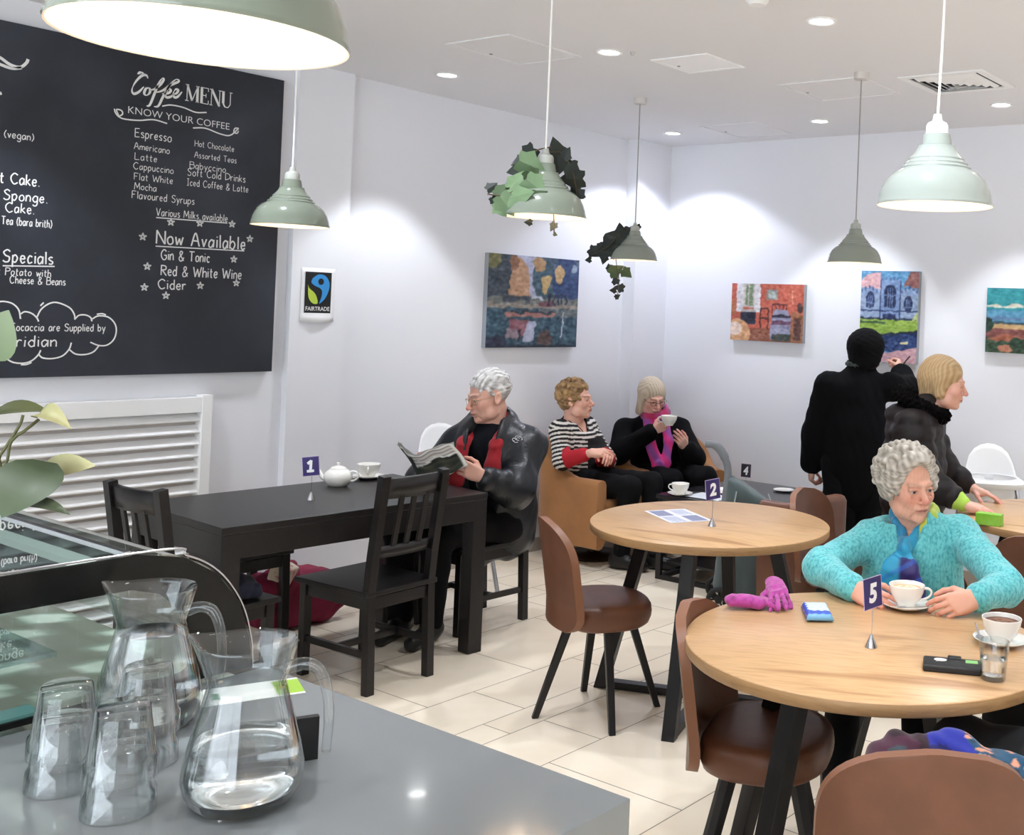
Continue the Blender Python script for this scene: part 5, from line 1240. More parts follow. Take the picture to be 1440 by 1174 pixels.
for key in 'RL':
    w = P.J['wr' + key]; d = nrm(P.J['el' + key] - w); P.wear('cuff', Sdf([('u', .004, cap(w + d * .018, w + d * .065, .0415, .043))]), M_TEAL, lo=w - .09, hi=w + .11, h=.004)
f = Sdf(P.leg('R', 0) + P.leg('L', 0)); f.u(cap(P.J['hipR'], P.J['hipL'], .105), .05); f.disp.append(wrinkle(.004, 45, 5)); P.wear('trousers', f, M_DTROU, keys=['hipR', 'hipL', 'knR', 'knL', 'anR', 'anL'], h=.008); shoes(P, M_SHOE)
def curl_blobs(c, r, n, rb, seed, keep):
    rg = np.random.RandomState(seed); P_ = []
    for i in range(n):
        z = 1 - 2 * (i + .5) / n; t = i * 2.39996 + rg.uniform(-.2, .2); p = V3(math.sqrt(1 - z * z) * math.cos(t), math.sqrt(1 - z * z) * math.sin(t), z) * r + c
        if keep(p): P_.append((p, rb * rg.uniform(.75, 1.25), nrm(rg.normal(size=3))))
    def fn(q):
        d = np.full(len(q), 1.0)
        for p, k, ax in P_:
            v = q - p; l2 = np.einsum('ij,ij->i', v, v); m = l2 < (k * 3.2) ** 2
            if m.any():
                w_ = v[m]; h = w_ @ ax; rad = np.sqrt(np.maximum(l2[m] - h * h, 0)); e = np.hypot(rad - k * .62, h) - k * .52; d[m] = smin(d[m], e, .005)
        return d
    return fn
CURL1 = curl_blobs((0, -.022, .034), (.094, .112, .097), 260, .0165, 5, lambda p: not (p[1] > .045 and p[2] < .075) and p[2] > -.085)
CURL2 = curl_blobs((0, -.022, .036), (.085, .100, .089), 230, .0165, 6, lambda p: not (p[1] > .05 and p[2] < .07) and p[2] > -.085)
def curls(q, big=1.0):
    b = Sdf([('u', .03, ell((0, -.02, .036), (.090, .108, .093)))]); b.ops.append(('u', .03, ell((0, -.062, -.022), (.078, .052, .062)))); b.u(ell((0, .052, .088), (.05, .034, .028)), .03)
    for s in (-1, 1): b.u(ell((s * .074, .002, .026), (.022, .045, .05)), .02)
    w = wrinkle(.012, 120, 9, n=5); w2 = wrinkle(.004, 260, 4)
    d = smin(b(q) + w(q) * .5 + w2(q) * .4, CURL1(q), .008); d = smax(d, -ell((0, .120, -.026), (.074, .098, .124))(q), .018); return smax(d, -ell((0, .03, -.11), (.095, .078, .085))(q), .012)
P.hair(curls, hair_noise((212, 205, 194), (146, 137, 126), 420, 2, (.4, .5, 1), .25), h=.003)
# silk scarf: collar, knot and two tails
n0 = P.J['neck']; kn = n0 + V3(.0, .125, -.075)
ring = [n0 + V3(.062 * math.cos(t) * 1.05, .064 * math.sin(t) - .004, .03 - .075 * max(0, math.sin(t)) ** 1.2) for t in np.linspace(PI / 2, 2.5 * PI, 15)]
f = Sdf(chain([kn] + ring[1:-1] + [kn], .0165, .012, (0, .3, 1), .6)); f.u(ell(kn, (.021, .018, .023)), .01)
f.ops += chain([kn, kn + V3(.028, .022, -.05), kn + V3(.042, .018, -.12), kn + V3(.046, .012, -.175)], [.014, .034, .044, .038], .01, (0, 1, .2), 2.6)
f.ops += chain([kn, kn + V3(-.022, .022, -.05), kn + V3(-.036, .020, -.12), kn + V3(-.048, .012, -.19)], [.014, .032, .042, .036], .01, (0, 1, .2), 2.6)
f.disp.append(wrinkle(.003, 120, 8, (1, 1, .2)))
def scol(v):
    q = v - kn; C = np.tile(lin((40, 150, 190)), (len(v), 1)); x, y, z = q.T
    def mx(c, a): C[:] = C * (1 - np.clip(a, 0, 1)[:, None]) + lin(c) * np.clip(a, 0, 1)[:, None]
    mx((26, 112, 158), (x > 0) * (z > .0) * .7); mx((206, 204, 60), (x < -.035) * (z > .005) * 1.0); mx((150, 190, 90), (x < -.05) * (z > .03) * .6)
    mx((40, 26, 96), np.clip((-x + .014) / .012, 0, 1) * (z < -.02)); mx((92, 40, 110), np.clip((-z - .11) / .04, 0, 1) * (x > .0) * (np.sin(x * 160) > .2)); mx((30, 90, 190), (np.sin(z * 90 + x * 60) > .7) * .5 * (z < -.01)); return C
P.wear('scarf', f, mat('silk', None, .4, attr=True, sheen=.2), col=scol, lo=n0 - V3(.13, .13, .3), hi=n0 + V3(.13, .24, .12), h=.004)
w = P.J['wrL']; d = nrm(P.J['elL'] - w); A_ = rot_to(d); m = MB(); m.tube([w + d * .006 + (A_[:, 0] * math.cos(t) + A_[:, 1] * math.sin(t)) * .031 for t in np.linspace(0, 2 * PI, 24, endpoint=False)], .0022, 6, closed=True); m.build('bracelet', mat('gold', (214, 176, 96), .25, 1.0), P.o)

# ---- man with the newspaper
M_JACK = mat('black_leather_jacket', (24, 27, 33), .36, bump=(70, .35, .006), spec=.5)
M_RED = mat('red_wool', (150, 22, 34), .9, bump=(220, .25, .002), sheen=.2)
mJ = dict(pel=(-4.17, 3.93, .53), chest=(-4.165, 3.90, .85), neck=(-4.155, 3.90, .985), head=(-4.155, 3.862, 1.130), shR=(-4.325, 3.815, .865), shL=(-3.995, 3.985, .872),
          elR=(-4.375, 3.66, .70), wrR=(-4.27, 3.60, .775), elL=(-3.915, 3.83, .70), wrL=(-3.925, 3.625, .775),
          hipR=(-4.27, 3.88, .50), hipL=(-4.08, 3.92, .50), knR=(-4.29, 3.46, .49), knL=(-4.07, 3.50, .49), anR=(-4.26, 3.46, .09), anL=(-4.09, 3.50, .09))
Pm = Person((-4.16, 3.92), (.40, -.917), 'grey-haired man with glasses and red scarf reading a newspaper at the black table', mJ,
            dict(fwd=(-.27, -.94, -.22), up=(-.05, -.05, 1), size=1.05, age=1.0, male=1, wide=1.06, lip=(150, 96, 88), brow=(120, 110, 104), iris=(60, 66, 70), blush=.3, lids=.5, nose=1.1, neckk=1.0),
            dict(R=dict(dir=(.15, -.85, .45), palm=(.9, .2, .0), curl=(.5, .55, .6, .6), thumb=.5, sc=1.02), L=dict(dir=(-.35, -.80, .42), palm=(-.85, .35, .0), curl=(.6, .65, .7, .7), thumb=.5, sc=1.02)), skin=(212, 164, 146), hvox=.0035)
f = Sdf(Pm.torso(.0, (.165, .165, .16), 1.2)); f.cut(cap(Pm.J['neck'] + V3(0, 0, .03), Pm.hp((0, -.02, -.1)), .058, .07), .01); Pm.wear('jumper', f, mat('navy_jumper', (16, 18, 24), .9, bump=(180, .2, .002), spec=.2), keys=['pel', 'chest', 'neck', 'shR', 'shL'], pad=.22)
f = Sdf(Pm.torso(.030, (.19, .185, .17), 1.15)); f.ops += Pm.arm('R', .016, (.066, .056, .038), cut=.045, k=.05) + Pm.arm('L', .022, (.078, .068, .040), cut=.045, k=.05)
J = Pm.J; f.u(cap(J['pel'] + V3(.05, -.05, .0), J['pel'] + V3(.10, -.02, -.20), .15, .11), .06); f.u(cap(J['pel'] + V3(-.08, -.04, .0), J['pel'] + V3(-.10, -.02, -.12), .13, .10), .06)
f.u(cap(J['neck'] + V3(.07, -.035, .045), J['neck'] + V3(-.07, -.035, .045), .036, .036), .045)
f.cut(cap(J['neck'] + V3(0, .10, .06), J['pel'] + V3(-.01, .24, .0), .072, .10), .015); f.cut(cap(J['neck'] + V3(0, .01, .02), Pm.hp((0, .0, -.12)), .066, .075), .012)
f.disp += [wrinkle(.013, 25, 12, (1, 1, .6)), wrinkle(.006, 62, 13, (1, 1, .5))]
Pm.wear('jacket', f, M_JACK, keys=['pel', 'chest', 'neck', 'shR', 'shL', 'elR', 'elL', 'wrR', 'wrL'], pad=.27, h=.007)
for sd in (1, -1):
    mid = J['chest'] * .5 + J['pel'] * .5
    P_ = [J['neck'] + V3(0, -.075, .065), J['neck'] + V3(sd * .062, -.03, .045), J['neck'] + V3(sd * .074, .055, -.02), J['neck'] * .4 + J['chest'] * .6 + V3(sd * .084, .140, .0), J['chest'] * .75 + mid * .25 + V3(sd * .088, .182, -.01), mid + V3(sd * .096, .198, .03)]
    Pm.wear('scarf', Sdf(chain(P_, [.026, .028, .030, .034, .040, .044], .02, (0, 1, .35), 2.6)), M_RED, lo=J['chest'] - V3(.25, .2, .3), hi=J['neck'] + V3(.25, .3, .15), h=.006)
f = Sdf(Pm.leg('R', .012) + Pm.leg('L', .012)); f.u(cap(J['hipR'], J['hipL'], .12), .05); f.disp.append(wrinkle(.005, 40, 15)); Pm.wear('trousers', f, M_DTROU, keys=['hipR', 'hipL', 'knR', 'knL', 'anR', 'anL'], h=.009); shoes(Pm, M_SHOE, L=.18)
def short(q):
    d = Sdf([('u', .02, ell((0, -.020, .038), (.0815, .100, .090)))])(q) + wrinkle(.006, 190, 5, (1, .4, 1))(q) + wrinkle(.003, 420, 6, (1, .3, 1))(q)
    d = smax(d, -ell((0, .12, -.03), (.078, .082, .102))(q), .006); d = smax(d, -ell((0, .035, -.085), (.12, .07, .085))(q), .006); return smax(d, -(q[:, 2] + .062 + .2 * q[:, 1]), .01)
Pm.hair(short, hair_noise((232, 230, 228), (150, 146, 144), 420, 3, (1, .1, .2)), h=.0035); Pm.glasses((176, 150, 116), .0013)
s0 = Pm.J['shL'] + V3(.0, .0, .0)
from mathutils.bvhtree import BVHTree
def decal(P, obj_name, strokes, w, name, m, offs=.002):
    ob = [c for c in P.o.children if c.name.startswith(obj_name)][0]; bv = BVHTree.FromPolygons([v.co for v in ob.data.vertices], [p.vertices for p in ob.data.polygons]); mb = MB()
    for S in strokes:
        Q = []
        for q in S:
            co, no, i, d = bv.find_nearest(Vector(q))
            if co is not None: Q.append(np.array(co) + np.array(no) * offs)
        mb.tube(Q, w, 5)
    return mb.build(name, m, P.o)
c0 = Pm.loc((-3.955, 3.875, .935)); ax = Pm.vec(CR); az = V3(0, 0, 1)
def ring_pts(cx, cz, r, a0, a1, n=16): return [c0 + ax * (cx + r * math.cos(t)) + az * (cz + r * math.sin(t)) for t in np.linspace(a0, a1, n)]
decal(Pm, 'jacket', [ring_pts(.006, .006, .017, -.6, 3.9), ring_pts(.004, .002, .009, .5, 5.2), ring_pts(-.016, -.004, .008, 1.0, 5.0), [c0 + ax * -.022 + az * -.012, c0 + ax * -.01 + az * -.022, c0 + ax * .004 + az * -.02]], .0016, 'embroidered_swirl', mat('white_thread', (206, 208, 212), .8))
# newspaper
npp = MB(); ncol = []
def sheetpts(off):
    T0 = [(-4.295, 3.425, .905), (-4.235, 3.405, .893), (-4.11, 3.375, .868), (-4.03, 3.41, .905), (-3.955, 3.465, .935)]
    B0 = [(-4.245, 3.50, .775), (-4.19, 3.47, .762), (-4.10, 3.425, .745), (-3.99, 3.47, .79), (-3.905, 3.515, .842)]
    return [V3(t) + V3(0, off, -off * .35) for t in T0], [V3(b) + V3(0, off, -off * .1) for b in B0]
NX, NY = 41, 25; rng = np.random.RandomState(3)
for layer, off in enumerate((0, .007, .014, .021)):
    T_, B_ = sheetpts(off); T_ = spline(T_, 10); B_ = spline(B_, 10); b0 = len(npp.v)
    for j in range(NY):
        for i in range(NX):
            v = j / (NY - 1); p = T_[i] * (1 - v) + B_[i] * v + V3(0, .010 * math.sin(PI * v) - .004 * layer, (layer * .007 if v < .01 else 0) + .003 * math.sin(i * .7 + layer)); npp.v.append(tuple(p))
            u = i / (NX - 1); g = .5 + .5 * math.sin(u * 19 + 3 * math.sin(v * 7)) * math.sin(v * 13 + 2 * math.sin(u * 9))
            if layer == 0:
                if u > .965 or v < .04: c = (238, 236, 230)
                elif u < .46: c = (30 + 50 * g, 40 + 44 * g, 34 + 34 * g)
                elif v > .30 + .5 * abs(u - .72): c = (26 + 54 * g, 32 + 46 * g, 28 + 36 * g)
                elif v > .24 + .5 * abs(u - .72): c = (236, 234, 228)
                else: c = (214, 208, 200) if (v * 40) % 1 < .6 else (150, 140, 140)
            else: c = (236, 232, 226) if (v * 30 + layer * .3) % 1 < .6 else (168, 164, 158)
            ncol.append(lin(c))
    npp.f += [[b0 + j * NX + i, b0 + j * NX + i + 1, b0 + (j + 1) * NX + i + 1, b0 + (j + 1) * NX + i] for j in range(NY - 1) for i in range(NX - 1)]; npp.m += [0] * ((NY - 1) * (NX - 1))
no = npp.build('newspaper', mat('newsprint', None, .8, attr=True), recalc=False, smooth=70); set_col(no.data, np.array(ncol)); tag(no, 'folded newspaper with a dark front picture held up by the seated man', 'newspaper')

# ---- woman in the striped top
sJ = dict(pel=(-4.80, 5.28, .50), chest=(-4.80, 5.21, .745), neck=(-4.80, 5.185, .865), head=(-4.775, 5.17, 1.005), shR=(-4.80, 5.055, .815), shL=(-4.83, 5.34, .82),
          elR=(-4.73, 5.02, .635), wrR=(-4.535, 5.07, .70), elL=(-4.66, 5.36, .62), wrL=(-4.50, 5.17, .685),
          hipR=(-4.74, 5.20, .47), hipL=(-4.74, 5.38, .47), knR=(-4.33, 5.20, .50), knL=(-4.31, 5.38, .51), anR=(-4.37, 5.19, .09), anL=(-4.22, 5.33, .09), toeR=(-4.2, 5.22, 0), toeL=(-4.05, 5.38, 0))
Ps = Person((-4.78, 5.27), (1, .05), 'person with short curly blonde hair in a black and white striped top, sitting in profile', sJ,
            dict(fwd=(.92, .36, .06), up=(-.05, 0, 1), size=1.0, age=.6, lip=(186, 70, 74), brow=(120, 88, 60), iris=(70, 70, 60), smile=1.5, blush=.3),
            dict(R=dict(dir=(.93, .25, .1), palm=(.0, .6, -.8), curl=(.5, .6, .7, .7), sc=.92), L=dict(dir=(.75, -.62, .1), palm=(.2, -.5, -.85), curl=(.5, .6, .7, .7), sc=.92)), skin=(226, 176, 156), hvox=.0035)
def stripes(v):
    J = Ps.J; C = np.tile(lin((18, 18, 20)), (len(v), 1)); w = lin((226, 222, 216)); tz = v[:, 2] + .15 * v[:, 1]
    T = np.sin(tz * 2 * PI / .026) > .1
    for key in 'RL':
        a, b, c = J['sh' + key], J['el' + key], J['wr' + key]; ax = nrm(b - a); s_ = (v - a) @ ax; r = np.linalg.norm(v - a - np.outer(s_, ax), axis=1); ins = (r < .085) & (s_ > .0) & (v[:, 0] * (1 if key == 'R' else -1) > .08)
        T = np.where(ins, np.sin(s_ * 2 * PI / .026) > .1, T)
        ax2 = nrm(c - b); t_ = (v - b) @ ax2; r2 = np.linalg.norm(v - b - np.outer(t_, ax2), axis=1); low = (t_ > .035) & (r2 < .075)
        C[low] = lin((176, 24, 40)); T = T & ~low
    bib = (v[:, 1] > .02) & (np.abs(v[:, 0]) < .085) & (v[:, 2] < J['neck'][2] - .10); T = T & ~bib
    C[T] = w; nb = np.linalg.norm((v - J['neck']) * V3(1, 1, .8), axis=1) < .085; C[nb] = lin((18, 18, 20)); return C
f = Sdf(Ps.torso(.008, (.15, .145, .14), 1.2)); f.ops += Ps.arm('R', .008, (.055, .046, .036), cut=.06) + Ps.arm('L', .008, (.055, .046, .036), cut=.06); f.disp.append(wrinkle(.004, 60, 21)); n0 = Ps.J['neck']
f.cut(cap(n0 + V3(0, .01, .03), n0 + V3(0, .07, -.03), .062, .045), .01); f.cut(cap(n0 + V3(0, 0, .02), Ps.hp((0, -.03, -.1)), .06, .07), .01)
Ps.wear('striped_top', f, mat('striped_jersey', None, .8, attr=True), col=stripes, keys=['pel', 'chest', 'neck', 'shR', 'shL', 'elR', 'elL', 'wrR', 'wrL'], h=.005)
f = Sdf(Ps.leg('R', .006) + Ps.leg('L', .006)); f.u(cap(Ps.J['hipR'], Ps.J['hipL'], .115), .05); f.disp.append(wrinkle(.004, 50, 22)); Ps.wear('trousers', f, M_DTROU, keys=['hipR', 'hipL', 'knR', 'knL', 'anR', 'anL'], h=.009); shoes(Ps, M_SHOE)
def curlsb(q):
    b = Sdf([('u', .03, ell((0, -.022, .038), (.085, .100, .088))), ('u', .03, ell((0, -.055, -.025), (.070, .050, .055)))]); d = smin(b(q) + .004 + wrinkle(.006, 105, 31, n=5)(q), CURL2(q), .008)
    d = smax(d, -ell((0, .125, -.035), (.072, .085, .098))(q), .01); return smax(d, -ell((0, .03, -.115), (.09, .08, .07))(q), .01)
Ps.hair(curlsb, hair_noise((188, 154, 108), (112, 82, 54), 150, 5, (.4, .5, 1), .25), h=.004)
m = MB(); m.tube(spline([n0 + V3(-.05, -.045, .03), n0 + V3(-.062, .03, .0), n0 + V3(-.03, .085, -.04), n0 + V3(0, .115, -.10), n0 + V3(.03, .085, -.04), n0 + V3(.062, .03, .0), n0 + V3(.05, -.045, .03)], 6), .003, 6); m.build('lanyard', mat('black_cord', (30, 24, 24), .7), Ps.o)

# ---- woman drinking in the corner
kJ = dict(pel=(-4.646, 5.883, 0.5), chest=(-4.646, 5.823, 0.745), neck=(-4.636, 5.798, 0.875), head=(-4.632, 5.752, 1.01), shR=(-4.811, 5.698, 0.778), shL=(-4.521, 5.918, 0.793),
          elR=(-4.740, 5.570, 0.635), wrR=(-4.516, 5.638, 0.8), elL=(-4.335, 5.850, 0.62), wrL=(-4.331, 5.748, 0.7),
          hipR=(-4.666, 5.783, 0.47), hipL=(-4.526, 5.923, 0.47), knR=(-4.316, 5.583, 0.5), knL=(-4.156, 5.733, 0.52), anR=(-4.356, 5.553, 0.09), anL=(-4.176, 5.683, 0.09), toeR=(-4.256, 5.443, 0), toeL=(-4.056, 5.583, 0))
Pk = Person((-4.62, 5.85), (.72, -.69), 'person with a blonde bob and pink scarf drinking from a cup in the corner', kJ,
            dict(fwd=(.87, -.36, -.34), up=(.05, -.05, 1), size=1.0, age=.7, lip=(170, 96, 92), brow=(150, 124, 100), iris=(70, 76, 84), lids=.6, blush=.35),
            dict(R=dict(dir=(.80, .25, .42), palm=(.1, .7, .4), curl=(.7, .75, .8, .8), thumb=.5, sc=.92), L=dict(dir=(.1, -.75, .6), palm=(-.75, -.15, .6), curl=(.45, .55, .65, .7), sc=.92)), skin=(220, 172, 156), hvox=.0035)
f = Sdf(Pk.torso(.016, (.165, .16, .15), 1.2)); f.ops += Pk.arm('R', .016, (.062, .056, .042), cut=.03) + Pk.arm('L', .016, (.062, .056, .042), cut=.03); f.disp.append(wrinkle(.006, 40, 41)); f.cut(cap(Pk.J['neck'], Pk.hp((0, -.02, -.1)), .058, .07), .01)
Pk.wear('jumper', f, mat('black_knit', (11, 11, 14), .95, bump=(160, .3, .003), spec=.2), keys=['pel', 'chest', 'neck', 'shR', 'shL', 'elR', 'elL', 'wrR', 'wrL'], h=.007)
f = Sdf(Pk.leg('R', .014) + Pk.leg('L', .014)); f.u(cap(Pk.J['hipR'], Pk.J['hipL'], .12), .05); f.disp.append(wrinkle(.005, 45, 42)); Pk.wear('trousers', f, M_DTROU, keys=['hipR', 'hipL', 'knR', 'knL', 'anR', 'anL'], h=.009); shoes(Pk, M_SHOE)
def bob(q):
    b = Sdf([('u', .03, ell((0, -.020, .036), (.088, .104, .092)))])
    for s in (-1, 1): b.u(cap((s * .060, -.005, .02), (s * .078, .008, -.10), .036, .028), .03)
    b.u(cap((0, -.07, .0), (0, -.065, -.10), .055, .042), .04)
    d = b(q) + wrinkle(.0015, 300, 51, (1, .8, .08))(q); d = smax(d, -ell((0, .13, -.045), (.060, .088, .105))(q), .008); return smax(d, -ell((0, .05, -.12), (.052, .08, .08))(q), .01)
Pk.hair(bob, hair_noise((204, 190, 170), (176, 160, 138), 380, 6, (1, .5, .02), .05), h=.004); Pk.glasses((60, 44, 40), .0016)
n0 = Pk.J['neck']; cst = Pk.J['chest']
ring = [n0 + V3(.07 * math.cos(t), .066 * math.sin(t), .02 - .03 * math.sin(t)) for t in np.linspace(0, 2 * PI, 13)]
f = Sdf(chain(ring, .030, .02, (0, 0, 1), .7))
f.ops += chain([n0 + V3(.055, .06, 0), cst + V3(.06, .17, -.02), cst + V3(.0, .21, -.18), cst + V3(-.0, .20, -.22)], [.03, .036, .040, .034], .02, (0, 1, .2), 2.4)
f.ops += chain([n0 + V3(-.055, .06, 0), cst + V3(-.065, .16, -.02), cst + V3(-.05, .205, -.16), cst + V3(-.012, .21, -.21)], [.03, .032, .032, .03], .02, (0, 1, .2), 2.4); f.disp.append(wrinkle(.005, 90, 44, (1, 1, .2)))
def pcol(v):
    a = (.5 + .5 * np.sin(v @ V3(60, 20, -35)))[:, None]; C = lin((212, 34, 122)) * a + lin((134, 70, 150)) * (1 - a); rd = ((v[:, 2] > n0[2] - .01) & (v[:, 1] > n0[1] + .02))[:, None] * .6; return C * (1 - rd) + lin((168, 38, 60)) * rd
Pk.wear('scarf', f, mat('pink_scarf', None, .7, attr=True, sheen=.2), col=pcol, lo=cst - V3(.2, .12, .32), hi=n0 + V3(.2, .32, .1), h=.005)
cup((-4.391, 5.638, .845), R(200), 'cream coffee cup raised to the mouth of the blonde-bobbed person in the corner', None, saucer=False, group='white coffee cups')

# ---- person in black seen from behind
bJ = dict(pel=(-3.055, 5.70, .78), chest=(-3.05, 5.69, 1.12), neck=(-3.04, 5.71, 1.29), head=(-3.035, 5.745, 1.395), shR=(-2.885, 5.80, 1.197), shL=(-3.20, 5.60, 1.187),
          elR=(-2.87, 5.99, 1.17), wrR=(-2.985, 6.10, 1.27), elL=(-3.275, 5.60, .90), wrL=(-3.305, 5.62, .70),
          hipR=(-2.965, 5.755, .76), hipL=(-3.135, 5.645, .76), knR=(-2.965, 5.765, .42), knL=(-3.12, 5.66, .42), anR=(-2.965, 5.75, .08), anL=(-3.12, 5.65, .08))
Pb = Person((-3.05, 5.70), (-.45, .89), 'person in a black coat and beanie facing away, reaching up to the church painting', bJ,
            dict(fwd=(-.30, .94, .05), size=1.02, age=.3),
            dict(R=dict(dir=(-.35, .70, .62), palm=(-.8, -.1, -.3), curl=(.8, .9, .9, .9), thumb=.5), L=dict(dir=(-.05, .15, -1), palm=(.75, .55, .0), curl=(.7, .8, .9, .9), thumb=.5)), skin=(214, 166, 148), hvox=.004)
M_COAT = mat('black_coat', (11, 11, 14), .95, bump=(90, .2, .003), spec=.15)
f = Sdf(Pb.torso(.02, (.165, .155, .145), 1.25)); f.ops += Pb.arm('R', .02, (.064, .056, .045), cut=.03) + Pb.arm('L', .02, (.064, .056, .045), cut=.02)
f.u(cap(Pb.J['pel'], Pb.J['pel'] - V3(0, 0, .16), .175, .16, (0, 1, 0), 1.3), .06); f.u(cap(Pb.J['neck'], Pb.J['neck'] + V3(0, .0, .02), .062, .062), .02); f.disp += [wrinkle(.007, 30, 61, (1, 1, .5)), wrinkle(.003, 80, 62)]
Pb.wear('coat', f, M_COAT, keys=['pel', 'chest', 'neck', 'shR', 'shL', 'elR', 'elL', 'wrR', 'wrL', 'knR', 'knL'], h=.008, pad=.2)
f = Sdf(Pb.leg('R', .02, (.085, .07, .06)) + Pb.leg('L', .02, (.085, .07, .06))); f.disp.append(wrinkle(.006, 40, 63)); Pb.wear('trousers', f, M_DTROU, keys=['hipR', 'hipL', 'knR', 'knL', 'anR', 'anL'], h=.01); shoes(Pb, M_SHOE)
Pb.hair(lambda q: Sdf([('u', .02, ell((0, -.03, -.02), (.07, .07, .08)))])(q), hair_noise((60, 58, 56), (30, 28, 28), 300, 7), h=.006)
def beanie(p):
    q = Pb.toh(p); d = Sdf([('u', .04, ell((0, -.022, .030), (.109, .125, .106))), ('u', .04, ell((0, -.045, -.05), (.085, .085, .07)))])(q); d = smax(d, -(q[:, 2] + .095 - .9 * q[:, 1] * (q[:, 1] > 0)), .012); return d + wrinkle(.002, 150, 64)(q)
Pb.wear('beanie', beanie, mat('black_beanie', (12, 12, 14), .95, bump=(140, .4, .004), spec=.15), lo=Pb.HC - .16, hi=Pb.HC + .18, h=.005)
f = Sdf(chain([Pb.J['neck'] + V3(.078 * math.cos(t), .074 * math.sin(t), .03) for t in np.linspace(0, 2 * PI, 11)], .016, .01)); f.disp.append(wrinkle(.006, 200, 65)); Pb.wear('collar', f, mat('grey_green_wool', (64, 72, 68), .95, bump=(160, .5, .004)), lo=Pb.J['neck'] - .11, hi=Pb.J['neck'] + .14, h=.005)
m = MB(); m.tube([(-2.99, 6.13, 1.30), (-2.975, 6.155, 1.335), (-2.955, 6.17, 1.365)], .005, 8); tag(m.build('felt_pen', mat('dark_grey_plastic', (40, 40, 42), .4)), 'dark pen held up to the church painting by the person in black', 'pen')

# ---- woman in the brown padded coat
wJ = dict(pel=(-2.265, 4.82, .77), chest=(-2.27, 4.82, 1.03), neck=(-2.215, 4.84, 1.165), head=(-2.15, 4.868, 1.302), shR=(-2.215, 4.68, 1.085), shL=(-2.29, 4.97, 1.085),
          elR=(-2.14, 4.655, .865), wrR=(-1.945, 4.665, .775), elL=(-2.22, 5.03, .87), wrL=(-2.065, 5.06, .785),
          hipR=(-2.25, 4.74, .75), hipL=(-2.28, 4.90, .75), knR=(-2.25, 4.74, .42), knL=(-2.28, 4.90, .42), anR=(-2.27, 4.74, .08), anL=(-2.29, 4.90, .08))
Pw = Person((-2.30, 4.81), (.95, .26), 'person in a brown padded coat with black fur collar leaning on a table', wJ,
            dict(fwd=(.93, .34, -.16), up=(.12, .0, 1), size=1.0, age=1.1, lip=(160, 92, 88), brow=(160, 128, 100), iris=(60, 70, 80), lids=.6, blush=.25, nose=1.0),
            dict(R=dict(dir=(.95, .28, -.22), palm=(.0, .1, -1), curl=(.15, .15, .2, .25), sc=.95), L=dict(dir=(.95, .15, -.25), palm=(.0, -.1, -1), curl=(.15, .15, .2, .25), sc=.95)), skin=(220, 170, 152), hvox=.003)
M_PUFF = mat('brown_padded_nylon', (27, 21, 22), .55, bump=(60, .2, .004), spec=.3)
f = Sdf(Pw.torso(.024, (.152, .148, .142), 1.2)); f.ops += Pw.arm('R', .020, (.07, .058, .040), cut=.075) + Pw.arm('L', .020, (.07, .058, .040), cut=.06)
f.u(cap(Pw.J['pel'], Pw.J['pel'] - V3(0, 0, .22), .165, .165, (0, 1, 0), 1.2), .06); J = Pw.J
f.u(ell(J['neck'] + V3(0, -.125, -.045), (.125, .075, .07), rot_to((0, .5, 1))), .02); f.cut(cap(J['neck'] + V3(0, .02, .03), Pw.hp((0, 0, -.1)), .055, .07), .01)
sp = nrm(J['chest'] - J['pel']); AR = J['elR'] - J['shR']; AL = J['elL'] - J['shL']
def quilt(p):
    t = (p - J['pel']) @ sp; c = .011 * np.abs(np.sin(t * PI / .085))
    for key in 'RL':
        a = J['sh' + key]; b = J['el' + key]; c2 = J['wr' + key]; ax = nrm(b - a); s1 = (p - a) @ ax; r = np.linalg.norm(p - a - np.outer(s1, ax), axis=1); ins = (r < .12) & (s1 > .02) & (np.abs(p[:, 0]) > .13); c = np.where(ins, .010 * np.abs(np.sin(s1 * PI / .08)), c)
        a2 = nrm(c2 - b); s2 = (p - b) @ a2; r2 = np.linalg.norm(p - b - np.outer(s2, a2), axis=1); c = np.where((r2 < .11) & (s2 > 0), .009 * np.abs(np.sin(s2 * PI / .075)), c)
    return -c + .004
f.disp += [quilt, wrinkle(.003, 90, 71)]
Pw.wear('padded_coat', f, M_PUFF, keys=['pel', 'chest', 'neck', 'shR', 'shL', 'elR', 'elL', 'wrR', 'wrL'], pad=.26, h=.007)
f = Sdf(chain([J['neck'] + V3(.085 * math.cos(t), -.035 + .105 * math.sin(t), .028 - .05 * math.sin(t)) for t in np.linspace(-PI / 2 - .1, 1.5 * PI - .3, 14)], .034, .02)); f.disp += [wrinkle(.010, 190, 72, n=5), wrinkle(.006, 420, 73)]
Pw.wear('fur_collar', f, mat('black_fur', (11, 9, 10), 1.0, spec=.1), lo=J['neck'] - V3(.17, .22, .13), hi=J['neck'] + V3(.17, .17, .17), h=.004)
w = J['wrR']; d = nrm(J['elR'] - w); Pw.wear('lime_cuff', Sdf([('u', .004, cap(w + d * .004, w + d * .035, .036, .048))]), mat('lime_knit', (170, 206, 84), .8), lo=w - .08, hi=w + .09, h=.004)
f = Sdf(Pw.leg('R', .01) + Pw.leg('L', .01)); Pw.wear('trousers', f, M_DTROU, keys=['hipR', 'hipL', 'knR', 'knL', 'anR', 'anL'], h=.01); shoes(Pw, M_SHOE)
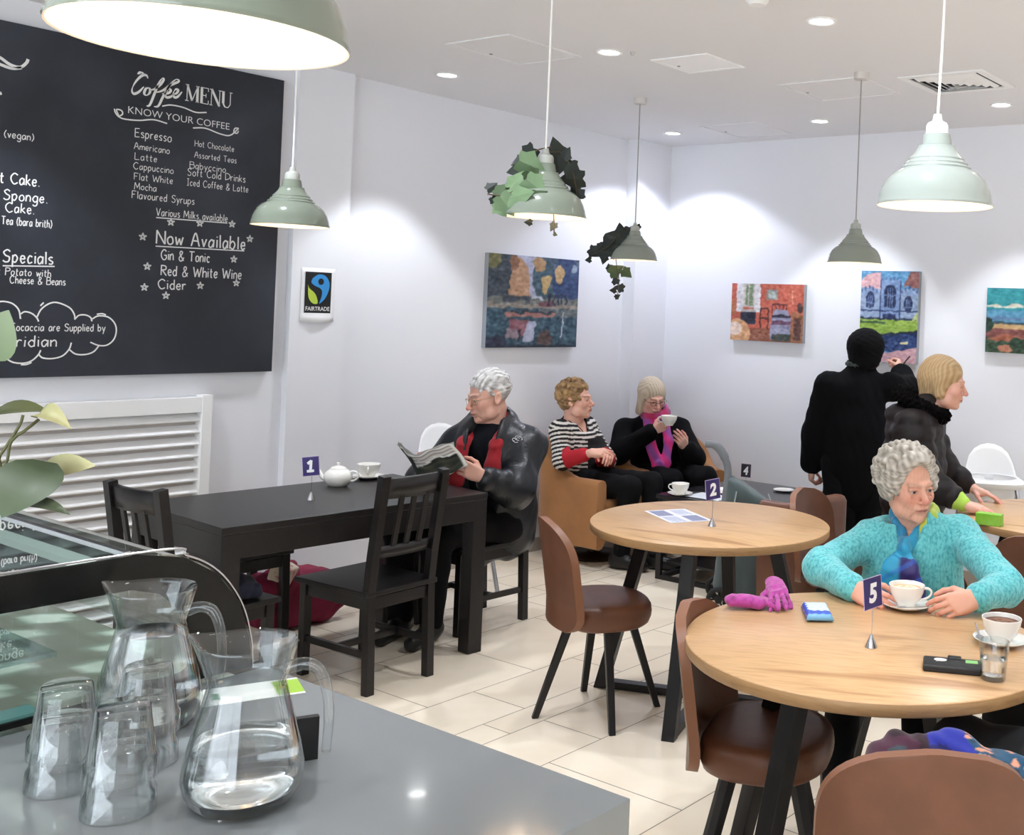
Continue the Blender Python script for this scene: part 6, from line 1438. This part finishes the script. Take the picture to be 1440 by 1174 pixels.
def bob2(q):
    b = Sdf([('u', .03, ell((0, -.022, .036), (.086, .104, .091)))])
    for s in (-1, 1): b.u(cap((s * .058, -.015, .02), (s * .064, -.005, -.055), .034, .026), .03)
    b.u(cap((0, -.07, .0), (0, -.06, -.07), .055, .046), .04)
    d = b(q) + wrinkle(.003, 150, 81, (1, .5, .2))(q); d = smax(d, -ell((0, .128, -.04), (.068, .085, .105))(q), .008); return smax(d, -ell((0, .05, -.11), (.058, .08, .075))(q), .01)
Pw.hair(bob2, hair_noise((198, 170, 130), (170, 138, 98), 420, 8, (.6, 1, .15), .1), h=.004)

# ---- knee of a further guest at the right of the nearest table
gJ = dict(pel=(-0.655, 2.700, .55), chest=(-0.635, 2.680, .84), neck=(-0.645, 2.690, .98), head=(-0.665, 2.700, 1.12), shR=(-0.655, 2.860, .92), shL=(-0.615, 2.500, .92),
          elR=(-0.685, 2.900, .70), wrR=(-0.795, 2.830, .57), elL=(-0.655, 2.500, .70), wrL=(-0.785, 2.610, .57),
          hipR=(-0.695, 2.800, .53), hipL=(-0.675, 2.620, .53), knR=(-1.035, 2.880, .53), knL=(-1.065, 2.610, .53), anR=(-0.975, 2.860, .09), anL=(-0.995, 2.620, .09))
# ------------------------------------------------------------------ paintings on canvas
class Art:
    def __init__(s, nx, ny, seed, warp=.012):
        s.nx, s.ny = nx, ny; U, V = np.meshgrid(np.linspace(0, 1, nx), np.linspace(0, 1, ny)); r = np.random.RandomState(seed); s.r = r
        n = lambda f: sum(np.sin(U * f * r.uniform(.6, 1.4) * 6.28 + r.uniform(0, 6) + 2 * np.sin(V * f * r.uniform(.5, 1.2) * 6.28 + r.uniform(0, 6))) * np.sin(V * f * r.uniform(.6, 1.4) * 6.28 + r.uniform(0, 6)) for _ in range(3)) / 1.5
        s.U = U + warp * n(5); s.V = V + warp * n(5); s.n1 = n(4); s.n2 = n(11); g = r.normal(size=(ny + 8, nx + 8)); s.n3 = sum(np.roll(np.roll(g, a, 0), b, 1) for a in range(3) for b in range(5))[4:-4, 4:-4] / 3.9; s.C = np.zeros((ny, nx, 3))
    def put(s, m, c, jit=14):
        c = np.array(c, float); c = c * .86 + c.mean() * .10; c = c + jit * .8 * s.n3[..., None]; m = m[..., None] * 1.0; s.C = s.C * (1 - m) + c * m; return s
    def rect(s, u0, v0, u1, v1, c, jit=14): return s.put((s.U > u0) & (s.U < u1) & (s.V > v0) & (s.V < v1), c, jit)
    def oval(s, u, v, a, b, c, jit=14): return s.put(((s.U - u) / a) ** 2 + ((s.V - v) / b) ** 2 < 1, c, jit)
    def poly(s, P, c, jit=14):
        ins = np.zeros(s.U.shape, bool); n = len(P)
        for i in range(n):
            (x0, y0), (x1, y1) = P[i], P[(i + 1) % n]; k = ((y0 > s.V) != (y1 > s.V)) & (s.U < (x1 - x0) * (s.V - y0) / ((y1 - y0) or 1e-9) + x0); ins ^= k
        return s.put(ins, c, jit)
    def line(s, u0, v0, u1, v1, w, c, asp=1.0):
        d = np.array((u1 - u0, (v1 - v0) * asp)); L = d @ d; t = np.clip(((s.U - u0) * d[0] + (s.V - v0) * asp * d[1]) / L, 0, 1)
        return s.put(np.hypot(s.U - u0 - t * (u1 - u0), (s.V - v0) * asp - t * d[1]) < w, c, 4)
def painting(art, w, h, M, label):
    K = np.pad(art.C, ((1, 1), (1, 1), (0, 0)), 'edge'); art.C = art.C * .4 + .15 * (K[:-2, 1:-1] + K[2:, 1:-1] + K[1:-1, :-2] + K[1:-1, 2:])
    o = empty('painting', (0, 0, 0), 0, label, 'painting', 'canvas paintings on the white walls'); o.matrix_world = M; nx, ny = art.nx, art.ny; m = MB()
    m.v = [((i / (nx - 1) - .5) * w, (j / (ny - 1) - .5) * h, .0352) for j in range(ny) for i in range(nx)]
    m.f = [[j * nx + i, j * nx + i + 1, (j + 1) * nx + i + 1, (j + 1) * nx + i] for j in range(ny - 1) for i in range(nx - 1)]; m.m = [0] * len(m.f)
    f = m.build('painted_face', mat('oil_paint', None, .45, attr=True), o, smooth=0, recalc=False); set_col(f.data, lin(np.clip(art.C, 0, 255)).reshape(-1, 3))
    MB().box((0, 0, .0172), (w, h, .034)).build('canvas_edge', mat('canvas_edge', (150, 154, 160), .7), o, smooth=0)
a = Art(150, 110, 1, .014); a.put(a.V > -1, (64, 84, 108), 22)
a.rect(.30, .55, .52, 1.1, (176, 180, 208)).oval(.12, .78, .16, .30, (58, 70, 82)).oval(.05, .95, .08, .12, (120, 118, 70)).poly([(.2, .5), (.24, .8), (.27, .97), (.33, .98), (.40, .9), (.445, .75), (.43, .5)], (190, 146, 112)).oval(.27, .92, .05, .08, (150, 104, 76))
a.oval(.60, .75, .13, .24, (62, 90, 106)).oval(.86, .75, .17, .28, (48, 72, 118)).oval(.54, .92, .07, .07, (190, 148, 106)).poly([(.56, .78), (.68, .8), (.66, .66), (.63, .58), (.59, .62)], (198, 164, 106)).oval(.775, .82, .05, .11, (202, 166, 116)).oval(.95, .88, .04, .05, (150, 170, 190))
a.rect(-1, .46, 2, .55, (112, 116, 112)).rect(.15, .50, .45, .56, (66, 76, 88)).rect(-1, .43, 2, .475, (150, 140, 128)).rect(.45, .535, .6, .56, (190, 196, 214)).rect(.55, .46, .72, .5, (120, 74, 84))
for u in (.65, .7, .76, .8, .86): a.rect(u, .47, u + .018, .6, (36, 44, 66))
a.rect(-1, -1, 2, .43, (56, 88, 106), 20).rect(.55, .34, 1.2, .42, (110, 118, 120)).rect(.18, .335, .74, .38, (176, 120, 112)).rect(.25, .375, .75, .395, (40, 50, 62)).rect(.23, .12, .45, .30, (150, 96, 108)).poly([(.38, .06), (.40, .2), (.46, .3), (.52, .28), (.51, .08)], (176, 182, 208)).oval(.63, .08, .08, .12, (96, 76, 72)).rect(-.1, -.1, .2, .12, (44, 48, 74)).rect(.2, .1, .36, .2, (150, 130, 140)).rect(.34, .06, .36, .2, (40, 46, 60))
a.line(.815, .12, .825, .4, .007, (206, 208, 222)).rect(-1, -1, 2, .03, (34, 48, 66))
WL = lambda y, z: Matrix(((0, 0, 1, X0), (1, 0, 0, y), (0, 1, 0, z), (0, 0, 0, 1)))
WB = lambda x, z: Matrix(((1, 0, 0, x), (0, 0, -1, Y1), (0, 1, 0, z), (0, 0, 0, 1)))
painting(a, .80, .578, WL(5.06, 1.607), 'large painting of autumn trees by a lake on the left wall')
a = Art(130, 90, 2, .008); a.put(a.V > -1, (202, 98, 78), 12)
a.rect(-1, -1, 2, .22, (150, 92, 72)).rect(.12, .58, .36, 1.1, (206, 198, 190)).rect(.2, .62, .30, .98, (128, 150, 118)).rect(.07, .5, .17, 1.1, (226, 222, 226)).rect(.32, .5, .41, 1.1, (232, 228, 232)).rect(.235, .62, .25, .98, (206, 196, 180)).rect(.0, .45, .06, .7, (196, 120, 84)).rect(.49, .72, .65, .91, (150, 148, 140)).rect(.52, .75, .62, .88, (176, 184, 180))
a.rect(.14, .28, .35, .54, (44, 46, 66)).rect(.14, .5, .35, .55, (196, 188, 186)).oval(.1, .12, .18, .26, (226, 168, 122)).oval(.06, .2, .1, .12, (240, 214, 196)).rect(.41, .22, .43, .6, (84, 44, 40)).rect(.51, .22, .53, .58, (84, 44, 40)).rect(.41, .38, .53, .42, (84, 44, 40)).rect(.41, .55, .53, .58, (84, 44, 40))
for u in (.57, .62, .67, .72, .77): a.rect(u, .5, u + .012, .66, (90, 40, 44))
a.rect(.57, .63, .79, .66, (90, 40, 44)).poly([(.55, .05), (.57, .45), (.62, .56), (.78, .56), (.84, .42), (.84, .02)], (150, 150, 178)).rect(.57, .42, .83, .47, (52, 48, 66)).rect(.57, .30, .84, .37, (110, 74, 100)).rect(.58, .02, .84, .14, (70, 78, 74)).poly([(.84, .0), (.85, .54), (.98, .48), (1.2, .4), (1.2, 0)], (166, 108, 74)).rect(.88, .04, .97, .42, (96, 62, 58)).oval(.95, .6, .04, .09, (82, 60, 60)).rect(.84, .66, .86, .9, (226, 150, 120))
painting(a, .585, .391, WB(-4.09, 1.597), 'small painting of a red bedroom on the back wall')
a = Art(100, 140, 3, .006); a.put(a.V > -1, (96, 158, 206), 14)
a.poly([(-.1, .82), (.1, .96), (.34, .99), (.36, .8)], (226, 176, 182)).poly([(.74, .84), (.86, 1.0), (1.1, .98), (1.1, .8)], (150, 96, 92)).rect(-.1, .48, 1.1, .80, (150, 172, 206)).rect(.34, .5, .68, .90, (124, 152, 200))
for u in np.arange(.36, .68, .065): a.rect(u, .90, u + .035, .935, (92, 120, 172))
for x0, x1, p in ((.0, .34, .83), (.7, 1.0, .79)):
    a.poly([(x0, .74), ((x0 + x1) / 2, p), (x1, .74)], (132, 158, 202))
    for k in range(5): a.rect(x0 + k * .065, .755 + (.05 - abs(k - 2) * .022), x0 + k * .065 + .035, .79 + (.05 - abs(k - 2) * .022), (80, 104, 156))
for u, w, t in ((.17, .075, .77), (.515, .1, .855), (.83, .075, .73)):
    a.oval(u, t - .09, w, .09, (36, 52, 92)).rect(u - w, .60, u + w, t - .09, (36, 52, 92))
    for q in (-.4, 0, .4): a.rect(u + q * w - .007, .60, u + q * w + .007, t - .04, (124, 146, 196))
    a.rect(u - w, t - .13, u + w, t - .12, (124, 146, 196))
a.rect(-.1, .555, 1.1, .57, (52, 70, 120)).rect(.34, .48, .36, .9, (52, 66, 116)).rect(.68, .48, .70, .9, (52, 66, 116)).rect(.4, .47, .62, .53, (44, 60, 108)).rect(-.1, .465, 1.1, .485, (36, 46, 80))
a.rect(-.1, .28, 1.1, .465, (150, 186, 72), 18).rect(-.1, .42, .45, .445, (58, 92, 56)).poly([(-.1, .12), (-.1, .27), (1.1, .36), (1.1, .12)], (40, 66, 122), 26).poly([(-.1, .25), (-.1, .275), (1.1, .365), (1.1, .34)], (36, 50, 66)).line(.72, .215, .84, .22, .012, (232, 226, 170)).poly([(-.1, -.1), (-.1, .02), (.45, .1), (1.1, .19), (1.1, -.1)], (206, 160, 170)).poly([(.9, .47), (1.0, .56), (1.1, .56), (1.1, .47)], (190, 206, 130))
painting(a, .405, .578, WB(-3.168, 1.602), 'tall painting of a blue church and green lawn on the back wall')
a = Art(120, 84, 4, .01); a.put(a.V > -1, (44, 150, 160), 12)
a.rect(-.1, .42, 1.2, .66, (84, 152, 190)).poly([(-.1, .7), (.1, .74), (.2, .73), (.28, .78), (.42, .72), (.3, .69)], (220, 214, 196)).rect(-.1, .5, 1.2, .55, (92, 128, 168)).rect(-.1, .36, 1.2, .46, (206, 166, 112)).rect(-.1, .44, 1.2, .48, (60, 82, 96)).rect(-.1, .22, 1.2, .37, (132, 74, 70)).rect(-.1, -.1, 1.2, .23, (52, 78, 56), 24).poly([(.0, .2), (.2, .3), (.42, .24), (.3, .16)], (166, 92, 66)).oval(.22, .07, .08, .06, (190, 120, 92)).oval(.02, .42, .05, .12, (30, 62, 50)).oval(.5, .1, .07, .12, (212, 178, 140)).oval(.75, .25, .2, .2, (70, 104, 64)).oval(.33, .14, .08, .1, (40, 66, 46))
painting(a, .585, .385, WB(-2.223, 1.606), 'painting of fields under a turquoise sky cut by the right edge')

# ------------------------------------------------------------------ soft things lying about
# pink gloves
gl = []
for (w_, d_, n_, sd, cu) in (((-1.795, 2.695, .752), (.75, .66, -.05), (.1, 0, -1), 1, (.12, .2, .1, .25)), ((-1.775, 2.835, .772), (.66, -.75, -.12), (0, .1, -1), -1, (.2, .1, .15, .3))):
    O, pts = hand_ops(w_, d_, n_, sd, cu, -.1, .80, .16); O = [(a_, k_, (lambda fn: (lambda p: fn(p) - .0008))(fn)) for a_, k_, fn in O]; w_ = V3(w_); d_ = nrm(d_)
    f = Sdf(O); f.u(cap(w_ - d_ * .03, w_ + d_ * .02, .028, .024, (0, 0, 1), 1.5), .015); f.disp.append(wrinkle(.0022, 190, len(gl))); f.both(lambda p: .7315 - p[:, 2], .003)
    lo, hi = bounds(pts + [w_ - d_ * .09], .035); lo[2] = .725
    g = soft('glove', f, lo, hi, .003, mat('magenta_wool', (176, 66, 150), .9, noise=(60, (130, 44, 104), .45, .75), bump=(260, .4, .002), sheen=.3)); gl.append(g)
tag(gl[0], 'magenta woollen glove lying flat underneath, cuff to the left, on the nearest round table', 'glove', 'pair of magenta gloves'); tag(gl[1], 'upper magenta glove crossing the other, its fingers towards the viewer', 'glove', 'pair of magenta gloves')
# red bag under the black table
f = Sdf([('u', .03, rbox((-4.80, 3.23, .13), (.12, .19, .12), .04))]); f.u(cap((-4.74, 3.38, .06), (-4.70, 3.44, .08), .06, .03), .05); f.u(cap((-4.78, 3.08, .2), (-4.76, 3.2, .27), .06, .05), .05); f.disp += [wrinkle(.014, 26, 91), wrinkle(.005, 70, 92)]; f.both(lambda p: .002 - p[:, 2], .004)
bg = soft('tote_bag', f, (-5.02, 2.93, -.01), (-4.58, 3.55, .36), .008, mat('maroon_canvas', (128, 22, 58), .75, bump=(120, .3, .003))); tag(bg, 'maroon canvas bag slumped on the floor under the black table', 'bag')
f = Sdf([('u', .02, rbox((-4.72, 3.14, .27), (.05, .05, .05), .012, rot_to((.3, .2, 1))))]); f.disp.append(wrinkle(.008, 60, 93)); soft('paper_packet', f, (-4.83, 3.03, .17), (-4.6, 3.25, .38), .005, mat('cream_paper', (226, 212, 190), .7, noise=(30, (206, 120, 120), .5, .6)), bg)
# navy coat on the near left chair
f = Sdf([('u', .04, rbox((-4.08, 2.40, .445), (.15, .14, .03), .025))]); f.u(cap((-3.96, 2.36, .46), (-3.93, 2.40, .36), .035, .03), .04); f.u(cap((-4.1, 2.3, .47), (-4.02, 2.48, .47), .05, .04), .04); f.disp += [wrinkle(.009, 45, 95), wrinkle(.004, 110, 96)]; f.cut(lambda p: np.maximum(p[:, 2] - .4155, np.maximum(np.abs(p[:, 0] + 4.08) - .20, np.abs(p[:, 1] - 2.36) - .3)), .002)
tag(soft('coat', f, (-4.32, 2.16, .28), (-3.84, 2.6, .58), .007, mat('navy_cloth', (26, 30, 52), .85, sheen=.15)), 'dark navy coat folded on the seat of the near left black chair', 'coat')
# bundled scarf and coat on the front brown chair
CB = V3(-.99, 2.225, .012)
f = Sdf([('u', .05, ell(CB + V3(-.05, -.03, .55), (.10, .10, .125)))]); f.u(ell(CB + V3(.02, .02, .56), (.12, .09, .115)), .04); f.u(ell(CB + V3(.13, .07, .55), (.10, .09, .12)), .04); f.u(cap(CB + V3(-.10, -.07, .56), CB + V3(-.05, -.03, .655), .035, .03), .03); f.u(cap(CB + V3(-.05, -.02, .66), CB + V3(.05, .04, .645), .030, .04), .03)
f.disp += [wrinkle(.014, 42, 97), wrinkle(.006, 100, 98)]; f.both(lambda p: .4605 - p[:, 2], .004)
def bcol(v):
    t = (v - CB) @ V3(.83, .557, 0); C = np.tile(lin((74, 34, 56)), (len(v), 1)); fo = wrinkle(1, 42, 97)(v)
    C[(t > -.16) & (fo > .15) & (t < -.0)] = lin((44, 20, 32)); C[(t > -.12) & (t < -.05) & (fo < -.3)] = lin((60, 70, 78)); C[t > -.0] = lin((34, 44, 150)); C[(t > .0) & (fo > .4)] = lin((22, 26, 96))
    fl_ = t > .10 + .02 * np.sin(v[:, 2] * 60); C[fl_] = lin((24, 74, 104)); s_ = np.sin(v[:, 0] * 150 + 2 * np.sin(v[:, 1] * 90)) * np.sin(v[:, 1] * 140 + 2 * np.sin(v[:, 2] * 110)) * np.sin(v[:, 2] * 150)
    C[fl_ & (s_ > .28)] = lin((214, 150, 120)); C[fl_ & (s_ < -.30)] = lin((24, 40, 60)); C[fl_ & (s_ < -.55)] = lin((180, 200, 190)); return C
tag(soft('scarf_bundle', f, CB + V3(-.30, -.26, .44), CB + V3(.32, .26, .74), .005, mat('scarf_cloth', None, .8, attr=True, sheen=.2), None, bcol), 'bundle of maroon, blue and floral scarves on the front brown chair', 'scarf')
# shopping trolley
tr = empty('shopping_trolley', (-3.33, 4.985, 0), 0, 'grey fabric shopping trolley with a curved handle beside the low black table', 'shopping trolley')
ux = nrm((.80, .60, 0)); ub = V3(-.60, .80, 0)   # along the picture, and away
AT = np.stack([ux, ub, V3(0, 0, 1)], 1)
M_GRY = mat('grey_trolley_cloth', (76, 88, 89), .8, bump=(180, .25, .002), sheen=.15)
lean = nrm(ux * .10 + V3(0, 0, 1)); A2 = np.stack([nrm(ux - lean * (ux @ lean)), ub, lean], 1)
f = Sdf([('u', .03, rbox(ux * .03 + V3(0, 0, .39), (.165, .11, .33), .05, A2))]); f.cut(lambda p: -((p - (ux * -.10 + V3(0, 0, .715))) @ nrm(ux * .62 + V3(0, 0, 1))), .04); f.disp += [wrinkle(.006, 32, 101, (1, 1, .6)), wrinkle(.002, 90, 102)]
lo, hi = bounds([ux * -.25 + ub * -.2, ux * .3 + ub * .2, V3(0, 0, .8)], .06); lo[2] = .04
soft('bag_body', f, lo, hi, .006, M_GRY, tr)
m = MB(); m.tube(spline([ux * -.13 + V3(0, 0, .10), ux * -.125 + V3(0, 0, .45), ux * -.105 + V3(0, 0, .70), ux * -.125 + V3(0, 0, .80), ux * -.175 + V3(0, 0, .865), ux * -.235 + V3(0, 0, .875)], 8), [.017] * 8 + [.02] * 16 + [.024] * 10 + [.021] * 7, 12); m.build('handle', mat('grey_handle', (118, 122, 128), .4), tr)
m = MB(); m.tube([ux * .11 + ub * -.10 + V3(0, 0, .63), ux * .165 + ub * -.125 + V3(0, 0, .5), ux * .185 + ub * -.125 + V3(0, 0, .12)], .004, 6); m.tube([ux * -.06 + ub * -.115 + V3(0, 0, .64), ux * -.09 + ub * -.125 + V3(0, 0, .45)], .004, 6); m.build('piping', mat('light_piping', (166, 176, 178), .6), tr)
m = MB()
for s in (-.09, .09): m.tube([ux * -.13 + ub * s + V3(0, 0, .5), ux * -.13 + ub * s + V3(0, 0, .08), ux * .17 + ub * s + V3(0, 0, .065), ux * .19 + ub * s + V3(0, 0, .008)], .008, 8)
m.build('frame', M_BLKM, tr)
for s in (-.13, .13):
    W_ = MB(); c = ux * -.135 + ub * s + V3(0, 0, .068); W_.tube([c + ux * .054 * math.cos(t) + V3(0, 0, .054 * math.sin(t)) for t in np.linspace(0, 2 * PI, 28, endpoint=False)], .013, 8, closed=True); W_.tube([c - ub * .012, c + ub * .012], .02, 12)
    for k in range(3): a_ = k * PI / 3; W_.bar(c - (ux * math.cos(a_) + V3(0, 0, math.sin(a_))) * .05, c + (ux * math.cos(a_) + V3(0, 0, math.sin(a_))) * .05, .008)
    W_.build('wheel', mat('rubber_black', (26, 26, 28), .6), tr)
Pg = Person((-.665, 2.70), (-.97, .15), 'person in dark trousers at the right edge, only one knee in view', gJ, dict(fwd=(-.96, .2, -.1), age=.5),
            dict(R=dict(dir=(-.9, .1, -.3), palm=(0, 0, -1)), L=dict(dir=(-.9, .1, -.3), palm=(0, 0, -1))), hvox=.005, voxel=.01)
f = Sdf(Pg.torso(.015)); f.ops += Pg.arm('R', .014) + Pg.arm('L', .014); f.cut(cap(Pg.J['neck'], Pg.hp((0, -.02, -.1)), .058, .07), .01); Pg.wear('jumper', f, mat('charcoal_knit', (44, 46, 50), .9), keys=['pel', 'chest', 'neck', 'shR', 'shL', 'elR', 'elL', 'wrR', 'wrL'], h=.009)
f = Sdf(Pg.leg('R', .014) + Pg.leg('L', .014)); f.u(cap(Pg.J['hipR'], Pg.J['hipL'], .11), .05); f.disp.append(wrinkle(.004, 60, 111)); Pg.wear('trousers', f, mat('charcoal_trousers', (38, 40, 43), .8, bump=(80, .2, .003)), keys=['hipR', 'hipL', 'knR', 'knL', 'anR', 'anL'], h=.007); shoes(Pg, M_SHOE)
Pg.hair(short, hair_noise((120, 110, 100), (70, 64, 60), 300, 9), h=.006)

# ------------------------------------------------------------------ pieces that belong to a part rather than to the whole thing
def under(part, *names, root=None):
    """re-hang named children of a thing below one of its parts (all share the thing's own frame)"""
    for o in list(bpy.data.objects):
        if o.name.split('.')[0] != part or o.parent is None or (root and o.parent.name.split('.')[0] != root): continue
        for c in list(o.parent.children):
            if c is not o and c.name.split('.')[0] in names and not c.children: c.parent = o
under('cover', 'clasp', 'speech_bubble_sticker', 'green_patch', root='phone_case')
under('jacket', 'embroidered_swirl', root='person')
under('bag_body', 'piping', root='shopping_trolley')
under('jumper', 'cuff', root='person')
under('padded_coat', 'lime_cuff', 'fur_collar', root='person')
under('paper', 'emblem', root='wall_sign')
under('panel', 'lock', root='ceiling_hatch')
under('jug_body', 'handle', root='water_jug')
under('bowl', 'handle', 'coffee', root='coffee_cup')
under('side_border', 'edge_trim', root='display_case')
under('top_pane', 'top_trim', root='display_case')
